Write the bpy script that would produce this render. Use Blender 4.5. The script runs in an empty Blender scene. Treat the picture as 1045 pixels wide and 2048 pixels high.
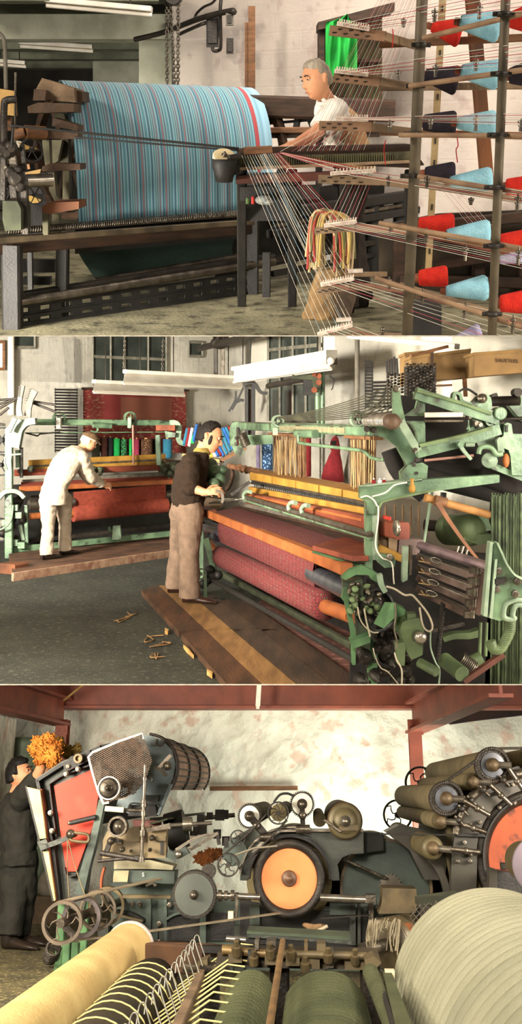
import bpy, bmesh, math, random
from mathutils import Vector as V, Matrix, Quaternion
random.seed(7)
S = bpy.context.scene
COL = S.collection
PI = math.pi
# ---------------------------------------------------------------- camera
W, H, F, AXIS = 1045, 2048, 2000.0, 841.0
EYE = V((0, 0, 1.8))
cam_data = bpy.data.cameras.new('camera')
cam = bpy.data.objects.new('camera', cam_data)
COL.objects.link(cam)
cam.location = EYE
cam.rotation_euler = (PI/2, 0, 0)
cam_data.sensor_width = 36
cam_data.sensor_fit = 'AUTO'
cam_data.lens = F / H * 36
cam_data.shift_y = -(1024 - AXIS) / H
cam_data.clip_end = 200
S.camera = cam
# ---------------------------------------------------------------- world and exposure
world = bpy.data.worlds.new('world')
S.world = world
world.use_nodes = True
world.node_tree.nodes['Background'].inputs[0].default_value = (1.0, 0.93, 0.82, 1)
world.node_tree.nodes['Background'].inputs[1].default_value = 0.14
S.view_settings.view_transform = 'Standard'
S.view_settings.look = 'None'
S.view_settings.gamma = 1
S.view_settings.use_curve_mapping = False
S.view_settings.exposure = 0.0


class Room:
    """One storey of the stacked mill: its floor is z = 0, the viewer stands at (0, 0, eye)."""
    def __init__(s, horizon, eye, yaw_px=522.5, rows=(-200, 2300), k=1.0):
        s.eye = eye
        s.k = k
        s.tilt = math.atan((AXIS - horizon) / F)
        s.yaw = math.atan((522.5 - yaw_px) * math.cos(s.tilt) / F)
        s.R = Matrix.Rotation(s.tilt, 4, 'X') @ Matrix.Rotation(s.yaw, 4, 'Z')
        s.M = Matrix.Translation(EYE) @ s.R @ Matrix.Translation((0, 0, -eye))
        s.Ri = s.R.to_3x3().inverted()
        s.rows = rows
        s.objs = []

    def ray(s, x, y):
        return s.Ri @ V(((x - 522.5) / F, 1, -(y - AXIS) / F))

    def P(s, x, y, D):                      # point seen at x, y at room depth D
        d = s.ray(x, y)
        return V((0, 0, s.eye)) + d * (D / d.y)

    def Z(s, x, y, z=0.0):                  # point seen at x, y on the level plane z
        d = s.ray(x, y)
        return V((0, 0, s.eye)) + d * ((z - s.eye) / d.z)

    def L(s, x, y, a, b):                   # point seen at x, y on the upright plane through a and b
        n = V((b.y - a.y, a.x - b.x, 0))
        d = s.ray(x, y)
        o = V((0, 0, s.eye))
        return o + d * ((a - o).dot(n) / d.dot(n))

    def u(s, D):                            # metres per pixel about depth D
        return D / F / s.k


def lamp(room, name, loc, target, size, power, col=(1, .9, .76), size_y=None, spread=180):
    d = bpy.data.lights.new(name, 'AREA')
    d.energy = power
    d.color = col
    d.size = size
    d.spread = math.radians(spread)
    if size_y:
        d.shape = 'RECTANGLE'
        d.size_y = size_y
    o = bpy.data.objects.new(name, d)
    COL.objects.link(o)
    loc, target = V(loc), V(target)
    o.matrix_world = room.M @ Matrix.Translation(loc) @ (target - loc).to_track_quat('-Z', 'Y').to_matrix().to_4x4()
    return o


R1 = Room(262, 1.35, rows=(-200, 670.6), k=1.045)
R2 = Room(841, 1.80, rows=(673.0, 1368.2))
R3 = Room(1581, 1.22, yaw_px=626, rows=(1370.4, 2300), k=1.13)
lamp(R1, 'flood_lamp_left', (-4.8, 3.6, 4.0), (-.3, 9.5, 1.0), 1.0, 430, (1, .9, .76))
lamp(R1, 'flood_lamp_right', (3.6, 4.4, 3.4), (1.2, 9.5, 1.6), .8, 170, (1, .88, .76))
lamp(R1, 'overhead_fill_warm', (.2, 8.6, 3.7), (1.6, 11, 1.6), 1.2, 150, (1, .9, .8))  # unseen overhead light added to brighten the wall
lamp(R2, 'flood_lamp_left', (-5.0, 7.0, 2.2), (-.6, 16.5, 2.4), 1.0, 700, (1, .94, .83), spread=80)
lamp(R2, 'wall_fill_right', (-2.9, 5.2, 2.1), (1.4, 9.4, 2.4), .8, 220, (1, .94, .83), spread=70)  # fill light added out of view to lift the dim right wall
lamp(R2, 'flood_lamp_front', (-3.0, 5.2, 1.9), (-.2, 11, 1.0), .8, 145, (1, .93, .8))
lamp(R2, 'flood_lamp_right', (2.3, 4.6, 2.0), (.9, 9, 1.6), .8, 100, (1, .93, .8))
lamp(R3, 'flood_lamp_left', (-2.9, 6.0, 1.62), (.2, 12.4, 1.32), 1.0, 330, (1, .9, .74))
lamp(R3, 'flood_lamp_right', (2.6, 5.2, 1.52), (-.4, 9, 1.12), 1.0, 230, (1, .9, .76))
lamp(R3, 'hidden_wall_fill', (.75, 10.9, 0.42), (.55, 12.4, 1.47), 1.2, 95, (.97, 1, .86))  # unseen light added low behind the carding machine for the bright wall patch
lamp(R3, 'near_fill_left', (-2.2, 2.0, 2.12), (-.8, 4.2, 0.52), .6, 36, (1, .92, .78), spread=110)  # fill light added out of view to lift the dark foreground
lamp(R3, 'near_fill_right', (2.4, 1.8, 2.32), (.7, 3.8, 0.52), .6, 30, (1, .94, .84), spread=110)  # its added counterpart for the right foreground, also out of view
lamp(R3, 'flood_lamp_front', (-.9, -1.2, 2.62), (.1, 8.2, 0.82), .8, 50, (1, .91, .76), spread=60)

# ---------------------------------------------------------------- materials
def lin(c):
    return tuple(((v/255)/12.92 if v/255 <= .04045 else ((v/255+.055)/1.055)**2.4) for v in c)


def rgba(c):
    return lin(c) + (1,)


MATS = {}
def mat(name, c1, c2=None, scale=6, rough=.6, metal=0, bump=0, bscale=30, mixpos=(.35, .65), coat=0, c3=None, s3=40, stretch=None):
    if name in MATS:
        return MATS[name]
    m = bpy.data.materials.new(name)
    m.use_nodes = True
    nt = m.node_tree
    N = nt.nodes
    b = N['Principled BSDF']
    b.inputs['Roughness'].default_value = rough
    b.inputs['Metallic'].default_value = metal
    b.inputs['Coat Weight'].default_value = coat
    if not metal:
        b.inputs['Specular IOR Level'].default_value = .25
    b.inputs['Base Color'].default_value = rgba(c1)
    tc = N.new('ShaderNodeTexCoord')
    src = tc.outputs['Object']
    if stretch:
        mp = N.new('ShaderNodeMapping')
        mp.inputs['Scale'].default_value = stretch
        nt.links.new(src, mp.inputs['Vector'])
        src = mp.outputs['Vector']
    if c2:
        n = N.new('ShaderNodeTexNoise')
        n.inputs['Scale'].default_value = scale
        n.inputs['Detail'].default_value = 6
        nt.links.new(src, n.inputs['Vector'])
        r = N.new('ShaderNodeValToRGB')
        r.color_ramp.elements[0].position = mixpos[0]
        r.color_ramp.elements[1].position = mixpos[1]
        r.color_ramp.elements[0].color = rgba(c1)
        r.color_ramp.elements[1].color = rgba(c2)
        nt.links.new(n.outputs['Fac'], r.inputs['Fac'])
        out = r.outputs['Color']
        if c3:
            n3 = N.new('ShaderNodeTexNoise')
            n3.inputs['Scale'].default_value = s3
            n3.inputs['Detail'].default_value = 4
            nt.links.new(src, n3.inputs['Vector'])
            r3 = N.new('ShaderNodeValToRGB')
            r3.color_ramp.elements[0].position = .56
            r3.color_ramp.elements[1].position = .66
            nt.links.new(n3.outputs['Fac'], r3.inputs['Fac'])
            mx = N.new('ShaderNodeMix')
            mx.data_type = 'RGBA'
            nt.links.new(r3.outputs['Color'], mx.inputs['Factor'])
            nt.links.new(out, mx.inputs['A'])
            mx.inputs['B'].default_value = rgba(c3)
            out = mx.outputs['Result']
        nt.links.new(out, b.inputs['Base Color'])
    if bump:
        n2 = N.new('ShaderNodeTexNoise')
        n2.inputs['Scale'].default_value = bscale
        n2.inputs['Detail'].default_value = 5
        nt.links.new(src, n2.inputs['Vector'])
        bp = N.new('ShaderNodeBump')
        bp.inputs['Strength'].default_value = bump
        bp.inputs['Distance'].default_value = .02
        nt.links.new(n2.outputs['Fac'], bp.inputs['Height'])
        nt.links.new(bp.outputs['Normal'], b.inputs['Normal'])
    MATS[name] = m
    return m


def nodes_of(m):
    nt = m.node_tree
    return nt, nt.nodes, nt.nodes['Principled BSDF'], nt.links.new


def ramp(N, stops, interp='CONSTANT'):
    r = N.new('ShaderNodeValToRGB')
    r.color_ramp.interpolation = interp
    e = r.color_ramp.elements
    while len(e) < len(stops):
        e.new(.5)
    for k, (p, c) in enumerate(stops):
        e[k].position = p
        e[k].color = rgba(c)
    return r


# ---------------------------------------------------------------- geometry collector
def frame(d, up=None):
    d = d.normalized()
    up = V(up) if up is not None else (V((0, 0, 1)) if abs(d.z) < .95 else V((0, 1, 0)))
    x = d.cross(up)
    if x.length < 1e-6:
        x = d.cross(V((1, 0, 0)))
    x.normalize()
    return x, x.cross(d).normalized(), d


class G:
    def __init__(s):
        s.v, s.f, s.uv, s.sm = [], [], {}, set()

    def add(s, vs, fs, smooth=False, uvs=None):
        b = len(s.v)
        s.v += [V(p) for p in vs]
        for k, f in enumerate(fs):
            if smooth:
                s.sm.add(len(s.f))
            if uvs:
                s.uv[len(s.f)] = [uvs[i] for i in f]
            s.f.append(tuple(b + i for i in f))
        return s

    def hexa(s, p):                          # eight corners: four below (counter-clockwise), four above
        return s.add(p, [(3, 2, 1, 0), (4, 5, 6, 7), (0, 1, 5, 4), (1, 2, 6, 5), (2, 3, 7, 6), (3, 0, 4, 7)])

    def box(s, c, sz, rot=None, ch=0):
        c = V(c); a, b, d = (k/2 for k in sz)
        p = [V(q) for q in ((-a, -b, -d), (a, -b, -d), (a, b, -d), (-a, b, -d), (-a, -b, d), (a, -b, d), (a, b, d), (-a, b, d))]
        if rot is not None:
            p = [rot @ q for q in p]
        return s.hexa([c + q for q in p])

    def bar(s, p, q, w, h=None, up=None, ch=.12):   # bar of chamfered rectangular section from p to q
        p, q = V(p), V(q)
        h = h or w
        x, y, d = frame(q - p, up)
        c = ch * min(w, h)
        a, b = w/2, h/2
        sec = [(-a+c, -b), (a-c, -b), (a, -b+c), (a, b-c), (a-c, b), (-a+c, b), (-a, b-c), (-a, -b+c)]
        vs = [p + x*i + y*j for i, j in sec] + [q + x*i + y*j for i, j in sec]
        fs = [(k, (k+1) % 8, 8 + (k+1) % 8, 8 + k) for k in range(8)] + [tuple(range(7, -1, -1)), tuple(range(8, 16))]
        return s.add(vs, fs)

    def cyl(s, p, q, r, r2=None, n=16, caps=True):
        p, q = V(p), V(q)
        r2 = r if r2 is None else r2
        x, y, d = frame(q - p)
        vs = [p + (x*math.cos(2*PI*k/n) + y*math.sin(2*PI*k/n))*r for k in range(n)]
        vs += [q + (x*math.cos(2*PI*k/n) + y*math.sin(2*PI*k/n))*r2 for k in range(n)]
        s.add(vs, [(k, (k+1) % n, n + (k+1) % n, n + k) for k in range(n)], True)
        if caps:
            s.add(vs, [tuple(range(n-1, -1, -1)), tuple(range(n, 2*n))])
        return s

    def tube(s, pts, r, n=6, caps=True, closed=False):
        pts = [V(p) for p in pts]
        m = len(pts)
        rs = r if isinstance(r, (list, tuple)) else [r]*m
        rings = []
        prev = None
        for i in range(m):
            if closed:
                d = pts[(i+1) % m] - pts[i-1]
            else:
                d = pts[min(i+1, m-1)] - pts[max(i-1, 0)]
            if d.length < 1e-9:
                d = V((0, 0, 1))
            d.normalize()
            if prev is None:
                x = frame(d)[0]
            else:
                x = prev - d*prev.dot(d)
                x = x.normalized() if x.length > 1e-6 else frame(d)[0]
            prev = x
            y = d.cross(x)
            rings.append([pts[i] + (x*math.cos(2*PI*k/n) + y*math.sin(2*PI*k/n))*rs[i] for k in range(n)])
        vs = [v for ring in rings for v in ring]
        fs = []
        for i in range(m if closed else m-1):
            j = (i+1) % m
            fs += [(i*n+k, i*n+(k+1) % n, j*n+(k+1) % n, j*n+k) for k in range(n)]
        s.add(vs, fs, True)
        if caps and not closed:
            s.add(vs, [tuple(range(n-1, -1, -1)), tuple((m-1)*n + k for k in range(n))])
        return s

    def lathe(s, p, axis, prof, n=28, closed=False, smooth=True, uvs=None):   # prof: (radius, distance along the axis)
        p = V(p)
        x, y, d = frame(V(axis))
        m = len(prof)
        vs = []
        for r, t in prof:
            vs += [p + d*t + (x*math.cos(2*PI*k/n) + y*math.sin(2*PI*k/n))*max(r, 1e-5) for k in range(n)]
        fs = [(i*n+k, i*n+(k+1) % n, ((i+1) % m)*n+(k+1) % n, ((i+1) % m)*n+k) for i in range(m if closed else m-1) for k in range(n)]
        return s.add(vs, fs, smooth)

    def ring(s, p, axis, r0, r1, w, n=32):   # flat ring: inner r0, outer r1, width w centred on p
        return s.lathe(p, axis, [(r0, -w/2), (r1, -w/2), (r1, w/2), (r0, w/2)], n, True, False)

    def disc(s, p, axis, r, w, n=32, b=.0):
        if b:
            return s.lathe(p, axis, [(0, -w/2), (r-b, -w/2), (r, -w/2+b), (r, w/2-b), (r-b, w/2), (0, w/2)], n, False, False)
        return s.lathe(p, axis, [(0, -w/2), (r, -w/2), (r, w/2), (0, w/2)], n, False, False)

    def ball(s, p, r, n=12, sc=(1, 1, 1), rot=None):
        m = max(6, n//2 + 2)
        vs = []
        for i in range(m+1):
            a = PI*i/m
            for k in range(n):
                q = V((math.sin(a)*math.cos(2*PI*k/n)*r*sc[0], math.sin(a)*math.sin(2*PI*k/n)*r*sc[1], math.cos(a)*r*sc[2]))
                vs.append(V(p) + (rot @ q if rot is not None else q))
        return s.add(vs, [(i*n+k, (i+1)*n+k, (i+1)*n+(k+1) % n, i*n+(k+1) % n) for i in range(m) for k in range(n)], True)

    def prism(s, pts, vec, smooth=False):    # polygon pushed along vec
        pts = [V(p) for p in pts]
        vec = V(vec)
        n = len(pts)
        nrm = V((0, 0, 0))
        for k in range(n):
            nrm += (pts[k] - pts[0]).cross(pts[(k+1) % n] - pts[0])
        if nrm.dot(vec) > 0:
            pts.reverse()
        vs = pts + [p + vec for p in pts]
        s.add(vs, [tuple(range(n)), tuple(range(2*n-1, n-1, -1))])
        return s.add(vs, [(k, n+k, n+(k+1) % n, (k+1) % n) for k in range(n)], smooth)

    def grid(s, rows, smooth=True, closed=False, uv=True):
        m, n = len(rows), len(rows[0])
        vs = [p for r in rows for p in r]
        uvs = [(j/(n-1), i/(m-1)) for i in range(m) for j in range(n)] if uv else None
        fs = [(i*n+j, i*n+(j+1) % n, (i+1)*n+(j+1) % n, (i+1)*n+j) for i in range(m-1) for j in range(n if closed else n-1)]
        return s.add(vs, fs, smooth, uvs)

    def gear(s, p, axis, r, w, teeth, th=.12, hole=0):
        p = V(p)
        x, y, d = frame(V(axis))
        pts = []
        t = r*th
        for k in range(teeth):
            for a, rr in ((0, r-t), (.25, r-t), (.4, r), (.75, r), (.9, r-t)):
                an = 2*PI*(k+a)/teeth
                pts.append(p - d*w/2 + (x*math.cos(an) + y*math.sin(an))*rr)
        return s.prism(pts, d*w)

    def wheel(s, p, axis, r, w, spokes=6, rim=.12, hub=.2, sw=.09, curved=0):
        s.ring(p, axis, r*(1-rim), r, w)
        s.disc(p, axis, r*hub, w*1.3)
        x, y, d = frame(V(axis))
        for k in range(spokes):
            a = 2*PI*k/spokes
            pts = []
            for i in range(5):
                t = hub*.8 + (1-rim*.7-hub*.8)*i/4
                aa = a + curved*math.sin(PI*2*i/4)
                pts.append(V(p) + (x*math.cos(aa) + y*math.sin(aa))*r*t)
            s.tube(pts, r*sw*.6, 6)
        return s


def catenary(p, q, sag, n=10, up=V((0, 0, 1))):
    p, q = V(p), V(q)
    return [p.lerp(q, k/n) - up*sag*4*(k/n)*(1-k/n) for k in range(n+1)]


def spline(pts, n=6):
    pts = [V(p) for p in pts]
    out = []
    for i in range(len(pts)-1):
        a, b, c, d = pts[max(i-1, 0)], pts[i], pts[i+1], pts[min(i+2, len(pts)-1)]
        for k in range(n):
            t = k/n
            out.append(.5*((2*b) + (c-a)*t + (2*a-5*b+4*c-d)*t*t + (3*b-a-3*c+d)*t*t*t))
    out.append(pts[-1])
    return out


# ---------------------------------------------------------------- objects
def mesh_of(g, m, off):
    me = bpy.data.meshes.new('mesh')
    me.from_pydata([tuple(p - off) for p in g.v], [], g.f)
    if g.sm:
        me.polygons.foreach_set('use_smooth', [k in g.sm for k in range(len(g.f))])
    if g.uv:
        ul = me.uv_layers.new(name='UVMap')
        for k, p in enumerate(me.polygons):
            if k in g.uv:
                for li, uv in zip(p.loop_indices, g.uv[k]):
                    ul.data[li].uv = uv
    if m:
        me.materials.append(m)
    return me


class Thing:
    def __init__(s, room, name, label, cat, at, group=None):
        s.room, s.at = room, V(at)
        s.o = bpy.data.objects.new(name, None)
        s.o.empty_display_size = .1
        COL.objects.link(s.o)
        s.o.matrix_world = room.M @ Matrix.Translation(s.at)
        s.o['label'] = label
        s.o['category'] = cat
        if group:
            s.o['group'] = group

    def part(s, name, g, m, parent=None, label=None, stuff=False):
        o = bpy.data.objects.new(name, mesh_of(g, m, s.at))
        COL.objects.link(o)
        o.parent = parent or s.o
        if label:
            o['label'] = label
        if stuff:
            o['kind'] = 'stuff'
        s.room.objs.append(o)
        return o


def solo(room, name, g, m, label, cat, group=None, kind=None):
    lo = V((min(p.x for p in g.v), min(p.y for p in g.v), min(p.z for p in g.v)))
    hi = V((max(p.x for p in g.v), max(p.y for p in g.v), max(p.z for p in g.v)))
    at = V(((lo.x+hi.x)/2, (lo.y+hi.y)/2, lo.z))
    o = bpy.data.objects.new(name, mesh_of(g, m, at))
    COL.objects.link(o)
    o.matrix_world = room.M @ Matrix.Translation(at)
    if label:
        o['label'] = label
        o['category'] = cat
    if group:
        o['group'] = group
    if kind:
        o['kind'] = kind
    room.objs.append(o)
    return o


def struct(room, name, g, m):
    return solo(room, name, g, m, None, None, kind='structure')


def copy_thing(room, root, mat4, label):
    """A copy of a thing, its parts and their sub-parts, moved by mat4 (in room space)."""
    def rec(o, parent):
        c = o.copy()
        COL.objects.link(c)
        if parent:
            c.parent = parent
        if c.type == 'MESH':
            room.objs.append(c)
        for ch in [x for x in bpy.data.objects if x.parent == o]:
            rec(ch, c)
        return c
    c = rec(root, None)
    c.matrix_world = room.M @ mat4
    c['label'] = label
    return c


def fuse(g, vox=.008, smooth=4, bump=None):
    """One continuous skin around overlapping closed solids."""
    me = mesh_of(g, None, V((0, 0, 0)))
    o = bpy.data.objects.new('temporary', me)
    COL.objects.link(o)
    r = o.modifiers.new('r', 'REMESH')
    r.mode = 'VOXEL'
    r.voxel_size = vox
    if smooth:
        q = o.modifiers.new('s', 'SMOOTH')
        q.factor = .5
        q.iterations = smooth
    bpy.context.view_layer.update()
    ev = o.evaluated_get(bpy.context.evaluated_depsgraph_get())
    em = ev.to_mesh()
    out = G()
    out.add([v.co.copy() for v in em.vertices], [tuple(p.vertices) for p in em.polygons], True)
    ev.to_mesh_clear()
    bpy.data.objects.remove(o)
    bpy.data.meshes.remove(me)
    if bump:
        out.v = [bump(p) for p in out.v]
    return out


def crop_rooms():
    """Each storey ends at the slab below or above it."""
    for room in (R1, R2, R3):
        for row, sign in ((room.rows[0], -1), (room.rows[1], 1)):
            if row < 0 or row > 2048:
                continue
            n_w = V((0, (row - AXIS) / F, 1)) * sign
            for o in room.objs:
                root = o
                while root.parent:
                    root = root.parent
                Mi = root.matrix_world.inverted()
                co = Mi @ EYE
                no = (Mi.to_3x3() @ n_w).normalized()
                bad = [(v.co - co).dot(no) < -1e-5 for v in o.data.vertices]
                if not any(bad):
                    continue
                me = o.data.copy() if o.data.users > 1 else o.data
                bm = bmesh.new()
                bm.from_mesh(me)
                r = bmesh.ops.bisect_plane(bm, geom=bm.verts[:] + bm.edges[:] + bm.faces[:], plane_co=co, plane_no=no, clear_inner=True)
                eds = [e for e in r['geom_cut'] if isinstance(e, bmesh.types.BMEdge)]
                if eds and len(me.polygons) > 5:
                    try:
                        bmesh.ops.holes_fill(bm, edges=eds, sides=0)
                    except Exception:
                        pass
                bm.to_mesh(me)
                bm.free()
                o.data = me
    gone = [o for room in (R1, R2, R3) for o in room.objs if not len(o.data.polygons)]
    for o in gone:
        for c in [x for x in bpy.data.objects if x.parent == o]:
            c.parent = o.parent
        bpy.data.objects.remove(o)
def wall_mat(name, c1, c2, bw, bh, sx, sy, rough_bump=.5, mortar=.35, stain=None):
    m = mat(name, c1, c2, 2.2, .85, mixpos=(.3, .7), c3=stain, s3=5)
    nt, N, b, link = nodes_of(m)
    uv = N.new('ShaderNodeUVMap')
    mp = N.new('ShaderNodeMapping')
    mp.inputs['Scale'].default_value = (sx, sy, 1)
    link(uv.outputs[0], mp.inputs['Vector'])
    br = N.new('ShaderNodeTexBrick')
    br.inputs['Scale'].default_value = 1
    br.inputs['Brick Width'].default_value = bw
    br.inputs['Row Height'].default_value = bh
    br.inputs['Mortar Size'].default_value = .012
    br.inputs['Mortar Smooth'].default_value = .6
    link(mp.outputs[0], br.inputs['Vector'])
    ns = N.new('ShaderNodeTexNoise')
    ns.inputs['Scale'].default_value = 14
    ns.inputs['Detail'].default_value = 6
    tc = N.new('ShaderNodeTexCoord')
    link(tc.outputs['Object'], ns.inputs['Vector'])
    ad = N.new('ShaderNodeMath')
    ad.operation = 'MULTIPLY_ADD'
    link(br.outputs['Fac'], ad.inputs[0])
    ad.inputs[1].default_value = -mortar
    link(ns.outputs['Fac'], ad.inputs[2])
    bp = N.new('ShaderNodeBump')
    bp.inputs['Strength'].default_value = rough_bump
    bp.inputs['Distance'].default_value = .03
    link(ad.outputs[0], bp.inputs['Height'])
    link(bp.outputs['Normal'], b.inputs['Normal'])
    return m


IRON = mat('dark_iron', (36, 32, 28), (56, 49, 41), 9, .5, .4, .3, 60)
BLACK = mat('black_iron', (21, 19, 17), (34, 31, 27), 9, .6, .1, .2, 60)
STEEL = mat('worn_steel', (120, 112, 100), (78, 70, 60), 12, .35, .8, .15, 60)
BRIGHT = mat('bright_steel', (164, 157, 145), (124, 116, 105), 14, .28, .85)
BRASS = mat('brass', (134, 110, 70), (96, 78, 50), 10, .45, .4)
WOODD = mat('dark_wood', (62, 43, 30), (38, 28, 20), 5, .65, 0, .3, 50, stretch=(1, 1, 6))
WOODM = mat('brown_wood', (122, 84, 54), (84, 58, 38), 5, .6, 0, .3, 50, stretch=(1, 1, 5))
WOODG = mat('grey_wood', (138, 114, 88), (98, 80, 62), 6, .7, 0, .3, 50)
WOODL = mat('pale_wood', (196, 160, 98), (160, 122, 70), 5, .6, 0, .2, 40)
GREEN = mat('green_enamel', (108, 134, 102), (70, 92, 70), 6, .42, .1, .2, 30, c3=(50, 50, 38), s3=7)
WHITE = mat('white_enamel', (236, 230, 218), (214, 205, 190), 4, .4)
CERAM = mat('white_ceramic', (232, 220, 205), (200, 180, 165), 30, .35)
SKIN = mat('skin', (205, 150, 112), (190, 128, 94), 9, .5, 0, .06, 60)
PALESTRAND = mat('pale_yarn', (212, 205, 190), rough=.9)
PINKSTRAND = mat('pink_yarn', (178, 84, 92), rough=.9)
REDSTRAND = mat('red_yarn', (168, 42, 40), rough=.9)
BLUESTRAND = mat('blue_yarn', (150, 180, 190), rough=.9)
RUBBER = mat('black_leather', (30, 24, 20), (44, 34, 27), 12, .4)
# ---------------------------------------------------------------- the pale slabs between the storeys
SLAB = mat('slab_edge', (206, 198, 182), (176, 166, 150), 30, .8)
for nm, r0, r1, far in (('trim_1', 670.6, 673.0, 19.5), ('trim_2', 1368.2, 1370.4, 13.2)):
    g = G()
    k0, k1 = (AXIS - r0)/F, (AXIS - r1)/F
    D0 = 4.3
    g.hexa([V((-5.5, D0, EYE.z + k1*D0)), V((5.5, D0, EYE.z + k1*D0)), V((7, far, EYE.z + k1*far)), V((-7, far, EYE.z + k1*far)),
            V((-5.5, D0, EYE.z + k0*D0)), V((5.5, D0, EYE.z + k0*D0)), V((7, far, EYE.z + k0*far)), V((-7, far, EYE.z + k0*far))])
    o = bpy.data.objects.new(nm, mesh_of(g, SLAB, V((0, 0, 0))))
    COL.objects.link(o)
    o['kind'] = 'structure'
# ================================================================ STOREY 1: the warping room
r = R1
def slab(g, room, px, D, th, back=True):     # outline seen at px, standing at depth D, th thick
    return g.prism([room.P(x, y, D) for x, y in px], V((0, th, 0)))


def rect(g, room, x0, y0, x1, y1, D, th):
    return slab(g, room, [(x0, y0), (x1, y0), (x1, y1), (x0, y1)], D, th)


W1 = wall_mat('whitewashed_brick', (226, 216, 204), (216, 204, 194), .5, .17, 4.4, 3.2, .3, .3, (206, 190, 180))
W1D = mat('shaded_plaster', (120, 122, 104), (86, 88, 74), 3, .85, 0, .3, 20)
W1C = mat('pale_plaster', (176, 176, 158), (146, 146, 128), 3, .85, 0, .3, 20)
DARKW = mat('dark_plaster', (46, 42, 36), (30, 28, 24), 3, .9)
CONC = mat('concrete_floor', (132, 126, 100), (96, 92, 72), 3.5, .85, 0, .4, 30, c3=(70, 66, 52), s3=7)
fl = G().grid([[V((-6 + 12*j/4, 6.3 + 16*i/4, 0)) for j in range(5)] for i in range(5)])
struct(r, 'floor_1', fl, CONC)
# right-hand wall: runs from the passage towards the viewer
wa, wb = r.P(346, 100, 12.2), r.P(1045, 100, 9.6)
wdir = (wb - wa); wdir.z = 0
w0 = V((wa.x, wa.y, 0)); w1 = w0 + wdir*1.5
g = G().grid([[w0.lerp(w1, j/4) + V((0, 0, 3.4*i/3)) for j in range(5)] for i in range(4)])
g.prism([w0, w1, w1 + V((0, .4, 0)), w0 + V((.0, .4, 0))], V((0, 0, 3.4)))
struct(r, 'wall_right_1', g, W1)
g = G()
rect(g, r, 278, 60, 346, 330, 12.9, .8)
slab(g, r, [(270, 60), (280, 78), (346, 78), (346, 55)], 12.85, .9)
struct(r, 'trim_3', g, W1C)                   # square pillar at the passage
g = G()
rect(g, r, -60, 28, 345, 78, 12.7, .5)
struct(r, 'trim_4', g, W1C)
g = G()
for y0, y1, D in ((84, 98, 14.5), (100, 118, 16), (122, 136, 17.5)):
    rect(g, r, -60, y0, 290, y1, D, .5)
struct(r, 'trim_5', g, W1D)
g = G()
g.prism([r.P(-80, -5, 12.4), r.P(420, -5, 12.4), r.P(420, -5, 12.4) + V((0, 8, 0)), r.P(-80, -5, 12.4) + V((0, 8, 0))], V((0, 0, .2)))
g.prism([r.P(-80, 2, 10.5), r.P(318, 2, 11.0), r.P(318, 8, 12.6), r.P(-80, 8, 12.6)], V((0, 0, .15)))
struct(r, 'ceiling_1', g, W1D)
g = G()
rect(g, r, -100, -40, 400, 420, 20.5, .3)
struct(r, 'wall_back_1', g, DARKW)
g = G()
rect(g, r, 186, 92, 282, 340, 16.5, .4)
struct(r, 'wall_left_1', g, W1C)
g = G()
rect(g, r, 344, 78, 366, 330, 12.4, .1)
struct(r, 'door_1', g, BLACK)

# ---- fittings on the wall and ceiling
def tube_lamp(x0, y0, x1, y1, D0, D1, h, label):
    a, b = r.P(x0, y0, D0), r.P(x1, y1, D1)
    t = Thing(r, 'fluorescent_lamp', label, 'ceiling lamp', (a+b)/2, None)
    t.part('tray', G().bar(a, b, .16, .05), WHITE)
    t.part('lamp_tube', G().cyl(a - V((0, .0, .05)), b - V((0, 0, .05)), .022, n=10), WHITE)
    for k in (.2, .8):
        p = a.lerp(b, k)
        t.part('hanger', G().cyl(p, p + V((0, 0, .35)), .008, n=6), IRON)
tube_lamp(92, 0, 304, 19, 10.8, 10.8, 14, 'cream fluorescent batten under the ceiling at upper left')
tube_lamp(40, 84, 186, 94, 13.6, 13.6, 8, 'smaller unlit fluorescent batten hanging in the dark passage')
tube_lamp(-10, 121, 52, 126, 15, 15, 5, 'thin pale batten at the left edge of the dark passage')

def chain(g, p, q, n, rr, w):
    p, q = V(p), V(q)
    d = (q-p)/n
    for k in range(n):
        c = p + d*(k+.5)
        ax = V((1, 0, 0)) if k % 2 else V((.25, 1, 0)).normalized()
        L = d.length*.72
        u = d.normalized()
        pts = [c + u*L*math.sin(a)*1.0 + ax*w*math.cos(a) for a in [2*PI*i/8 for i in range(8)]]
        g.tube(pts, rr, 4, closed=True)
    return g
t = Thing(r, 'chain_hoist', 'iron chain hoist hanging with looped chains beside the white pillar', 'hoist', r.P(347, 175, 11.2))
hg = G(); c = r.P(347, -8, 11.2)
hg.box(c, (.16, .1, .1)); hg.cyl(c - V((.0, .1, 0)), c + V((0, .1, 0)), .09, n=14)
t.part('pulley_block', hg, IRON)
for xa, xb in ((334, 335), (341, 350), (357, 356)):
    t.part('chain', chain(G(), r.P(xa, -2, 11.2), r.P(xb, 176, 11.2), 26, .007, .017), STEEL)

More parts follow.
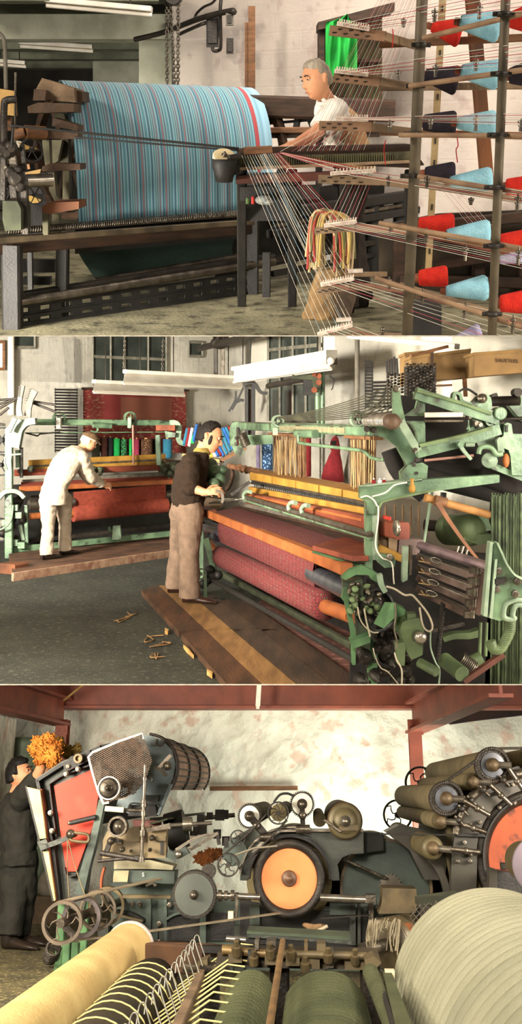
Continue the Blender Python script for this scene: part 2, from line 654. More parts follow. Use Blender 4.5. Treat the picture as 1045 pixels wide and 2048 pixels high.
t = Thing(r, 'switch_box', 'black fuse switch box with curved conduit on the white wall', 'switch box', r.P(425, 95, 11.3))
t.part('casing', rect(G(), r, 413, 34, 437, 93, 11.25, .12), BLACK)
t.part('lid', rect(G(), r, 416, 39, 434, 86, 11.22, .03), IRON)
t.part('lever', G().bar(r.P(439, 50, 11.2), r.P(440, 75, 11.2), .02), BLACK)
t.part('conduit', G().tube(spline([r.P(425, 92, 11.25), r.P(427, 101, 11.25), r.P(437, 101, 11.25), r.P(442, 90, 11.2), r.P(441, 20, 11.1), r.P(444, -10, 11.1)]), .018, 8), IRON)
for (x0, y0, x1, y1, lab) in ((452, 26, 467, 50, 'small grey junction box above another on the white wall'), (453, 76, 467, 107, 'dark wall switch below the grey junction box')):
    D = 10.95
    t = Thing(r, 'junction_box', lab, 'switch', r.P((x0+x1)/2, y1, D))
    t.part('box', rect(G(), r, x0, y0, x1, y1, D, .09), IRON if y0 > 60 else mat('grey_paint', (110, 104, 94), (84, 80, 70), 8, .6))
    t.part('cover', rect(G(), r, x0+3, y0+4, x1-3, y1-4, D-.02, .03), IRON)
g = G()
g.tube(spline([r.P(270, 79, 12.3), r.P(330, 64, 12.0), r.P(400, 37, 11.3), r.P(462, 22, 10.95), r.P(467, 26, 10.95)]), .03, 8)
g.tube(spline([r.P(360, 68, 11.7), r.P(400, 50, 11.3), r.P(415, 45, 11.3)]), .02, 8)
g.tube(spline([r.P(389, 42, 11.6), r.P(393, 28, 11.6), r.P(408, 14, 11.5), r.P(425, 6, 11.4), r.P(436, -8, 11.3)]), .014, 8)
solo(r, 'conduit_pipe', g, IRON, 'dark bent conduit pipes climbing across the white wall', 'pipe')
for (x0, y0, x1, y1, D, lab) in ((497, 12, 511, 192, 10.7, 'taller wooden plank standing against the white wall'), (490, 45, 497, 192, 10.75, 'shorter thin plank beside the taller wall plank')):
    solo(r, 'wooden_plank', rect(G(), r, x0, y0, x1, y1, D, .04), WOODM, lab, 'plank')

# dark cupboard frame and the green cloth
t = Thing(r, 'wall_cupboard', 'dark open wooden cupboard on wall behind the green cloth', 'cupboard', r.P(715, 200, 9.9))
t.part('post', rect(G(), r, 639, 52, 650, 215, 9.7, .3), WOODD)
t.part('back_panel', slab(G(), r, [(650, 48), (765, 30), (765, 205), (650, 215)], 9.98, .05), mat('mossy_boards', (84, 86, 56), (60, 60, 40), 5, .8, 0, .4, 30))
t.part('top_board', slab(G(), r, [(637, 44), (790, 4), (790, 22), (637, 60)], 9.65, .35), WOODD)
t.part('shelf', rect(G(), r, 650, 118, 765, 124, 9.75, .25), WOODD)
g = G(); rows = []
for i in range(25):
    v = i/24
    x0 = 693 - 14*math.sin(min(v*5, 1)*PI/2)*1 - (27 if v > .1 else 27*v/.1); x1 = 697 + 18*min(v*6, 1)
    rows.append([r.P(x0 + (x1-x0)*j/24, 27 + 132*v + (10*abs(j/24-.45) if v < .1 else 0) + (6*math.sin(j*.8) if i == 24 else 0), 9.58 + .035*math.sin(j*.9+v*3) + .02*math.sin(v*9+j*.4)) for j in range(25)])
g.grid(rows)
rows2 = [[p + V((0, .03, 0)) for p in q] for q in rows]
g.grid(rows2)
solo(r, 'hanging_cloth', g, mat('green_cloth', (32, 150, 58), (24, 118, 46), 4, .85), 'bright green cloth hanging from the cupboard top behind the man', 'cloth')

# ---- brown beam frame behind the man
t = Thing(r, 'beaming_frame', 'long brown wooden beam frame with splayed legs behind the man', 'textile machine', r.P(640, 300, 9.2))
t.part('top_beam', G().bar(r.P(486, 212, 9.3), r.P(790, 222, 9.2), .2, .19), WOODD)
t.part('rail', G().bar(r.P(510, 261, 9.25), r.P(760, 258, 9.1), .12, .05), WOODM)
t.part('rail', G().bar(r.P(510, 271, 9.3), r.P(760, 268, 9.15), .12, .05), WOODD)
for xa, xb in ((540, 530), (556, 566), (597, 592), (618, 630), (700, 690), (735, 745)):
    t.part('leg', G().bar(r.P(xa, 230, 9.3), r.P(xb, 262, 9.25), .05), BLACK)
for x in (567, 640, 730):
    t.part('post', G().bar(r.P(x, 262, 9.25), r.Z(x-4, 480, 0), .07), BLACK)
t.part('tie_rod', G().cyl(r.P(500, 250, 9.3), r.P(620, 240, 9.3), .012, n=8), BLACK)

# ---- the warping mill: striped cloth over a drum
A, B = r.Z(20, 655), r.Z(480, 590)
tv = (B - A).normalized()
nv = V((-.3, .95, 0)).normalized()
def L(x, y, off=0.0):                          # on the mill's front plane, off metres behind it
    return r.L(x, y, A + V((0, off, 0)), B + V((0, off, 0)))
MILL = Thing(r, 'warping_mill', 'large dark warping mill wound with blue striped cloth', 'textile machine', A)
bl, brt = L(158, 455, .12), L(548, 427, .12)
prof = [(0, 0), (0, .2), (.0, .38), (.025, .54), (.075, .68), (.15, .80), (.26, .91), (.4, 1.0), (.56, 1.055), (.72, 1.075), (.88, 1.06), (1.05, 1.0), (1.2, .88), (1.3, .7)]
prof = [tuple(p) for p in [(q.x, q.y) for q in spline([V((a, b, 0)) for a, b in prof], 3)]]
rows = []
for s_, z_ in prof:
    rows.append([bl.lerp(brt, j/60) + nv*(s_ + .006*math.sin(j*1.7)*(1 if z_ < .9 else .3)) + V((0, 0, z_)) for j in range(61)])
CL = mat('striped_cloth', (80, 140, 165), rough=.9)
nt, N, b, link = nodes_of(CL)
uv = N.new('ShaderNodeUVMap'); sx = N.new('ShaderNodeSeparateXYZ'); link(uv.outputs[0], sx.inputs[0])
base, pale, navy, pink, teal = (82, 144, 166), (156, 188, 186), (48, 76, 102), (146, 106, 112), (80, 142, 150)
fine = N.new('ShaderNodeMath'); fine.operation = 'MULTIPLY'; fine.inputs[1].default_value = 9.0; link(sx.outputs[0], fine.inputs[0])
fr = N.new('ShaderNodeMath'); fr.operation = 'FRACT'; link(fine.outputs[0], fr.inputs[0])
st = []
pat = [base, pale, base, navy, base, pale, teal, base, pale, navy, pale, base, pink, base, pale, base, navy, base, teal, pink, pink, base, pale, navy, base, pale, base, teal]
for k, cc in enumerate(pat):
    st.append((k/len(pat), cc))
rp = ramp(N, st); link(fr.outputs[0], rp.inputs['Fac'])
rp2 = ramp(N, [(0, (150, 195, 215)), (.03, (150, 190, 208)), (.06, (120, 170, 190)), (.5, (255, 255, 255)), (.9, (176, 58, 62)), (.925, (146, 192, 214)), (.94, (120, 168, 190)), (.955, (150, 196, 218))])
# last stripes: a red band and a plain pale selvedge
msk = ramp(N, [(0, (0, 0, 0)), (.9, (255, 255, 255))])
link(sx.outputs[0], rp2.inputs['Fac']); link(sx.outputs[0], msk.inputs['Fac'])
mx = N.new('ShaderNodeMix'); mx.data_type = 'RGBA'
link(msk.outputs['Color'], mx.inputs['Factor']); link(rp.outputs['Color'], mx.inputs['A']); link(rp2.outputs['Color'], mx.inputs['B'])
ns = N.new('ShaderNodeTexNoise'); ns.inputs['Scale'].default_value = 260; tc = N.new('ShaderNodeTexCoord'); link(tc.outputs['Object'], ns.inputs['Vector'])
m2 = N.new('ShaderNodeMix'); m2.data_type = 'RGBA'; m2.blend_type = 'MULTIPLY'; m2.inputs['Factor'].default_value = .55
link(mx.outputs['Result'], m2.inputs['A']); link(ns.outputs['Color'], m2.inputs['B'])
hs = N.new('ShaderNodeBrightContrast'); hs.inputs['Bright'].default_value = .02; link(m2.outputs['Result'], hs.inputs['Color'])
link(hs.outputs['Color'], b.inputs['Base Color'])
b.inputs['Sheen Weight'].default_value = .15
MILL.part('striped_cloth', G().grid(rows), CL, label='blue striped cloth wound over the drum')
g = G()
for k in (0.02, .98):
    p = bl.lerp(brt, k) + nv*.66 + V((0, 0, .5))
    g.wheel(p, tv, .5, .06, 6)
g.cyl(bl + nv*.66 + V((0, 0, .5)) - tv*.5, brt + nv*.66 + V((0, 0, .5)), .05)
MILL.part('drum_frame', g, WOODD)
g = G()                                      # coiled rail along the cloth foot
g.cyl(L(-20, 467, -.02), L(510, 427, -.02), .020)
pa, pb = L(10, 463, -.02), L(505, 424, -.02)
x_, y_, d_ = frame(pb - pa)
g.tube([pa.lerp(pb, k/1200) + (x_*math.cos(k*PI/5) + y_*math.sin(k*PI/5))*.023 for k in range(1201)], .0045, 4)
MILL.part('coiled_rail', g, STEEL)
g = G().bar(L(-20, 482, -.04), L(512, 443, -.04), .07, .045)
MILL.part('front_rail', g, mat('worn_rail', (104, 90, 68), (70, 60, 46), 8, .5, .3))
MILL.part('apron_rail', G().bar(L(-20, 497, .0), L(512, 456, .0), .1, .09), WOODD)
g = G(); rr_ = []                            # dark sheet of warp below the rail
for i in range(9):
    v = i/8
    rr_.append([(L(150, 492, .12).lerp(L(488, 458, .12), j/40)).lerp(L(195, 562, .3).lerp(L(470, 515, .3), j/40), v) + nv*(.18*math.sin(v*PI*.9)) for j in range(41)])
WS = mat('dark_warp', (46, 66, 56), (24, 30, 26), 60, .8, stretch=(8, 8, .3))
MILL.part('warp_sheet', g.grid(rr_), WS)
MILL.part('apron_shade_sheet', G().prism([L(150, 452, .2), L(512, 416, .2), L(512, 474, .2), L(150, 508, .2)], V((0, .03, 0))), BLACK)  # added black sheet, darkens the gap where the lit wall showed through
MILL.part('lower_roller', G().cyl(L(20, 607, -.06), L(548, 523, -.06), .034), STEEL)
MILL.part('lower_roller', G().cyl(L(46, 590, .1), L(548, 513, .1), .03), IRON)
MILL.part('lower_roller', G().cyl(L(190, 562, .25), L(480, 512, .25), .025), STEEL)
def slots(y0a, y0b, h, n, off, xa=48, xb=492):   # slotted strip: two bars joined by webs
    g = G()
    g.bar(L(xa, y0a, off), L(xb, y0b, off), .03, .025)
    g.bar(L(xa, y0a+h, off), L(xb, y0b+h*.82, off), .03, .03)
    for k in range(n):
        t0 = (k+.5)/n
        p, q = L(xa, y0a+h/2, off).lerp(L(xb, y0b+h*.41, off), t0 - .28/n), L(xa, y0a+h/2, off).lerp(L(xb, y0b+h*.41, off), t0 + .22/n)
        g.bar(p, q, .028, .06)
    return g
MILL.part('slotted_strip', slots(612, 547, 17, 12, .03), BLACK)
MILL.part('slotted_strip', slots(634, 567, 16, 12, .0), BLACK)
MILL.part('bottom_rail', G().bar(L(40, 652, .0), L(490, 588, .0), .05, .05), BLACK)
for x0, y0, x1, y1, w, off in ((24, 490, 26, 662, .13, -.05), (506, 425, 506, 600, .1, -.02), (534, 505, 533, 612, .07, -.3), (126, 478, 124, 630, .09, .1), (60, 490, 62, 620, .04, .3)):
    MILL.part('post', G().bar(L(x0, y0, off), L(x1, y1, off), w), BLACK)
for x0, y0, x1, y1, off in ((0, 500, 16, 560, .0), (40, 520, 110, 545, .4), (45, 555, 100, 570, .35)):
    MILL.part('end_plate', G().prism([L(x0, y0, off), L(x1, y0, off), L(x1, y1, off), L(x0, y1, off)], V((0, .08, 0))), BLACK)
# headstock at the left
hw = mat('headstock_wood', (86, 66, 50), (58, 44, 34), 5, .7, 0, .3, 40)
for poly, D, th, m in (
        ([(72, 178), (84, 156), (148, 176), (150, 205), (92, 200)], 7.5, .35, WOODG),
        ([(68, 178), (92, 180), (90, 201), (66, 201)], 7.42, .2, hw), ([(90, 178), (165, 182), (165, 203), (92, 200)], 7.6, .3, hw),
        ([(55, 213), (76, 205), (148, 207), (148, 224), (56, 226)], 7.4, .3, hw),
        ([(105, 235), (155, 250), (155, 262), (104, 252)], 7.4, .25, hw),
        ([(82, 262), (156, 264), (156, 278), (82, 277)], 7.2, .2, hw),
        ([(84, 333), (100, 327), (160, 328), (160, 340), (84, 343)], 7.2, .25, hw),
        ([(84, 412), (100, 405), (158, 403), (158, 418), (100, 428), (84, 424)], 7.1, .3, mat('red_wood', (112, 70, 46), (80, 50, 34), 5, .7))):
    MILL.part('timber', slab(G(), r, poly, D, th), m)
for poly, D, th in (
        ([(108, 226), (128, 228), (136, 250), (122, 252), (110, 240)], 7.7, .1), ([(122, 278), (137, 278), (137, 328), (115, 326), (124, 300)], 7.7, .12),
        ([(84, 280), (98, 280), (100, 330), (90, 330)], 7.3, .1), ([(100, 280), (124, 280), (116, 322), (103, 330)], 7.6, .1),
        ([(126, 342), (138, 342), (138, 405), (125, 405)], 7.6, .12), ([(96, 346), (108, 346), (112, 390), (126, 406), (112, 408), (98, 380)], 7.4, .1),
        ([(84, 425), (96, 425), (96, 470), (86, 470)], 7.2, .1), ([(104, 428), (118, 428), (118, 470), (104, 470)], 7.4, .1)):
    MILL.part('side_frame', slab(G(), r, poly, D, th), mat('olive_iron', (92, 88, 66), (64, 60, 46), 7, .7))
g = G()
g.cyl(r.P(28, 270, 7.1), r.P(50, 264, 7.1), .035); g.cyl(r.P(50, 264, 7.1), r.P(90, 266, 7.2), .045)
MILL.part('shaft', g, WOODM)
MILL.part('shaft', G().cyl(r.P(52, 362, 7.0), r.P(104, 360, 7.1), .045), BRIGHT)
MILL.part('lever', G().tube(spline([r.P(8, 295, 6.9), r.P(8, 215, 6.9), r.P(14, 201, 6.9), r.P(32, 199, 6.9)]), .024, 8), IRON)
MILL.part('lever', G().bar(r.P(25, 312, 6.9), r.P(31, 352, 6.9), .05, .04), STEEL)
MILL.part('lever', G().bar(r.P(10, 333, 6.85), r.P(22, 348, 6.85), .025), STEEL)
g = G()
for x, y, s in ((5, 300, .05), (22, 297, .05), (14, 306, .04), (33, 357, .06), (40, 372, .04), (28, 350, .045), (20, 345, .04), (36, 340, .03)):
    g.ball(r.P(x, y, 6.85), s, 10); g.cyl(r.P(x, y, 6.75), r.P(x, y, 6.95), s*.5, n=8)
MILL.part('bearing', g, IRON)
MILL.part('crank_housing', slab(G(), r, [(5, 402), (34, 402), (42, 418), (42, 460), (10, 462), (5, 440)], 6.8, .3), mat('mossy_iron', (72, 76, 56), (48, 50, 38), 6, .8))
g = G()
for x0, y0, x1, y1, w in ((48, 370, 52, 468, .05), (26, 370, 30, 404, .05), (8, 300, 6, 400, .04), (44, 290, 50, 340, .03)):
    g.bar(r.P(x0, y0, 6.9), r.P(x1, y1, 6.9), w)
MILL.part('upright', g, IRON)
for cx, cy, rr, D in ((24, 420, 30, 7.6), (64, 300, 24, 7.9), (20, 385, 26, 7.5), (70, 390, 20, 7.7)):
    MILL.part('gear_wheel', G().wheel(r.P(cx, cy, D), (.5, -1, 0), rr*r.u(D), .05, 6), BLACK)
MILL.part('back_rail', G().bar(L(540, 468, .1), L(840, 418, .1), .09, .07), BLACK)
for a_, b_, w, m in (((545, 452), (840, 405), .04, STEEL), ((545, 520), (840, 468), .06, IRON), ((545, 548), (840, 492), .05, BLACK), ((545, 430), (840, 388), .1, BLACK)):
    MILL.part('back_rail', G().bar(L(a_[0], a_[1], .15), L(b_[0], b_[1], .15), w), m)
g = slots(548, 510, 14, 8, .2, 640, 840); MILL.part('slotted_strip', g, BLACK)
for x in (700, 745, 800):
    MILL.part('post', G().bar(L(x, 390, .2), r.L(x, 550, A + V((0, .2, 0)), B + V((0, .2, 0))), .12), BLACK)
MILL.part('shade_backing', G().prism([L(430, 402, .6), L(850, 345, .6), L(850, 470, .6), L(430, 556, .6)], V((0, .05, 0))), BLACK)  # black sheet added behind the rails to keep the gaps dark

g = G()
t = Thing(r, 'timber_rack', 'yellow boards stacked behind the headstock at left edge', 'boards', r.P(15, 240, 8.4))
t.part('board', slab(G(), r, [(-10, 176), (30, 182), (32, 232), (-10, 228)], 8.4, .05), WOODL)
t.part('board', slab(G(), r, [(-10, 232), (22, 234), (22, 262), (-10, 260)], 8.5, .05), WOODM)
t = Thing(r, 'paper_heap', 'heap of pale scraps and card behind the headstock', 'scraps', r.P(60, 400, 8.3))
for k, (poly, cc) in enumerate((([(36, 285), (80, 300), (82, 318), (60, 312)], (150, 120, 66)), ([(60, 303), (66, 298), (72, 305), (70, 309), (60, 309)], (230, 224, 214)), ([(32, 281), (43, 283), (42, 297), (32, 292)], (190, 182, 168)), ([(50, 345), (82, 338), (80, 346), (52, 354)], (200, 165, 110)), ([(46, 330), (58, 328), (60, 338), (44, 340)], (210, 160, 120)), ([(54, 388), (82, 400), (80, 406), (54, 406)], (186, 156, 92)))):
    t.part('scrap', slab(G(), r, poly, 8.3 + .02*k, .03), mat('scrap_%d' % k, cc, rough=.9))
t.part('crate', rect(G(), r, 30, 345, 90, 470, 8.5, .4), BLACK)
# pale upright rods at the left edge
solo(r, 'bent_pipe', G().tube(spline([r.P(12, 178, 8.0), r.P(10, 100, 8.0), r.P(6, 75, 8.0), r.P(-8, 62, 8.0)]), .016, 8), mat('grey_paint', (110, 104, 94)), 'pale bent pipe rising at the left edge', 'pipe')
solo(r, 'upright_rod', G().cyl(r.P(31, 145, 7.7), r.P(30, 300, 7.7), .009, n=8), STEEL, 'thin steel rod standing upright in front of the yellow boards', 'rod')
g = G().tube(spline([r.P(23, 294, 6.75), r.P(26, 262, 6.75), r.P(28, 254, 6.75), r.P(40, 253, 6.75), r.P(250, 274, 6.85), r.P(478, 297, 6.95)], 5), .0085, 8)
solo(r, 'tension_rod', g, BLACK, 'long thin dark rod crossing in front of the striped cloth', 'rod')

solo(r, 'tension_rod', G().tube(spline([r.P(150, 274, 6.95), r.P(300, 287, 6.95), r.P(478, 301, 6.98)], 5), .006, 8), BLACK, 'shorter thin dark line just beneath the long rod across the cloth', 'rod')  # thin dark strip added just below the long rod
# ---- reed bench with drum end
BN = Thing(r, 'reed_bench', 'dark reed bench under the man\'s hand carrying the yarn sheet', 'bench', r.P(640, 380, 7.0))
GT = mat('mossy_reed', (82, 78, 52), (52, 50, 36), 12, .8)
BN.part('top_board', slab(G(), r, [(472, 298), (560, 294), (820, 288), (850, 330), (820, 336), (480, 320)], 7.02, .3), WOODD)
g = slab(G(), r, [(474, 316), (840, 302), (840, 326), (560, 336), (474, 336)], 6.95, .1)
for k in range(70):
    x = 478 + k*4.6
    g.bar(r.P(x, 312 - k*.1, 6.93), r.P(x, 333 - k*.08, 6.93), .006)
BN.part('reed', g, GT)
BN.part('reed_cap', G().bar(r.P(470, 338, 6.94), r.P(840, 322, 6.94), .05, .02), WOODG)
BN.part('front_beam', slab(G(), r, [(472, 352), (690, 342), (690, 360), (472, 368)], 6.92, .12), mat('maroon_wood', (84, 48, 38), (60, 36, 28), 6, .6))
BN.part('lower_shelf', slab(G(), r, [(480, 374), (640, 372), (640, 398), (480, 402)], 7.05, .2), BLACK)
BN.part('back_panel', rect(G(), r, 474, 345, 604, 442, 7.33, .03), BLACK)  # black sheet added to stand for the darkness under the bench
for x in (484, 585, 690, 820):
    BN.part('leg', G().bar(r.P(x, 345, 7.05), r.Z(x, 612 if x < 600 else 620, 0), .07), BLACK)
BN.part('guard_plate', slab(G(), r, [(488, 294), (544, 291), (546, 306), (488, 309)], 6.9, .02), WOODM)
t = Thing(r, 'drum_end', 'dark drum with a cream disc lid at the bench\'s left end', 'drum', r.P(455, 358, 6.85))
c = r.P(449, 314, 6.85)
ax = V((.12, -.62, .78)).normalized()
t.part('lid', G().lathe(c, ax, [(0, .012), (.072, .012), (.078, .006), (.078, -.012), (0, -.012)], 30, smooth=False), mat('cream_disc', (224, 206, 164), (200, 178, 134), 14, .6))
t.part('drum', G().lathe(c, (-.02, .1, -1), [(.0, .01), (.082, .01), (.082, .06), (.07, .1), (.058, .16), (0, .16)], 26), BLACK)
t.part('boss', G().lathe(c + ax*.012, ax, [(.02, 0), (.02, .01), (.008, .014), (.008, .03), (0, .03)], 10), STEEL)
t.part('spindle', G().cyl(r.P(458, 316, 6.8), r.P(480, 312, 6.85), .02, n=10), IRON)
t.part('bracket', rect(G(), r, 462, 325, 480, 350, 6.9, .1), IRON)

# oddments on the shelf
for nm, x0, y0, x1, y1, cc, lab in (('tin', 503, 393, 510, 408, (170, 50, 44), 'small red tin on the lower bench shelf'), ('cloth_rag', 510, 390, 545, 410, (120, 122, 116), 'grey rag bundled on the lower bench shelf'), ('tin', 492, 395, 500, 408, (70, 90, 50), 'small green tin on the lower bench shelf')):
    D = 7.0
    a_ = r.P((x0+x1)/2, y1, D); w = (x1-x0)*r.u(D); h = (y1-y0)*r.u(D)
    gg = G()
    if nm == 'tin':
        gg.lathe(a_, (0, 0, 1), [(0, 0), (w/2, 0), (w/2, h*.8), (w*.46, h*.82), (w*.46, h), (0, h)], 14)
    else:
        gg.ball(a_ + V((0, 0, h/2)), 1, 14, (w/2, .06, h/2)); gg.ball(a_ + V((w*.3, -.02, h*.3)), 1, 10, (w*.3, .05, h*.3))
    solo(r, nm, gg, mat('paint_%d_%d' % (x0, y0), cc, rough=.7), lab, nm.replace('cloth_', ''))

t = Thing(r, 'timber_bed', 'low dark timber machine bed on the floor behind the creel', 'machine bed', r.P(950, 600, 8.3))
t.part('board', slab(G(), r, [(760, 452), (880, 428), (1070, 420), (1070, 604), (940, 596), (760, 560)], 8.55, .08), mat('shade_board', (58, 48, 36), (40, 34, 26), 5, .8))  # dark backing sheet, shade on wall and floor put into its colour
for a_, b_, w in (((760, 462), (1070, 432), .09), ((870, 532), (1070, 500), .08), ((800, 560), (1070, 566), .09)):
    t.part('beam', G().bar(r.P(*a_, 8.4), r.P(*b_, 8.3), w), WOODD)
for x in (800, 960, 1055):
    q = r.P(x, 500, 8.45)
    t.part('post', G().bar(q + V((0, 0, .2)), V((q.x, q.y, 0)), .1), WOODD)
solo(r, 'crate', slab(G(), r, [(824, 616), (884, 612), (884, 690), (824, 690)], 6.75, .3), BLACK, 'dark crate on the floor between the creel posts', 'crate')
# ---- the creel
CR = Thing(r, 'creel', 'tall creel frame of posts and slotted arms holding yarn cones', 'creel', r.P(820, 668, 5.6))
GP = mat('grey_post', (112, 100, 80), (82, 74, 60), 7, .6, .2)
CR.part('post', G().cyl(r.P(846, -20, 5.6), r.P(814, 690, 5.6), .030, n=14), GP)
CR.part('post', G().cyl(r.P(1013, -20, 5.1), r.P(984, 690, 5.1), .023, n=14), GP)
g = G().bar(r.P(887, -20, 6.5), r.P(857, 545, 6.5), .042, .015)
CR.part('post', g, mat('pale_post', (158, 136, 96), (128, 108, 76), 7, .7))
for k in range(12):
    CR.part('post_slot', G().bar(r.P(886-k*2.3, 12+k*44, 6.49), r.P(885.3-k*2.3, 24+k*44, 6.49), .009, .012), BLACK)
CR.part('post', G().bar(r.P(944, -20, 6.7), r.P(976, 380, 6.7), .085, .05), mat('rough_timber', (112, 70, 40), (66, 44, 30), 6, .8, 0, .6, 20, stretch=(1, 1, .3)))
ROWS = [  # plate left end, plate right end, height, comb from-to, pole from-to
    ((661, 61), (772, 73), 19, (676, 47), (738, 58), (848, 76), (1060, 24)),
    ((669, 154), (762, 163), 20, (671, 142), (736, 149), (820, 172), (1060, 138)),
    ((640, 251), (745, 254), 18, (672, 237), (736, 239), (800, 270), (1060, 272)),
    ((638, 358), (762, 362), 17, (662, 347), (752, 341), (838, 353), (1060, 388)),
    ((631, 462), (712, 455), 14, (650, 451), (713, 443), (760, 446), (1060, 500)),
    ((636, 583), (702, 573), 14, (643, 569), (708, 557), (752, 556), (1060, 660)),
    ((640, 690), (704, 672), 14, (637, 668), (705, 650), (760, 660), (900, 700))]
PLATE = mat('plate_wood', (146, 112, 86), (112, 86, 66), 6, .7)
for k, (pa, pb, h, ca, cb, qa, qb) in enumerate(ROWS):
    D = 6.15
    a_, b_ = r.P(*pa, D), r.P(*pb, D - .1)
    CR.part('slotted_arm', G().bar(a_, b_, .03, h*r.u(D), ch=.05), PLATE if k < 3 else WOODG)
    g = G()
    for j in range(7):
        p = a_.lerp(b_, .08 + j*.1) + V((0, -.017, .012*(1 if j % 2 else -.8)*(1 if h > 15 else .4)))
        g.box(p, (.028, .006, .006))
    CR.part('arm_slot', g, BLACK)
    CR.part('comb', G().bar(r.P(*ca, D-.03), r.P(*cb, D-.1), .03, .024, ch=.02), CERAM)
    g = G()
    for j in range(13):
        p = r.P(*ca, D-.03).lerp(r.P(*cb, D-.1), (j+.5)/13)
        g.bar(p + V((0, 0, -.012)), p + V((.006, 0, .026)), .008)
        g.ring(p + V((0, -.016, 0)), (0, 1, 0), .003, .0085, .006, 8)
    CR.part('comb_tooth', g, CERAM)
    CR.part('arm', G().bar(b_, r.P(848 - k*4, pb[1] + 17 - k*2.5 + (6 if k == 0 else 0), 6.0), .03, .045), WOODG)
    if k < 6:
        CR.part('pole', G().cyl(r.P(*qa, 5.55), r.P(*qb, 5.0), .0135, n=10), mat('bleached_pole', (164, 134, 104), (128, 100, 78), 8, .6))
        CR.part('shelf_rail', G().bar(r.P(762 if k < 3 else 800, pb[1] + (16, 12, 10, 0, -2, -2)[k], 6.25), r.P(1060, pb[1] + (2, 8, 18, 40, 60, 75)[k], 5.9), .04, .04), WOODG if k % 2 else WOODM)
CR.part('comb', G().bar(r.P(697, 542, 6.2), r.P(726, 541, 6.2), .03, .022, ch=.02), CERAM)
CR.part('comb', G().bar(r.P(673, 640, 6.2), r.P(703, 638, 6.2), .03, .022, ch=.02), CERAM)
CR.part('cross_arm', G().bar(r.P(690, 549, 6.3), r.P(775, 548, 6.3), .02, .03), WOODG)
for x, y, D, h in ((870, 30, 5.4, 26), (960, 22, 5.3, 30), (872, 140, 5.4, 26), (953, 126, 5.3, 30), (862, 246, 5.4, 24), (953, 246, 5.3, 32), (855, 362, 5.4, 26), (943, 402, 5.3, 16), (1043, 250, 5, 26), (1036, 405, 5, 34), (853, 470, 5.4, 30), (932, 505, 5.3, 34), (1038, 512, 5, 38), (846, 592, 5.4, 32), (931, 622, 5.3, 38), (1027, 648, 5, 40), (797, 150, 5.8, 22), (780, 252, 5.8, 24), (778, 362, 5.8, 22), (782, 458, 5.8, 24), (779, 566, 5.8, 26), (766, 662, 5.8, 20), (808, 45, 5.8, 18)):
    u = r.u(D)
    g = G()
    p = r.P(x, y, D)
    g.cyl(p - V((0, 0, h/2*u)), p + V((0, 0, h/2*u)), .0045, n=8)
    g.lathe(p + V((0, 0, h*.22*u)), (0, 0, 1), [(0, -.008), (.015, -.006), (.017, 0), (.015, .006), (0, .008)], 12)
    g.cyl(p - V((0, 0, h*.5*u)), p - V((0, 0, h*.15*u)), .009, n=8)
    g.lathe(p - V((0, 0, h*.05*u)), (0, 0, 1), [(0, -.006), (.013, -.005), (.013, .005), (0, .006)], 12)
    CR.part('thread_guide', g, BRIGHT if y < 300 else STEEL)
for x, y in ((843, 90), (832, 172), (826, 268), (820, 352), (1008, 28), (1003, 148), (996, 270), (990, 375), (988, 492), (985, 628)):
    p = r.P(x, y, 5.57 if x < 900 else 5.07)
    CR.part('clamp', G().lathe(p, (0, 0, 1), [(.026, -.012), (.034, -.01), (.034, .01), (.026, .012)], 12).cyl(p - V((.05, .0, 0)), p + V((.05, 0, 0)), .012, n=8), IRON)

RED = mat('red_cone_yarn', (204, 46, 30), (182, 34, 26), 20, .9, 0, .5, 120)
BLU = mat('blue_cone_yarn', (150, 200, 214), (132, 184, 202), 20, .9, 0, .5, 120)
BLK = mat('black_cone_yarn', (42, 34, 44), (30, 26, 32), 20, .9, 0, .5, 120)
LIL = mat('lilac_cone_yarn', (156, 150, 178), (140, 136, 164), 20, .9, 0, .5, 120)
CORE = mat('cone_core', (134, 74, 50), (108, 58, 40), 12, .6)
def cone(ax_, ay, ra, bx, by, rb, D, m, label, group):
    a_, b_ = r.P(ax_, ay, D), r.P(bx, by, D - .03)
    u = r.u(D)*1.12
    d = (b_ - a_); Ln = d.length
    t = Thing(r, 'yarn_cone', label, 'yarn cone', (a_ + b_)/2 - V((0, 0, rb*u)), group)
    ra, rb = ra*u, rb*u
    p = [(ra*.55, 0), (ra*.9, .003), (ra, .012)]
    n = 26
    for k in range(n+1):
        f = k/n
        p.append((ra + (rb-ra)*f**.95 + .0012*(k % 2), .014 + (Ln*.88-.014)*f))
    p += [(rb*.97, Ln*.93), (rb*.82, Ln*.985), (rb*.5, Ln), (0, Ln)]
    t.part('yarn', G().lathe(a_, d, p, 32), m)
    t.part('core', G().lathe(a_, d, [(ra*.25, -.001), (ra*.25, -.026), (ra*.4, -.03), (ra*.55, -.026), (ra*.6, .004)], 16), CORE)
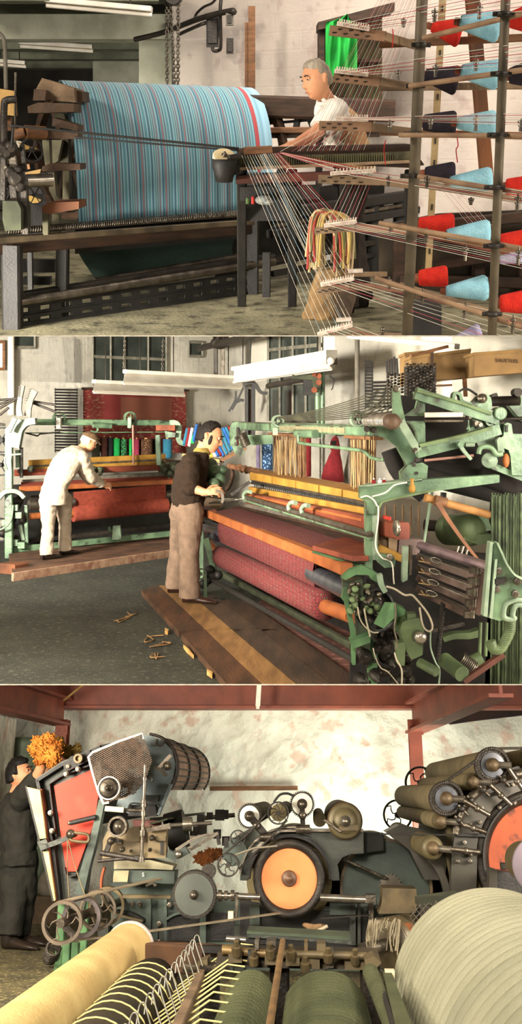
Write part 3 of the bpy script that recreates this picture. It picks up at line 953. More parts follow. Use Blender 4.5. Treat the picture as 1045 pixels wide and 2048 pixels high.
for i, row in enumerate((
        ((864, 53, 10, 924, 67, 24, RED, 'red'), (920, 44, 12, 1002, 55, 26, BLU, 'pale blue'), (1018, 40, 14, 1075, 36, 26, RED, 'red')),
        ((850, 150, 11, 918, 162, 25, BLK, 'black'), (922, 142, 12, 1001, 150, 26, BLU, 'pale blue'), (1018, 152, 14, 1075, 146, 24, BLK, 'black')),
        ((846, 245, 14, 914, 246, 21, BLK, 'black'), (914, 246, 11, 994, 246, 22, BLU, 'pale blue'), None),
        ((850, 347, 12, 912, 345, 19, BLK, 'black'), (900, 364, 10, 986, 357, 21, BLU, 'pale blue'), (1012, 374, 15, 1075, 372, 20, RED, 'red')),
        ((838, 448, 12, 910, 445, 17, RED, 'red'), (893, 468, 9, 982, 463, 22, BLU, 'pale blue'), (1000, 482, 13, 1070, 478, 20, RED, 'red')),
        ((838, 556, 15, 897, 552, 20, RED, 'red'), (892, 582, 10, 978, 575, 24, BLU, 'pale blue'), (1000, 607, 16, 1070, 603, 24, RED, 'red')))):
    where = ('top', 'second', 'third', 'fourth', 'fifth', 'sixth')[i]
    for j, c_ in enumerate(row):
        if c_:
            pos = ('beside the near grey post', 'between the two grey posts', 'cut by the right edge')[j]
            cone(*c_[:6], (6.0, 5.7, 5.3)[j], c_[6], '%s yarn cone %s on the creel\'s %s row' % (c_[7], pos, where), 'yarn cones on the creel')
cone(900, 690, 10, 966, 668, 22, 5.6, LIL, 'pale lilac blue yarn cone cropped at the bottom of the creel', 'yarn cones on the creel')
cone(1000, 520, 8, 1045, 514, 11, 5.6, LIL, 'small lilac yarn cone behind the poles at right edge', 'yarn cones on the creel')

# ---- yarns
def yarn(pts, m, label, group, rad=.0013):
    solo(r, 'yarn_strand', G().tube(pts, rad, 4, caps=False), m, label, 'yarn', group)
def fan(n, a0, a1, b0, b1, Da, Db, ms, label, group, sag=0, rad=.0013):
    for k in range(n):
        f = k/max(1, n-1)
        p = r.P(a0[0] + (a1[0]-a0[0])*f, a0[1] + (a1[1]-a0[1])*f, Da)
        q = r.P(b0[0] + (b1[0]-b0[0])*f, b0[1] + (b1[1]-b0[1])*f, Db)
        yarn(catenary(p, q, sag, 6) if sag else [p, q], ms[k % len(ms)], label, group, rad)
PW = [PALESTRAND, BLUESTRAND, PALESTRAND]
PK = [PINKSTRAND, PALESTRAND, REDSTRAND]
fan(7, (484, 311), (516, 309), (640, 690), (700, 648), 6.9, 6.15, PW, 'pale yarn slanting from the bench\'s left end to the lowest comb', 'yarns to the lowest comb')
fan(7, (520, 309), (545, 307), (645, 566), (706, 555), 6.9, 6.12, PW, 'pale yarn slanting from the bench to the sixth comb', 'yarns to the sixth comb')
fan(4, (522, 309), (530, 307), (675, 638), (702, 637), 6.9, 6.18, PW, 'pale yarn passing the sack to the short lower comb', 'yarns to the short lower comb')
fan(6, (548, 307), (558, 306), (652, 449), (690, 445), 6.9, 6.1, PK, 'pink yarn slanting from the bench to the fifth comb over the skein', 'yarns to the fifth comb')
fan(6, (560, 306), (566, 305), (668, 342), (740, 340), 6.9, 6.1, PK, 'pink yarn running almost level from the bench to the fourth comb', 'yarns to the fourth comb', rad=.0018)
fan(30, (596, 303), (728, 300), (768, -20), (850, -20), 6.95, 6.3, [PINKSTRAND, PALESTRAND, PINKSTRAND, IRON, PALESTRAND], 'fine yarn of the steep sheet rising past the man to the top', 'yarns of the steep sheet', rad=.001)
fan(12, (560, 304), (690, 300), (680, 236), (738, 238), 6.95, 6.1, [PALESTRAND, IRON, PINKSTRAND], 'yarn rising low in front of the man to the third comb', 'yarns to the third comb', rad=.001)
fan(8, (655, 447), (712, 443), (705, 342), (752, 341), 6.1, 6.15, [PALESTRAND, PINKSTRAND], 'yarn between the fourth and fifth combs', 'yarns between two combs')
for k, ((c0, c1), (e0, e1)) in enumerate((((690, 49), (738, 58)), (( -28, 40), 0)) if 0 else (
        (((682, 48), (738, 58)), ((1060, -34), (1060, 20))), (((680, 142), (736, 149)), ((1060, 84), (1060, 128))),
        (((680, 237), (736, 240)), ((1060, 226), (1060, 250))), (((675, 346), (750, 343)), ((1060, 408), (1060, 384))),
        (((655, 451), (711, 444)), ((1060, 540), (1060, 512))), (((650, 567), (708, 557)), ((1060, 714), (1060, 640))),
        (((645, 665), (700, 650)), ((900, 760), (900, 720))))):
    w = ('top', 'second', 'third', 'fourth', 'fifth', 'sixth', 'lowest')[k]
    fan(7, c0, c1, e0, e1, 6.08, 4.95 if k < 6 else 5.5, [PALESTRAND, PINKSTRAND, PALESTRAND, REDSTRAND if k in (0, 1) else PALESTRAND], 'yarn drawn from the %s comb along the poles to the cones' % w, 'yarns along the %s row' % w, rad=.0015)
fan(9, (880, 380), (925, 385), (940, 450), (985, 452), 6.3, 6.6, [PALESTRAND, PINKSTRAND], 'short slanting yarn behind the fourth row of cones', 'short yarns behind the cones', rad=.001)
yarn(spline([r.P(913, 262, 5.5), r.P(917, 290, 5.5), r.P(913, 300, 5.5), r.P(916, 325, 5.5)]), REDSTRAND, 'loose red yarn end dangling below the third row', None, .003)
yarn(spline([r.P(772, 280, 6.0), r.P(769, 300, 6.0), r.P(772, 330, 6.0)]), REDSTRAND, 'loose red yarn end hanging by the reed bench', None, .003)
yarn(spline([r.P(786, 58, 6.0), r.P(787, 75, 6.0), r.P(785, 95, 6.0)]), REDSTRAND, 'loose red yarn end hanging below the top arm', None, .003)

# ---- skein of thrums and the sack below it
t = Thing(r, 'yarn_skein', 'mixed skein of pale red and yellow thrums hung over the fifth arm', 'yarn skein', r.P(658, 540, 6.35))
random.seed(3)
cols = [(196, 172, 130), (178, 140, 118), (186, 160, 92), (150, 140, 100), (214, 190, 150), (160, 70, 62), (120, 122, 84), (204, 180, 140)]
for k, cc in enumerate(cols):
    g = G()
    for j in range(11):
        f = (k*11 + j*7.3) % 88/88
        xl = 622 + 26*f + random.uniform(-4, 4); xr = 668 + 36*f + random.uniform(-4, 4)
        yb = random.uniform(495, 545) - (12 if .3 < f < .6 else 0)
        D = 6.28 + .14*random.random()
        top = 418 + 10*abs(f-.4) + random.uniform(0, 6)
        pts = [r.P(xl - 3 + random.uniform(-5, 6), yb, D), r.P(xl - 2, 470, D), r.P(xl + 4, 435, D), r.P((xl+xr)/2 - 8, top, D), r.P(xr - 10, 432 + 4*f, D), r.P(xr, 470, D), r.P(xr + random.uniform(-6, 4), yb + random.uniform(-8, 16), D)]
        g.tube(spline(pts, 4), .009, 5)
    t.part('hank', g, mat('hank_%d' % k, cc, rough=.95), label=('red hank' if k == 5 else None))
SK = mat('sacking', (122, 96, 62), (88, 68, 44), 14, .9, 0, .5, 60)
t = Thing(r, 'sack', 'brown sack slumped on the concrete under the skein', 'sack', r.Z(665, 640))
bs = r.Z(650, 642)
g = G(); rows = []
for i in range(13):
    z = i/12
    w = .15*(1 - .35*z**2)*(1.1 if z < .15 else 1)
    rows.append([bs + V((.05*z, .12, .36*z)) + V((math.cos(2*PI*k/24)*w*(1+.06*math.sin(3*k+z*4)), math.sin(2*PI*k/24)*w*.7, .012*math.sin(k*2.1))) for k in range(24)])
g.grid(rows, closed=True, uv=False)
g.f.append(tuple(range(len(g.v)-24, len(g.v)))); g.f.append(tuple(range(23, -1, -1)))
t.part('body', g, SK)
t.part('fold', slab(G(), r, [(672, 560), (715, 575), (712, 600), (700, 640), (676, 634)], 7.2, .08), mat('dark_sacking', (66, 52, 38), (46, 36, 28), 14, .9, 0, .4, 60))
# ================================================================ STOREY 2: the weaving shed
r = R2
def band(g, pts_px, D, w, th, n=4):           # tapered arm along a pixel path: w = widths in px, th metres deep
    P = [V((x, y, 0)) for x, y in pts_px]
    P = spline(P, n) if n > 1 else P
    m = len(P)
    ws = [w[0] + (w[-1]-w[0])*i/(m-1) for i in range(m)] if isinstance(w, (tuple, list)) else [w]*m
    a, b = [], []
    for i in range(m):
        d = (P[min(i+1, m-1)] - P[max(i-1, 0)]).normalized()
        o = V((-d.y, d.x, 0))*ws[i]/2
        a.append((P[i].x+o.x, P[i].y+o.y)); b.append((P[i].x-o.x, P[i].y-o.y))
    DD = D if callable(D) else (lambda x: D)
    room = r
    for i in range(m-1):
        q = [room.P(*a[i], DD(a[i][0])), room.P(*a[i+1], DD(a[i+1][0])), room.P(*b[i+1], DD(b[i+1][0])), room.P(*b[i], DD(b[i][0]))]
        g.hexa([q[3], q[2], q[1], q[0]] + [p + V((0, th, 0)) for p in (q[3], q[2], q[1], q[0])])
    return g


def bolts(T_, name, spots, D, rad, m, parent=None):
    for x, y in spots:
        p = r.P(x, y, D)
        T_.part(name, G().lathe(p, (0, -1, 0), [(0, -.02), (rad, -.02), (rad, .006), (rad*.55, .008), (rad*.55, .022), (0, .022)], 10, smooth=False), m, parent)


A2, B2 = V((-.63, 10.3, 0)), V((.551, 6.0, 0))
n2 = V((.9643, .2647, 0))
def L2(x, y, off=0.0):
    return r.L(x, y, A2 + n2*off, B2 + n2*off)
A1, B1 = r.Z(20, 1115), r.Z(345, 1090)
n1 = V((-(B1-A1).y, (B1-A1).x, 0)).normalized()
def L1(x, y, off=0.0):
    return r.L(x, y, A1 + n1*off, B1 + n1*off)

# ---- shell
W2 = wall_mat('white_brick', (228, 222, 206), (214, 209, 196), .45, .15, 7, 4.2, .3, .35, (206, 200, 187))
ka, kb = r.P(437, 900, 18.0), r.P(0, 900, 15.0)
dk = (kb - ka); dk.z = 0
ka.z = kb.z = 0
g = G().grid([[ka + dk*(1.4*j/4) + V((0, 0, 3.6*i/3)) for j in range(5)] for i in range(4)])
g.prism([ka, ka + dk*1.4, ka + dk*1.4 + V((-.2, .3, 0)), ka + V((0, .3, 0))], V((0, 0, 3.6)))
struct(r, 'wall_back_2', g, W2)
kr = ka + V((.2647, -.9643, 0))*12.5
g = G().grid([[ka.lerp(kr, j/4) + V((0, 0, 3.6*i/3)) for j in range(5)] for i in range(4)])
g.prism([ka, kr, kr + V((.3, 0, 0)), ka + V((.3, 0, 0))], V((0, 0, 3.6)))
struct(r, 'wall_right_2', g, W2)
TAR = mat('tarred_floor', (58, 60, 52), (44, 45, 40), 2.2, .8, 0, .5, 60, c3=(86, 84, 72), s3=22)
g = G().grid([[V((-6 + 12*j/4, 6.2 + 13*i/4, 0)) for j in range(5)] for i in range(5)])
struct(r, 'floor_2', g, TAR)
def WB(x, y, off=.0):                          # on the back wall, off metres in front
    n = V((dk.y, -dk.x, 0)).normalized()
    n = n if n.y < 0 else -n
    return r.L(x, y, ka + n*off, ka + dk + n*off)
nW = V((dk.y, -dk.x, 0)).normalized(); nW = nW if nW.y < 0 else -nW
nR = V((-.9643, -.2647, 0))
def WR(x, y, off=.0):
    return r.L(x, y, ka + nR*off, kr + nR*off)
GLASS = mat('dark_glass', (40, 44, 40), (62, 68, 62), 2, .12)
SASH = mat('sash_paint', (120, 116, 102), (92, 88, 76), 10, .6)
def window(name, f, n, x0, y0, x1, y1, vs, hs, tops=None):
    g = G().prism([f(x0, y0, .01), f(x1, y0, .01), f(x1, y1, .01), f(x0, y1, .01)], n*.02)
    o = struct(r, name, g, GLASS)
    fr = G()
    for x in vs:
        fr.bar(f(x, y0, .05), f(x, y1, .05), .03, .05)
    for ya, yb in hs:
        fr.bar(f(x0, ya, .05), f(x1, yb, .05), .03, .05)
    struct(r, 'window_frame', fr, SASH)
window('window_1', WB, nW, 186, 640, 333, 772, (186, 222, 250, 297, 333), ((713, 719), (640, 640)))
window('window_2', WR, nR, 537, 640, 640, 842, (537, 560, 586, 612, 640), ((700, 690), (770, 762)))
window('window_3', WB, nW, 28, 640, 70, 695, (28, 70), ((695, 695),))
window('window_4', WB, nW, 378, 684, 405, 712, (378, 405), ((684, 685), (712, 713)))

# ---- long white lamp troughs
def trough(a0, a1, b0, b1, Da, Db, label, dz=.13):
    # a0-a1 upper edge, b0-b1 lower edge in the photo
    p, q = r.P(*a0, Da), r.P(*a1, Db)
    s, t_ = r.P(*b0, Da - .25), r.P(*b1, Db - .25)
    t = Thing(r, 'lamp_trough', label, 'ceiling lamp', (p+q)/2)
    back = V((0, .28, 0))
    g = G()
    g.hexa([s, t_, q + back*.4 - V((0, 0, .02)), p + back*.4 - V((0, 0, .02)), s + V((0, 0, .015)), t_ + V((0, 0, .015)), q + back*.4, p + back*.4])
    t.part('reflector', g, WHITE)
    t.part('spine', G().bar(p + back*.3 + V((0, 0, .02)), q + back*.3 + V((0, 0, .02)), .08, .05), WHITE)
    t.part('rim', G().cyl(s, t_, .012, n=6), mat('cream_rim', (196, 188, 166), rough=.5))
    t.part('lamp_tube', G().cyl(s.lerp(p, .4) - V((0, -.1, .06)), t_.lerp(q, .4) - V((0, -.1, .06)), .019, n=8), WHITE)
    for k in (.12, .88):
        h = p.lerp(q, k) + back*.3
        t.part('hanger', G().cyl(h, h + V((0, 0, 1.2)), .008, n=6), IRON)
    return t
trough((186, 765), (366, 774), (186, 783), (370, 790), 14.0, 15.6, 'lower white lamp trough hanging across the maroon tapestry\'s top')
trough((248, 745), (482, 757), (246, 766), (486, 776), 13.6, 15.4, 'upper white lamp trough crossing the barred window\'s foot')
t = trough((468, 740), (668, 707), (468, 765), (660, 735), 13.2, 9.6, 'large white lamp trough running towards the viewer before the tall dark window')
g = G().box(r.P(664, 715, 9.55), (.1, .1, .14)); t.part('end_cap', g, mat('grey_paint', (110, 104, 94))); t.part('lamp_holder', G().ball(r.P(662, 722, 9.4), .035, 10), WHITE)
solo(r, 'lamp_rail', G().bar(r.P(700, 672, 8.0), r.P(915, 693, 7.2), .06, .04), mat('shaded_white', (170, 164, 150), rough=.6), 'thin pale rail crossing the upper right wall', 'rail')

# ---- tapestry, dark slat chain, fabric rolls
TP = mat('maroon_tapestry', (104, 40, 34), (84, 30, 28), 6, .9)
nt, N, b, link = nodes_of(TP)
uv = N.new('ShaderNodeUVMap'); sp = N.new('ShaderNodeSeparateXYZ'); link(uv.outputs[0], sp.inputs[0])
def rng(out, lo, hi):
    a = N.new('ShaderNodeMath'); a.operation = 'GREATER_THAN'; a.inputs[1].default_value = lo; link(out, a.inputs[0])
    c = N.new('ShaderNodeMath'); c.operation = 'LESS_THAN'; c.inputs[1].default_value = hi; link(out, c.inputs[0])
    d = N.new('ShaderNodeMath'); d.operation = 'MULTIPLY'; link(a.outputs[0], d.inputs[0]); link(c.outputs[0], d.inputs[1])
    return d.outputs[0]
def mul(a, c, op='MULTIPLY'):
    d = N.new('ShaderNodeMath'); d.operation = op; link(a, d.inputs[0]); link(c, d.inputs[1]); return d.outputs[0]
blk_ = mul(rng(sp.outputs[0], .36, .86), rng(sp.outputs[1], .12, .56))
ck = N.new('ShaderNodeTexChecker'); ck.inputs['Scale'].default_value = 70; link(uv.outputs[0], ck.inputs['Vector'])
bld = mul(blk_, ck.outputs['Fac'])
vo = N.new('ShaderNodeTexNoise'); vo.inputs['Scale'].default_value = 26; vo.inputs['Detail'].default_value = 3; link(uv.outputs[0], vo.inputs['Vector'])
vg = N.new('ShaderNodeMath'); vg.operation = 'GREATER_THAN'; vg.inputs[1].default_value = .57; link(vo.outputs['Fac'], vg.inputs[0])
edge = mul(mul(rng(sp.outputs[0], .0, .2), rng(sp.outputs[0], .86, 1.0), 'ADD'), rng(sp.outputs[1], .56, .78), 'MAXIMUM')
pat_ = mul(mul(vg.outputs[0], edge), bld, 'MAXIMUM')
mx = N.new('ShaderNodeMix'); mx.data_type = 'RGBA'; mx.inputs['A'].default_value = rgba((98, 36, 32)); mx.inputs['B'].default_value = rgba((112, 80, 58)); link(pat_, mx.inputs['Factor'])
link(mx.outputs['Result'], b.inputs['Base Color'])
t = Thing(r, 'tapestry', 'large maroon tapestry picturing a building, hung on the white wall', 'tapestry', WB(270, 900, .2))
rows = [[WB(168 + 205*j/30, 778 + 4*j/30 + (124)*i/12, .14 + .02*math.sin(j*.9)) for j in range(31)] for i in range(13)]
g = G().grid(rows); g.grid([[p - nW*.02 for p in q] for q in rows])
t.part('woven_panel', g, TP)
t.part('hanging_rod', G().cyl(WB(164, 777, .16), WB(378, 781, .16), .02, n=8), WOODD)
t = Thing(r, 'lag_chain', 'dark slatted card chain hanging on the wall behind the stooping man', 'card chain', WB(133, 905, .3))
for k in range(22):
    y = 779 + k*5.8
    t.part('slat', G().bar(WB(110, y, .3), WB(155, y+.8, .3), .03, .027), BLACK)
for x in (111, 154):
    t.part('cord', G().bar(WB(x, 776, .26), WB(x, 906, .26), .012), IRON)
t = Thing(r, 'wall_ledge', 'plain dark ledge carrying the standing fabric rolls', 'shelf', WB(250, 930, .3))
t.part('board', G().bar(WB(165, 918, .3), WB(345, 922, .3), .5, .04, up=(0, 0, 1)), WOODD)
t.part('bracket', G().bar(WB(200, 921, .3), WB(202, 1060, .3), .05), WOODD)
t.part('bracket', G().bar(WB(320, 924, .3), WB(320, 1060, .3), .05), WOODD)
def pattern(name, c1, c2, sc=40):
    m = mat(name, c1, rough=.9)
    nt, N, b, link = nodes_of(m)
    tc = N.new('ShaderNodeTexCoord'); vo = N.new('ShaderNodeTexVoronoi'); vo.inputs['Scale'].default_value = sc
    link(tc.outputs['Object'], vo.inputs['Vector'])
    rp = ramp(N, [(0, c2), (.36, c1)]); link(vo.outputs['Distance'], rp.inputs['Fac']); link(rp.outputs['Color'], b.inputs['Base Color'])
    return m
FAB = {'olive': mat('olive_fabric', (58, 58, 40), (46, 46, 32), 20, .9), 'brown': mat('brown_fabric', (84, 48, 38), (66, 38, 30), 20, .9), 'slate': mat('slate_fabric', (44, 46, 46), (36, 38, 38), 20, .9),
       'green': mat('bright_green_fabric', (38, 172, 84), (30, 150, 72), 20, .9), 'greenpat': pattern('green_patterned_fabric', (36, 70, 46), (70, 170, 100), 38), 'maroon': mat('maroon_fabric', (136, 44, 66), (116, 36, 56), 20, .9),
       'goldpat': pattern('gold_patterned_fabric', (66, 42, 30), (120, 88, 52), 34), 'dark': mat('dark_fabric', (34, 30, 26), (26, 24, 22), 20, .9), 'red': mat('crimson_fabric', (118, 30, 34), (98, 25, 29), 20, .9),
       'teal': mat('teal_fabric', (44, 104, 128), (36, 90, 112), 20, .9), 'blue': mat('blue_fabric', (40, 88, 150), (34, 74, 128), 20, .9), 'white': mat('white_fabric', (214, 210, 200), rough=.9), 'yellow': mat('yellow_fabric', (196, 180, 70), rough=.9), 'purple': mat('purple_fabric', (116, 104, 130), rough=.9)}
def roll(f, x0, x1, y0, y1, off, m, label, lean=0, group=None):
    a_, b_ = f((x0+x1)/2, y1, off), f((x0+x1)/2 + lean, y0, off)
    rad = (x1-x0)/2*r.u(a_.y)
    t = Thing(r, 'fabric_roll', label, 'fabric roll', a_, group)
    d = (b_-a_)
    t.part('cloth', G().lathe(a_, d, [(0, 0), (rad*.9, 0), (rad, .01), (rad, d.length-.01), (rad*.9, d.length), (rad*.3, d.length), (rad*.3, d.length-.03)], 18), m)
    t.part('tube', G().cyl(b_ - d.normalized()*.05, b_ + d.normalized()*.02, rad*.28, n=10), WOODL)
for x0, x1, y0, m, lab in ((184, 200, 874, 'olive', 'dull olive fabric roll nearest the stooping man\'s face'), (202, 215, 874, 'brown', 'plain brown fabric roll right of the olive one'), (216, 226, 875, 'slate', 'narrow slate fabric roll left of the bright green roll'), (226, 240, 877, 'green', 'wide bright green fabric roll on the ledge'), (240, 254, 878, 'greenpat', 'green patterned fabric roll between two bright green rolls'), (258, 264, 878, 'green', 'thin bright green fabric roll on the ledge'), (268, 279, 878, 'maroon', 'pink maroon fabric roll below the loom rail'), (280, 305, 878, 'goldpat', 'wide brown roll with gold dots on the ledge'), (306, 319, 877, 'dark', 'near black fabric roll at the ledge\'s right end')):
    roll(WB, x0, x1, y0, 916, .3, FAB[m], lab, 0, 'fabric rolls on the ledge')
# wall things between the looms
t = Thing(r, 'sample_rack', 'tilted wooden rack of thin coloured rolls beside the dark-haired man\'s head', 'rack', WB(445, 922, .5))
D_ = 13.4
t.part('tray', band(G(), [(365, 910), (440, 922)], D_, 6, .25, 1), WOODL)
t.part('tray', band(G(), [(440, 922), (492, 896)], D_, 7, .25, 1), WOODM)
t.part('bracket', band(G(), [(440, 922), (446, 925), (440, 930)], D_, 4, .25, 1), WOODD)
for k, (xa, ya, xb, yb, m, lab) in enumerate((
        (368, 890, 375, 858, 'teal', 'short teal roll at the rack\'s far left'), (373, 893, 379, 857, 'red', 'thin red roll left of the white roll'), (378, 892, 385, 857, 'white', 'thin white roll in the rack left of the man'), (385, 885, 388, 868, 'green', 'little green roll by the man\'s collar'), (387, 884, 394, 850, 'blue', 'blue roll leaning behind the man\'s neck'), (394, 880, 400, 849, 'dark', 'dark roll leaning behind the man\'s head'),
        (424, 913, 414, 895, 'yellow', 'small yellow roll below the man\'s chin'), (431, 912, 421, 893, 'white', 'small white roll below the man\'s chin'), (437, 912, 427, 892, 'blue', 'small blue roll below the man\'s chin'), (443, 911, 431, 888, 'red', 'small red roll below the man\'s chin'),
        (448, 912, 432, 880, 'blue', 'first long blue roll right of the man\'s mouth'), (455, 908, 438, 868, 'teal', 'second long teal roll right of the man\'s face'), (461, 903, 442, 858, 'teal', 'third long teal roll right of the man\'s face'), (467, 899, 447, 856, 'blue', 'fourth long roll near the green rail'), (473, 895, 452, 855, 'teal', 'fifth long roll near the green rail'), (478, 892, 458, 854, 'red', 'last red roll in the rack beside the green rail'))):
    u = r.u(D_)
    a_, b_ = r.P(xa, ya, D_ - .02), r.P(xb, yb, D_ + .1)
    tt = Thing(r, 'sample_roll', lab, 'fabric roll', a_, 'thin rolls in the tilted rack')
    tt.part('cloth', G().cyl(a_, b_, 3.2*u, n=12), FAB[m])
    tt.part('tip', G().cyl(b_, b_ + (b_-a_).normalized()*.03, 2*u, n=8), WOODD)
roll(WR, 524, 546, 880, 944, .25, pattern('blue_check_fabric', (36, 56, 84), (110, 140, 170), 30), 'blue checked fabric roll standing left of the harness cords', 0)
roll(WR, 513, 521, 890, 944, .2, FAB['purple'], 'pale purple fabric roll beside the blue checked roll', 0)
roll(WR, 609, 623, 870, 953, .25, FAB['red'], 'crimson fabric roll standing right of the first harness cords', 0)
roll(WR, 599, 608, 875, 952, .3, pattern('dotted_fabric', (70, 34, 30), (150, 110, 90), 40), 'dark dotted fabric roll left of the crimson roll', 0)
roll(WB, 326, 344, 878, 916, .5, FAB['teal'], 'teal fabric roll half hidden behind the green loom post', 0)
# red hooded cloth
t = Thing(r, 'hooded_coat', 'red hooded coat hanging on the white wall behind the loom', 'coat', WR(666, 965, .2))
c = WR(666, 890, .2)
g = G(); rows = []
for y, w, cx in ((872, 4, 672), (876, 12, 671), (884, 18, 670), (895, 21, 671), (902, 18, 672), (907, 20, 671), (912, 24, 670), (922, 30, 669), (935, 38, 667), (950, 44, 666), (964, 46, 666)):
    p = WR(cx, y, .2); u = r.u(p.y)
    rows.append([p + V((math.cos(2*PI*k/24)*w/2*u, math.sin(2*PI*k/24)*w*.28*u*(1 + .12*math.sin(k*3)), 0)) for k in range(24)])
g.grid(rows, closed=True, uv=False)
t.part('cloth', g, FAB['red'])
t.part('patch', G().box(WR(668, 886, .33), (.06, .02, .05)), FAB['dark'])
t.part('hook', G().cyl(WR(673, 870, .0), WR(673, 870, .3), .012, n=6), IRON)

# ---- shafts, brackets and tools on the walls
t = Thing(r, 'line_shaft', 'overhead line shaft and hanger bracket near the room corner', 'line shaft', r.P(440, 760, 15))
t.part('shaft', G().cyl(r.P(398, 697, 16.4), r.P(520, 668, 12.6), .05), IRON)
t.part('hanger', G().bar(r.P(432, 690, 15.2), r.P(432, 753, 15.2), .06, .1), IRON)
t.part('hanger', G().bar(r.P(446, 690, 15.2), r.P(446, 753, 15.2), .06, .1), STEEL)
t.part('bearing', G().ball(r.P(440, 686, 15.1), .12, 12, (1.2, 1, .8)), IRON)
t.part('pulley', G().wheel(r.P(442, 676, 15.0), (.7, .7, 0), .12, .1, 5), IRON)
t = Thing(r, 'belt_drive', 'dark upright belt drive with curved bracket beside the tall window', 'belt drive', r.P(500, 880, 12.9))
t.part('post', rect(G(), r, 490, 772, 497, 872, 12.9, .1), BLACK)
t.part('post', rect(G(), r, 503, 772, 511, 872, 12.9, .1), BLACK)
t.part('belt', rect(G(), r, 497, 778, 503, 872, 12.95, .02), WOODD)
t.part('bracket', band(G(), [(487, 768), (500, 763), (512, 770), (522, 784), (536, 786)], 12.85, (12, 5), .12), BLACK)
t = Thing(r, 'wall_tools', 'dark hooked iron tool hanging on the wall left of belt drive', 'tool', r.P(470, 825, 14.4))
t.part('arm', band(G(), [(472, 782), (471, 800), (458, 823)], 14.4, 4, .05), BLACK)
t.part('arm', band(G(), [(487, 775), (478, 795), (464, 820)], 14.38, 4, .05), BLACK)
t.part('hook', band(G(), [(470, 806), (482, 800), (488, 802)], 14.36, 6, .05), BLACK)
solo(r, 'rope', G().tube(catenary(r.P(502, 668, 13), r.P(500, 730, 13), 0, 4), .012, 6), BLACK, 'straight dark cord dropping from the ceiling left of tall window', 'rope')
solo(r, 'hanging_chain', chain(G(), r.P(250, 676, 14.6), r.P(248, 745, 14.6), 16, .006, .015), STEEL, 'thin chain hanging in front of the barred window', 'chain')
solo(r, 'hanging_chain', chain(G(), r.P(327, 676, 14.8), r.P(325, 748, 14.8), 16, .006, .015), STEEL, 'thin chain hanging at the barred window\'s right side', 'chain')
solo(r, 'wall_pipe', G().cyl(r.P(22, 660, 15.0), r.P(22, 830, 15.0), .05), WHITE, 'white painted pipe running up the left wall', 'pipe')
t = Thing(r, 'framed_notice', 'small wooden frame at the top left corner of the white wall', 'frame', WB(2, 745, .1))
t.part('frame', G().bar(WB(8, 684, .1), WB(8, 738, .1), .04), WOODM); t.part('frame', G().bar(WB(-20, 684, .1), WB(8, 684, .1), .04), WOODM); t.part('frame', G().bar(WB(-20, 738, .1), WB(8, 738, .1), .04), WOODM)
t.part('sheet', G().prism([WB(-20, 684, .06), WB(8, 684, .06), WB(8, 738, .06), WB(-20, 738, .06)], nW*.02), WHITE)
t = Thing(r, 'overhead_winder', 'green shaft bracket on pipes beside the tall dark window', 'machine', r.P(640, 880, 10.6))
t.part('pipe', G().cyl(r.P(636, 745, 10.7), r.P(636, 875, 10.7), .03), GREEN); t.part('pipe', G().cyl(r.P(646, 745, 10.9), r.P(646, 875, 10.9), .025), GREEN)
t.part('shaft', G().cyl(r.P(537, 772, 12.2), r.P(625, 755, 10.8), .035), IRON)
t.part('block', rect(G(), r, 608, 745, 626, 790, 10.7, .2), BLACK)
t.part('head', slab(G(), r, [(585, 750), (640, 743), (645, 760), (640, 782), (628, 785), (625, 760), (585, 757)], 10.6, .15), mat('mossy_iron', (72, 76, 56), (48, 50, 38)))
for x, y in ((630, 748), (638, 765), (629, 780), (638, 752)):
    t.part('wheel', G().disc(r.P(x, y, 10.5), (0, 1, 0), .03, .05, 14), mat('rust', (132, 70, 44), (100, 52, 34), 10, .7))
solo(r, 'wall_pipe', G().cyl(r.P(715, 665, 9.0), r.P(715, 850, 9.0), .022), mat('grey_paint', (110, 104, 94)), 'thin dark upright pipe on the white right wall', 'pipe')
solo(r, 'wire_loop', G().tube(spline([r.P(660, 752, 9.6), r.P(667, 760, 9.6), r.P(666, 775, 9.6), r.P(663, 780, 9.6)]), .006, 5), BLACK, 'short curved wire hook on the white wall', 'wire')

# ---- pattern chains hung by the machine and the shelf of boxes
def beads(g, x0, y0, x1, y1, D, nx, ny, w=.9):
    u = r.u(D)
    for i in range(ny):
        for j in range(nx):
            p = r.P(x0 + (x1-x0)*(j+.5)/nx, y0 + (y1-y0)*(i+.5)/ny + (2 if j % 2 else 0), D + .02*math.sin(i*1.3+j))
            g.lathe(p - V((.5*(x1-x0)/nx*u*w, 0, 0)), (1, 0, .25), [(.2*(y1-y0)/ny*u, 0), (.46*(y1-y0)/ny*u, .1*(x1-x0)/nx*u), (.46*(y1-y0)/ny*u, .8*(x1-x0)/nx*u*w), (.2*(y1-y0)/ny*u, (x1-x0)/nx*u*w)], 6)
    return g
CHM = mat('peg_iron', (46, 40, 34), (70, 60, 50), 30, .5, .4)
t = Thing(r, 'peg_chain', 'narrow column of dark pegs hanging on the right wall', 'pattern chain', r.P(738, 818, 8.6))
for k in range(15):
    y = 724 + 6.4*k
    t.part('peg_bar', G().cyl(r.P(730, y, 8.6), r.P(747, y, 8.6), .011, n=8), BLACK)
t.part('cord', G().bar(r.P(732, 722, 8.62), r.P(732, 820, 8.62), .008), IRON); t.part('cord', G().bar(r.P(745, 722, 8.62), r.P(745, 820, 8.62), .008), IRON)
t = Thing(r, 'peg_chain', 'wider row of dark pegs just left of the tall green lever', 'pattern chain', r.P(765, 825, 7.9))
for k in range(8):
    y = 765 + 7*k
    t.part('peg_bar', G().cyl(r.P(744, y, 7.9), r.P(784, y - 1, 7.9), .010, n=8), BLACK)
t = Thing(r, 'rod_bundle', 'upright bundle of dark iron rods on the right wall', 'rods', r.P(785, 748, 8.4))
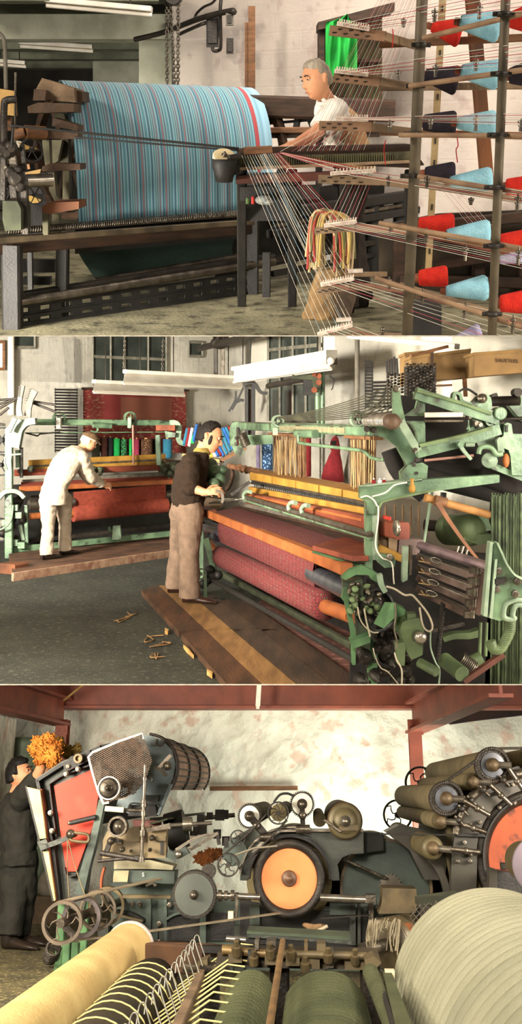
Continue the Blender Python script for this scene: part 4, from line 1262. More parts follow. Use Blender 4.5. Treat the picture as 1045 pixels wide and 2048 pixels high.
for k in range(5):
    t.part('rod', G().bar(r.P(774 + k*5, 722 - (k*3 if k < 4 else 5), 8.4), r.P(776 + k*5, 752, 8.4), .018), IRON if k % 2 else BLACK)
t = Thing(r, 'chain_heap', 'smaller heap of knobbly pattern chain behind the tall lever', 'pattern chain', r.P(795, 795, 6.95))
t.part('links', beads(G(), 773, 746, 816, 788, 6.95, 6, 7), CHM, stuff=True)
t = Thing(r, 'chain_heap', 'big heap of knobbly pattern chain below the shelf boxes', 'pattern chain', r.P(843, 795, 6.7))
t.part('links', beads(G(), 812, 726, 874, 794, 6.7, 9, 11), CHM, stuff=True)
t.part('bed', rect(G(), r, 814, 732, 872, 797, 6.74, .12), BLACK)
BOX = mat('box_card', (128, 100, 62), (104, 80, 50), 5, .8, 0, .2, 30)
t = Thing(r, 'shelf', 'plain plank shelf under the brown boxes on right wall', 'shelf', r.P(960, 765, 6.9))
t.part('board', G().prism([r.P(815, 770, 7.3), r.P(880, 763, 7.1), r.P(1060, 744, 6.6), r.P(1060, 738, 7.0), r.P(815, 762, 7.8)], V((0, 0, .025))), WOODG)
t.part('batten', band(G(), [(858, 772), (905, 770)], 7.0, 4, .05, 1), WOODM)
t.part('bracket', G().bar(r.P(930, 757, 6.95), r.P(932, 790, 7.1), .03), WOODM)
def crate(pts, D, th, label, txt=None):
    t = Thing(r, 'storage_box', label, 'box', r.P(*pts[0], D))
    t.part('body', slab(G(), r, pts, D, th), BOX)
    x0, y0 = pts[0]; x1, y1 = pts[1]
    t.part('lid', slab(G(), r, [(x0-2, y0-1), (x1+1, y1-1), (x1+1, y1+5), (x0-2, y0+5)], D - .015, th + .03), mat('box_lid', (128, 98, 58), (104, 80, 46), 5, .8))
    return t
crate([(812, 706), (868, 700), (868, 760), (812, 768)], 7.25, .3, 'brown storage box at the shelf\'s left end behind the chain heap')
t = crate([(824, 713), (942, 698), (942, 754), (824, 763)], 6.95, .3, 'long brown storage box in the shelf\'s middle')
t.part('latch', rect(G(), r, 938, 716, 949, 746, 6.92, .04), BLACK)
t.part('latch', rect(G(), r, 863, 706, 868, 754, 6.92, .03), WOODD)
SH = crate([(950, 706), (1060, 698), (1060, 744), (950, 753)], 6.6, .3, 'brown shuttle box marked with dark lettering at right edge')
solo(r, 'stick', G().bar(r.P(822, 712, 6.7), r.P(896, 693, 6.9), .02), WOODM, 'thin stick lying on top of the brown boxes', 'stick')
def text(room, body, px, py, D, size_px, m, name='lettering', parent=None, tilt=0):
    cu = bpy.data.curves.new(name, 'FONT')
    cu.body = body
    cu.size = size_px*room.u(D)*1.35
    cu.extrude = .002
    o = bpy.data.objects.new('temporary', cu)
    COL.objects.link(o)
    bpy.context.view_layer.update()
    em = o.evaluated_get(bpy.context.evaluated_depsgraph_get()).to_mesh()
    Q = Matrix.Rotation(tilt, 4, 'Y') @ Matrix.Rotation(PI/2, 4, 'X')
    c = room.P(px, py, D)
    g = G().add([c + (Q @ v.co) for v in em.vertices], [tuple(p.vertices) for p in em.polygons])
    bpy.data.objects.remove(o); bpy.data.curves.remove(cu)
    return g
INK = mat('ink', (50, 34, 28), rough=.8)
SH.part('lettering', text(r, 'SHUTTLES', 991, 724, 6.59, 7.5, INK, tilt=.05), INK)

# ---- far loom (left), its line lifting away to the right
RB = mat('red_batten', (122, 62, 42), (96, 46, 34), 6, .55)
YW = mat('yellow_wood', (160, 119, 50), (130, 95, 38), 6, .55)
OW = mat('orange_wood', (152, 88, 48), (124, 68, 36), 6, .5)
TC = mat('terracotta_cloth', (134, 60, 43), (116, 50, 37), 20, .9)
FL = Thing(r, 'power_loom', 'farther green power loom with plain terracotta cloth, left', 'loom', A1)
FL.part('top_rail', G().bar(L1(62, 844, .5), L1(348, 846, .5), .08, .085), GREEN)
FL.part('rail_end', band(G(), [(340, 846), (352, 847), (358, 856), (357, 872), (360, 884), (372, 888)], 14.6, (12, 9), .1), GREEN)
FL.part('spring_case', rect(G(), r, 312, 850, 350, 861, 14.4, .12), mat('rust', (132, 70, 44)))
FL.part('end_bracket', slab(G(), r, [(330, 862), (352, 866), (350, 874), (332, 876)], 14.5, .1), GREEN)
for x, y in ((118, 836), (260, 836)):
    p = L1(x, y, .45)
    FL.part('arch_wheel', G().wheel(p, n1, 13*r.u(p.y), .05, 5, .2, .2), GREEN)
    FL.part('collar', G().bar(L1(x, 836, .42), L1(x, 856, .42), .06, .11), WHITE if x < 200 else GREEN)
FL.part('clevis', G().cyl(L1(222, 852, .4), L1(186, 850, .4), .04), GREEN)
FL.part('clevis_hook', G().tube(spline([L1(190, 852, .4), L1(196, 858, .4), L1(192, 864, .4), L1(182, 862, .4)]), .015, 6), GREEN)
FL.part('tie_wire', G().cyl(L1(50, 866, .4), L1(330, 864, .4), .008, n=6), GREEN)
FL.part('tie_wire', G().tube([L1(52, 866, .35), L1(75, 872, .35), L1(80, 868, .35), L1(120, 864, .35)], .012, 6), IRON)
FL.part('drop_rod', G().cyl(L1(266, 850, .35), L1(267, 930, .35), .014, n=8), mat('rose_rod', (150, 110, 96), rough=.6))
FL.part('end_post', G().bar(L1(18, 895, -.03), L1(18, 1117, -.03), .10, .08), GREEN)
PG = mat('pale_green', (136, 152, 130), (104, 120, 100), 8, .45)
FL.part('side_casting', band(G(), [(70, 842), (52, 845), (38, 858), (32, 878), (28, 895)], 13.2, (12, 20), .14), PG)
FL.part('side_casting', slab(G(), r, [(10, 858), (36, 838), (46, 840), (30, 866), (24, 895), (10, 896)], 13.25, .12), GREEN)
FL.part('lever', band(G(), [(30, 836), (16, 864)], 13.0, 9, .05, 1), PG)
FL.part('lever', band(G(), [(40, 794), (37, 818), (39, 832)], 13.0, (8, 12), .05), PG)
for pts in ([(41, 769), (49, 772), (46, 786), (43, 800), (36, 797), (38, 782)], [(62, 776), (75, 784), (66, 800), (62, 818), (61, 835), (48, 831), (53, 806), (54, 798)]):
    FL.part('toothed_quadrant', slab(G(), r, pts, 13.1, .05), mat('quadrant_iron', (100, 92, 76), (78, 72, 58), 8, .55, .2))
for k in range(7):
    for q in ((60.5 - k*1.3, 779 + k*3.6), (39.5 - k*.3, 773 + k*3.2)):
        FL.part('tooth', G().box(r.P(*q, 13.1), (.02, .05, .012)), IRON)
g = G()
for a_, b_ in (((0, 816), (30, 800)), ((0, 808), (22, 801)), ((0, 800), (36, 797)), ((0, 830), (18, 815)), ((68, 803), (112, 810)), ((66, 806), (112, 824)), ((0, 848), (10, 850))):
    g.cyl(r.P(*a_, 13.3), r.P(*b_, 13.3), .018, n=6)
FL.part('pull_rods', g, IRON)
g = G()
for a_, b_, w in (((58, 926), (330, 913), .08), ((60, 940), (330, 925), .07)):
    FL.part('harness_rail', G().bar(L1(*a_, .45), L1(*b_, .45), .06, w), YW)
FL.part('harness_rod', G().bar(L1(60, 932, .44), L1(330, 919, .44), .04, .035), STEEL)
FL.part('batten', G().bar(L1(30, 946, .3), L1(345, 934, .3), .08, .085), RB)
FL.part('batten_plate', G().disc(L1(40, 942, .24), n1, .035, .02, 12), STEEL)
FL.part('reed', G().bar(L1(45, 964, .3), L1(330, 948, .3), .05, .06), mat('reed_grey', (108, 104, 92), (84, 80, 70), 10, .5, .3))
g = G().prism([L1(42, 972, .02), L1(352, 957, .02), L1(338, 951, .3), L1(42, 964, .3)], V((0, 0, -.02)))
FL.part('woven_cloth', g, TC)
FL.part('breast_beam', G().bar(L1(40, 978, -.02), L1(354, 963, -.02), .08, .065), OW)
rows = [[L1(148, 984, .0).lerp(L1(332, 969, .0), j/20).lerp(L1(148, 1022, .1).lerp(L1(332, 1003, .1), j/20), i/6) for j in range(21)] for i in range(7)]
FL.part('cloth_front', G().grid(rows).grid([[p + n1*.02 for p in q] for q in rows]), TC)
FL.part('cloth_roll', G().cyl(L1(146, 1027, .12), L1(332, 1009, .12), 17*r.u(13.8), n=24), TC)
FL.part('roll_core', G().cyl(L1(58, 1033, .12), L1(150, 1026, .12), .045), OW)
FL.part('tension_roller', G().cyl(L1(58, 1010, .08), L1(148, 1003, .08), .07), STEEL)
FL.part('tension_roller', G().cyl(L1(60, 998, .2), L1(148, 990, .2), .05), IRON)
FL.part('tension_roller', G().cyl(L1(330, 990, .1), L1(352, 988, .1), .07), STEEL)
FL.part('tension_roller', G().cyl(L1(330, 977, .2), L1(352, 975, .2), .05), IRON)
FL.part('roll_core', G().cyl(L1(330, 1012, .12), L1(352, 1010, .12), .045), RB)
FL.part('foot_rail', G().bar(L1(20, 1100, .05), L1(352, 1066, .05), .05, .08), GREEN)
FL.part('foot_rail', G().bar(L1(20, 1086, .4), L1(352, 1050, .4), .05, .06), IRON)
FL.part('foot_bracket', slab(G(), r, [(226, 1052), (240, 1051), (243, 1078), (224, 1080)], 13.85, .1), GREEN)
FL.part('foot_bracket', G().tube(spline([L1(218, 1054, .0), L1(222, 1062, .0), L1(228, 1058, .0)]), .02, 6), GREEN)
FL.part('backboard', G().prism([L1(24, 970, .9), L1(350, 950, .9), L1(350, 1076, .9), L1(24, 1098, .9)], n1*.05), BLACK)
for x0, y0, x1, y1, w, m in ((43, 895, 43, 955, .04, IRON), (35, 900, 36, 935, .05, GREEN), (52, 1010, 54, 1100, .05, GREEN), (348, 960, 350, 1085, .07, GREEN), (316, 870, 318, 930, .07, GREEN), (40, 1050, 47, 1080, .05, PG)):
    FL.part('upright', G().bar(L1(x0, y0, .1), L1(x1, y1, .1), w), m)
FL.part('arch', band(G(), [(-4, 998), (8, 985), (25, 982), (38, 986), (48, 996)], 12.95, 8, .08), PG)
g = G()
for k in range(9):
    random.seed(k + 40)
    p = r.P(4 + random.random()*46, 1000 + random.random()*95, 13.3)
    g.lathe(p, (random.random()-.5, -1, random.random()-.5), [(0, -.05), (.05 + .04*random.random(), -.05), (.05, .04), (.02, .07), (0, .07)], 10)
FL.part('gearing', g, IRON)
for x, y in ((20, 1000), (30, 1015), (12, 1045), (38, 1030), (30, 1085), (44, 1090)):
    FL.part('gear_block', G().box(r.P(x, y, 13.2), (.09, .1, .08)), GREEN)
g = G()
for x, y, s in ((330, 938, .07), (340, 946, .08), (325, 930, .06), (348, 936, .1), (338, 958, .06), (62, 938, .05), (186, 940, .06), (200, 941, .06)):
    g.ball(L1(x, y, .2), s, 10); g.cyl(L1(x, y, .05), L1(x, y, .3), s*.4, n=8)
FL.part('picker_gear', g, mat('mossy_iron', (72, 76, 56)))
FL.part('cable', G().tube(spline([r.P(42, 908, 12.9), r.P(14, 912, 12.9), r.P(10, 925, 12.9), r.P(14, 940, 12.9)]), .014, 6), PG)
FL.part('cable', G().tube(spline([r.P(26, 1010, 12.9), r.P(22, 1040, 12.9), r.P(8, 1056, 12.9), r.P(-6, 1060, 12.9)]), .014, 6), PG)
for k, (cx, cy, rr) in enumerate(((4, 880, 26), (2, 930, 22), (0, 1060, 24))):
    FL.part('gear_wheel', G().wheel(r.P(cx, cy, 13.5), (.2, 1, 0), rr*r.u(13.5), .06, 6), BLACK)
# duck board under the far loom
DB = Thing(r, 'duckboard', 'worn reddish plank platform under the stooping man', 'platform', r.Z(150, 1140))
PL = mat('worn_plank', (104, 74, 56), (70, 52, 42), 4, .75, 0, .4, 30)
a_, b_, c_, d_ = r.Z(26, 1162), r.Z(350, 1112), r.Z(352, 1072), r.Z(18, 1118)
for k in range(4):
    f0, f1 = k/4, (k+.96)/4
    DB.part('plank', G().prism([a_.lerp(d_, f0), b_.lerp(c_, f0), b_.lerp(c_, f1), a_.lerp(d_, f1)], V((0, 0, .07))), PL)
DB.part('edge_board', G().bar(a_ + V((0, -.02, .045)), b_ + V((0, -.02, .045)), .04, .1), mat('weathered_plank', (158, 128, 104), (120, 84, 66), 9, .8, 0, .3, 30), label='pale weathered front plank')
DB.part('end_block', G().bar(r.Z(14, 1148) + V((0, 0, .06)), r.Z(40, 1143) + V((0, 0, .06)), .25, .12), mat('red_wood', (112, 70, 46)))

# ---- near loom
FABRIC = mat('figured_red_cloth', (150, 60, 62), rough=.9)
nt, N, b, link = nodes_of(FABRIC)
tc = N.new('ShaderNodeTexCoord'); vo = N.new('ShaderNodeTexVoronoi'); vo.inputs['Scale'].default_value = 42; vo.inputs['Randomness'].default_value = .35
link(tc.outputs['Object'], vo.inputs['Vector'])
rp = ramp(N, [(0, (150, 128, 112)), (.16, (46, 58, 44)), (.34, (112, 46, 48)), (.6, (78, 36, 37))]); link(vo.outputs['Distance'], rp.inputs['Fac']); link(rp.outputs['Color'], b.inputs['Base Color'])
NL = Thing(r, 'power_loom', 'nearer green power loom weaving red figured cloth, right', 'loom', B2)
NL.part('top_rail', G().bar(L2(470, 851, .55), L2(746, 861, .55), .07, .085), GREEN)
NL.part('rail_cap', G().bar(L2(470, 844, .55), L2(746, 853, .55), .075, .012), mat('mossy_iron', (72, 76, 56)))
NL.part('rail_plate', G().bar(L2(560, 856, .51), L2(690, 861, .51), .012, .045), mat('brass_dull', (150, 142, 108), (120, 114, 88), 20, .5, .3))
NL.part('rail_end', band(G(), [(482, 850), (470, 851), (466, 862), (467, 892)], 9.85, (12, 14), .12), GREEN)
NL.part('rail_foot', slab(G(), r, [(463, 890), (486, 892), (489, 905), (482, 912), (470, 908)], 9.8, .12), GREEN)
NL.part('end_plate', slab(G(), r, [(478, 870), (545, 870), (546, 888), (478, 892)], 9.7, .06), GREEN)
p, q = r.P(484, 868, 9.5), r.P(494, 892, 9.5)
x_, y_, d_ = frame(q - p)
NL.part('spring', G().tube([p.lerp(q, k/72) + (x_*math.cos(k*PI/4) + y_*math.sin(k*PI/4))*.04 for k in range(73)], .007, 5), STEEL)
bolts(NL, 'bolt', ((473, 876), (473, 888), (476, 858)), 9.6, .02, IRON)
for x, y in ((556, 842), (716, 838)):
    p = L2(x, y, .5)
    NL.part('drum_wheel', G().wheel(p, (.2647, -.9643, 0), (12 if x < 600 else 16)*r.u(p.y), .05, 4, .25, .25), PG)
p0, p1 = L2(722, 842, .62), r.P(786, 842, 6.6)
g = G().cyl(p0, p1, .055)
for k in range(24):
    g.lathe(p0.lerp(p1, k/24), p1-p0, [(.055, 0), (.061, .006), (.055, .012)], 16)
NL.part('cord_drum', g, BRIGHT)
p0, p1 = L2(562, 842, .7), L2(625, 846, .8)
NL.part('cord_drum', G().cyl(p0, p1, .05), STEEL)
NL.part('clevis', G().cyl(L2(595, 867, .48), L2(632, 868, .48), .035), GREEN)
NL.part('clevis', G().tube(spline([L2(598, 868, .45), L2(598, 880, .45), L2(606, 887, .45), L2(700, 898, .45), L2(728, 903, .45), L2(745, 916, .45), L2(770, 920, .45)]), .013, 8), GREEN)
NL.part('bracket', rect(G(), r, 546, 856, 556, 870, 8.6, .08), PG)
def cords(x0, x1, y0, y1, off, n, m1, name):
    g = G()
    random.seed(int(x0))
    for k in range(n):
        x = x0 + (x1-x0)*k/(n-1)
        o = off + random.uniform(-.06, .1)
        g.tube([L2(x + random.uniform(-1, 1), y0, o), L2(x + random.uniform(-1, 1), (y0+y1)/2, o), L2(x + random.uniform(-2, 2), y1 + (x-x0)*.06, o)], .0045, 4, caps=False)
    NL.part(name, g, m1, stuff=True)
HC = mat('harness_cord', (128, 98, 66), (92, 68, 46), 10, .9)
HC2 = mat('pale_harness_cord', (156, 130, 92), rough=.9)
cords(549, 612, 866, 952, .6, 34, HC, 'harness_cords'); cords(550, 590, 880, 952, .55, 14, HC2, 'harness_cords')
cords(702, 752, 868, 982, .6, 34, HC, 'harness_cords'); cords(704, 748, 880, 984, .52, 16, HC2, 'harness_cords')
NL.part('harness_board', G().bar(L2(546, 868, .6), L2(614, 872, .6), .1, .03), WOODM)
NL.part('harness_board', G().bar(L2(700, 872, .6), L2(754, 876, .6), .1, .03), WOODM)
NL.part('harness_rail', G().prism([L2(504, 948, .38), L2(740, 995, .38), L2(740, 980, .7), L2(504, 938, .75)], V((0, 0, .02))), mat('tan_wood', (178, 128, 66), (150, 104, 52), 8, .6))
for k in range(5):
    xa, xb = 505 + k*47, 549 + k*47
    NL.part('harness_block', G().bar(L2(xa, 952 + (xa-505)*.2, .36), L2(xb, 952 + (xb-505)*.2, .36), .05, .075), YW)
g = G().bar(L2(506, 966, .36), L2(740, 1012, .36), .04, .02)
for k in range(56):
    x = 510 + k*4.1; y = 970 + (x-506)*.2
    g.bar(L2(x, y - 4, .34), L2(x + .5, y + 7, .34), .012)
NL.part('heddle_comb', g, BLACK)
NL.part('harness_bar', G().bar(L2(505, 962, .33), L2(740, 1007, .33), .02, .02), STEEL)
NL.part('number_rail', G().bar(L2(503, 982, .33), L2(745, 1030, .33), .05, .085), YW)
NL.part('lettering', text(r, '* BCMS *', 574, 994, L2(574, 994, .29).y - .05, 6, INK, tilt=.25), INK)
NL.part('batten', G().bar(L2(500, 996, .25), L2(806, 1062, .25), .09, .10), RB)
NL.part('batten_cap', G().bar(L2(500, 990, .24), L2(735, 1040, .24), .08, .02), OW)
c = L2(795, 1056, .19)
NL.part('batten_plate', G().lathe(c, n2, [(0, -.012), (.045, -.01), (.05, 0), (0, 0)], 18), BRIGHT)
NL.part('label_plate', G().prism([L2(766, 1030, .2), L2(780, 1034, .2), L2(780, 1041, .2), L2(766, 1037, .2)], n2*.01), mat('red_label', (176, 52, 40), rough=.6))
NL.part('hand_rail', G().cyl(L2(492, 995, .12), L2(742, 1070, .12), .022), STEEL)
NL.part('hand_rail', G().cyl(L2(492, 1001, .12), L2(742, 1076, .12), .014), GREEN)
for x, y in ((490, 990), (580, 1012), (606, 1018)):
    NL.part('hook', G().tube(spline([L2(x, y+10, .1), L2(x-2, y, .1), L2(x+4, y-7, .1), L2(x+12, y-6, .1)]), .018, 8), PG)
# cloth and warp
a0, a1, b0, b1 = L2(428, 1024, .0), L2(690, 1134, .0), L2(484, 1012, .25), L2(742, 1085, .25)
def lvl(x, y, z):
    return r.Z(x, y, z)
zc = .93
c00, c01 = lvl(430, 1024, zc), lvl(640, 1104, zc)
c10, c11 = lvl(478, 1012, zc), lvl(700, 1082, zc)
rows = [[c00.lerp(c01, j/30).lerp(c10.lerp(c11, j/30), i/8) for j in range(31)] for i in range(9)]
NL.part('woven_cloth', G().grid(rows).grid([[p - V((0, 0, .01)) for p in q] for q in rows]), FABRIC)
g = G()
e10, e11 = L2(484, 1004, .3), L2(742, 1062, .3)
for k in range(70):
    f = k/69
    g.cyl(c10.lerp(c11, f) + V((0, 0, .004)), e10.lerp(e11, f), .004, n=4, caps=False)
NL.part('warp_threads', g, mat('warp_brown', (70, 52, 40), rough=.8), stuff=True)
NL.part('warp_bed', G().prism([c10 - V((0, 0, .03)), c11 - V((0, 0, .03)), e11 - V((0, 0, .04)), e10 - V((0, 0, .04))], V((0, 0, -.02))), mat('dark_wood', (78, 54, 36)))
NL.part('breast_beam', G().bar(L2(402, 1020, -.01), L2(694, 1138, -.01), .08, .075), OW)
NL.part('breast_end', G().bar(L2(402, 1019, .0), L2(424, 1028, .0), .1, .085), RB)
rows = [[L2(437, 1046, .06).lerp(L2(630, 1122, .06), j/30).lerp(L2(440, 1084, .12).lerp(L2(630, 1174, .12), j/30), i/8) - n2*.015*math.sin(i/8*PI) for j in range(31)] for i in range(9)]
NL.part('cloth_front', G().grid(rows).grid([[p + n2*.02 for p in q] for q in rows]), FABRIC)
p0, p1 = L2(442, 1112, .14), L2(652, 1213, .14)
rad = 31*r.u(p1.y)*.98
dd = p1 - p0
NL.part('cloth_roll', G().lathe(p0, dd, [(0, 0), (rad*.95, 0), (rad, .02), (rad, dd.length-.05), (rad*.93, dd.length-.01), (rad*.3, dd.length), (0, dd.length)], 36), FABRIC)
NL.part('roll_core', G().cyl(L2(418, 1088, .14) , p0, .045), OW)
NL.part('roll_core', G().cyl(p1 + V((0, 0, .0)), L2(706, 1232, .14), .05), OW)
NL.part('tension_roller', G().cyl(L2(403, 1060, .12), L2(440, 1072, .12), .07), mat('blue_steel', (84, 84, 100), (62, 62, 74), 12, .3, .7))
NL.part('tension_roller', G().cyl(L2(626, 1146, .12), L2(706, 1186, .12), .062), mat('grey_steel', (110, 112, 118), (80, 82, 88), 12, .3, .7))
NL.part('slack_rail', G().bar(L2(628, 1124, .2), L2(700, 1152, .2), .06, .07), BLACK)
NL.part('treadle_tube', G().cyl(L2(424, 1160, .02), L2(712, 1322, .02), .022), BLACK)
NL.part('lower_rail', G().bar(L2(430, 1140, .45), L2(706, 1292, .45), .05, .05), mat('mossy_iron', (72, 76, 56)))
NL.part('lower_rail', G().bar(L2(430, 1125, .7), L2(706, 1250, .7), .05, .12), BLACK)
NL.part('underboard', G().prism([L2(410, 1040, .9), L2(706, 1150, .9), L2(706, 1330, .9), L2(410, 1180, .9)], n2*.04), BLACK)
g = slab(G(), r, [(398, 1060), (407, 1060), (407, 1150), (400, 1192)], 10.2, .06)
NL.part('leg', g, GREEN)
NL.part('leg', band(G(), [(412, 1078), (420, 1110), (430, 1150)], 9.9, (12, 10), .08), GREEN)
NL.part('leg', band(G(), [(411, 1150), (411, 1196)], 9.8, 6, .05, 1), GREEN)
NL.part('hand_wheel', G().wheel(r.P(402, 1148, 9.7), (.3, -1, 0), .055, .03, 5, .2, .25), PG)
g = G()
for x, y in ((416, 1160), (424, 1152), (408, 1168), (420, 1140), (436, 1150)):
    g.ball(r.P(x, y, 9.85), .05, 8)
NL.part('pedal_gear', g, BLACK)
# man's side: shuttle race and picking fittings
NL.part('race_board', G().prism([r.Z(402, 1016, .9), r.Z(440, 1018, .9), r.Z(452, 1006, .9), r.Z(415, 1000, .9)], V((0, 0, .03))), mat('grey_wood', (138, 114, 88)))
g = G()
for k in range(5):
    g.cyl(lvl(418 + 7*k, 1006 - 2*k, .95), lvl(452 + 9*k, 1004 - 1.5*k, .96), .012, n=6)
NL.part('picking_rods', g, STEEL)
NL.part('swell', band(G(), [(432, 982), (443, 985), (446, 998), (444, 1006)], 9.2, 5, .04), BRIGHT)
g = G()
for x, y, D, s in ((430, 945, 9.9, .08), (422, 930, 10, .07), (438, 960, 9.8, .07), (445, 940, 9.9, .05), (428, 968, 9.7, .06)):
    g.ball(r.P(x, y, D), s, 10)
NL.part('picker_gear', g, GREEN)
NL.part('picker_arm', band(G(), [(420, 920), (425, 938), (440, 955), (446, 966)], 9.9, (10, 14), .1), GREEN)
NL.part('picking_stick', G().tube(spline([L2(464, 938, .5), L2(466, 950, .5), L2(461, 968, .5), L2(454, 978, .5)]), .025, 6), WOODD)
g = G().cyl(L2(460, 932, .5), L2(516, 945, .5), .03)
p0, p1 = L2(478, 936, .5), L2(516, 945, .5)
x_, y_, d_ = frame(p1-p0)
g.tube([p0.lerp(p1, k/40) + (x_*math.cos(k*PI/5) + y_*math.sin(k*PI/5))*.03 for k in range(41)], .014, 5)
NL.part('bound_handle', g, mat('bound_wood', (130, 88, 58), (86, 58, 40), 12, .7))
NL.part('bearer', band(G(), [(462, 990), (500, 965)], 9.0, 6, .1, 1), IRON)
# right-hand end frame and dobby head
E = 6.25
NL.part('frame_arch', slab(G(), r, [(740, 852), (772, 852), (800, 856), (815, 872), (842, 930), (852, 962), (818, 962), (812, 925), (795, 893), (772, 876), (740, 870)], E, .09), GREEN)
NL.part('frame_foot', slab(G(), r, [(803, 945), (818, 930), (846, 925), (857, 932), (855, 955), (848, 972), (806, 975)], E - .03, .12), GREEN)
bolts(NL, 'bolt', ((735, 858), (748, 860), (833, 946), (828, 930), (835, 920)), E - .02, .02, IRON)
NL.part('rocking_lever', band(G(), [(793, 776), (796, 812), (802, 846)], E - .12, (14, 22), .06), GREEN)
NL.part('rocking_lever', band(G(), [(802, 842), (820, 872), (838, 902)], E - .14, (16, 14), .05), PG)
NL.part('lever_hub', G().lathe(r.P(786, 843, E - .16), (0, -1, 0), [(0, -.1), (.05, -.1), (.05, 0), (.02, .02), (0, .02)], 16), mat('rust_brown', (92, 70, 52), (66, 50, 38), 12, .6, .2))
bolts(NL, 'bolt', ((793, 778), (831, 899), (801, 843)), E - .13, .022, STEEL)
NL.part('head_post', slab(G(), r, [(830, 783), (851, 788), (851, 832), (812, 832), (834, 817), (838, 800)], E - .05, .1), GREEN)
NL.part('head_post', slab(G(), r, [(812, 842), (851, 842), (852, 890), (838, 890), (834, 864), (826, 850)], E - .05, .1), GREEN)
NL.part('upper_arm', band(G(), [(833, 786), (900, 808), (1000, 838)], E - .1, (24, 25), .08, 1), GREEN)
NL.part('upper_arm_rib', band(G(), [(836, 781), (925, 806), (985, 828)], E - .13, (6, 6), .12, 1), mat('mossy_green', (104, 124, 84), (74, 84, 58), 6, .6))
NL.part('arm_end', G().disc(r.P(998, 827, E - .06), (0, 1, 0), 13*r.u(E), .12, 22, .006), GREEN)
NL.part('top_bracket', band(G(), [(908, 800), (910, 788), (916, 786), (922, 790), (926, 802), (945, 808)], E - .1, 6, .08), GREEN)
NL.part('top_casting', slab(G(), r, [(945, 806), (958, 792), (975, 788), (983, 795), (986, 815), (978, 824), (950, 816)], E - .08, .1), GREEN)
NL.part('shaft_end', G().lathe(r.P(964, 797, E - .09), (0, -1, 0), [(0, 0), (.03, 0), (.03, .03), (.015, .03), (.015, .06), (0, .06)], 14), STEEL)
NL.part('strap', G().tube(spline([r.P(916, 786, 6.2), r.P(926, 779, 6.2), r.P(938, 779, 6.2), r.P(955, 790, 6.2)]), .008, 6), BLACK)
NL.part('gusset', slab(G(), r, [(946, 826), (998, 838), (1006, 862), (966, 876), (932, 868), (946, 852)], E - .04, .06), GREEN)
NL.part('bearing_ring', G().ring(r.P(980, 843, E - .05), (0, 1, 0), .016, .03, .05, 20), PG)
NL.part('bearing_bore', G().disc(r.P(980, 843, E - .045), (0, 1, 0), .017, .03, 16), BLACK)
bolts(NL, 'bolt', ((952, 847), (960, 850), (927, 828), (997, 865), (1000, 888), (1026, 884), (1032, 928), (1032, 940), (940, 832)), E - .07, .02, STEEL)
NL.part('lower_arm', band(G(), [(836, 906), (920, 885), (1002, 858)], E - .1, (21, 22), .08, 1), GREEN)
NL.part('lower_arm_rib', band(G(), [(838, 892), (930, 872), (985, 856)], E - .14, 7, .12, 1), mat('mossy_green', (104, 124, 84)))
NL.part('link_rod', G().bar(r.P(850, 830, E - .1), r.P(926, 829, E - .1), .03, .032), mat('pale_rod', (196, 184, 170), (170, 158, 146), 12, .4, .3))
NL.part('link_rod', G().cyl(r.P(850, 842, E - .1), r.P(928, 842, E - .1), .01, n=8), STEEL)
NL.part('link_rod', G().cyl(r.P(850, 921, E - .05), r.P(948, 911, E - .05), .009, n=8), mat('rose_rod', (150, 110, 96)))
NL.part('crank', band(G(), [(921, 889), (930, 903), (944, 919)], E - .15, (8, 6), .03), PG)
NL.part('crank_hub', G().disc(r.P(921, 889, E - .16), (0, 1, 0), 6*r.u(E), .05, 14), GREEN)
NL.part('oiler', G().cyl(r.P(932, 889, E - .15), r.P(950, 889, E - .15), .014), PG)
NL.part('oiler_cup', G().lathe(r.P(938, 860, E - .14), (0, 0, 1), [(0, 0), (.016, 0), (.01, .02), (.004, .03), (.004, .06)], 10), GREEN)
NL.part('bent_pipe', G().tube(spline([r.P(958, 908, E - .16), r.P(961, 897, E - .16), r.P(970, 893, E - .16), r.P(984, 896, E - .16), r.P(994, 908, E - .16), r.P(1006, 907, E - .16)]), .016, 8), GREEN)
NL.part('side_plate', slab(G(), r, [(952, 878), (990, 870), (996, 900), (960, 898)], E - .02, .05), PG)
NL.part('end_block', slab(G(), r, [(1008, 872), (1010, 848), (1016, 845), (1024, 848), (1027, 868), (1060, 868), (1060, 952), (1025, 950), (1022, 912), (1018, 900), (1008, 896), (998, 905), (997, 880)], E - .1, .12), GREEN)
NL.part('slot', rect(G(), r, 1012, 850, 1017, 864, E - .11, .02), BLACK)
NL.part('idler', slab(G(), r, [(995, 880), (1000, 874), (1008, 878), (1010, 905), (997, 905)], E - .14, .05), PG)
NL.part('disc_wheel', G().lathe(r.P(980, 921, E - .12), (-.35, -1, .1), [(0, -.03), (.045, -.03), (.048, -.02), (.048, .015), (.042, .02), (.01, .016), (.01, .03), (0, .03)], 26), PG)
NL.part('wooden_roller', G().ball(r.P(1013, 921, E - .1), .022, 14, (1, 1, 2)), OW)
NL.part('sloping_girder', slab(G(), r, [(985, 928), (1000, 930), (1060, 958), (1060, 968), (985, 938)], E - .06, .08), GREEN)
NL.part('pear_handle', G().lathe(r.P(825, 986, E - .25), (0, 0, 1), [(0, 0), (.015, .004), (.021, .02), (.02, .034), (.012, .052), (.009, .07), (.013, .08), (.012, .086), (0, .088)], 16), YW)
NL.part('arm', slab(G(), r, [(720, 974), (760, 972), (800, 965), (875, 957), (1000, 950), (1000, 965), (875, 982), (800, 995), (770, 1003), (760, 1012), (757, 1028), (734, 1028), (734, 1004), (720, 997)], E - .22, .1), GREEN)
NL.part('arm_lip', band(G(), [(756, 1030), (762, 1010), (778, 1000), (874, 980)], E - .24, 4, .03), mat('mossy_green', (104, 124, 84)))
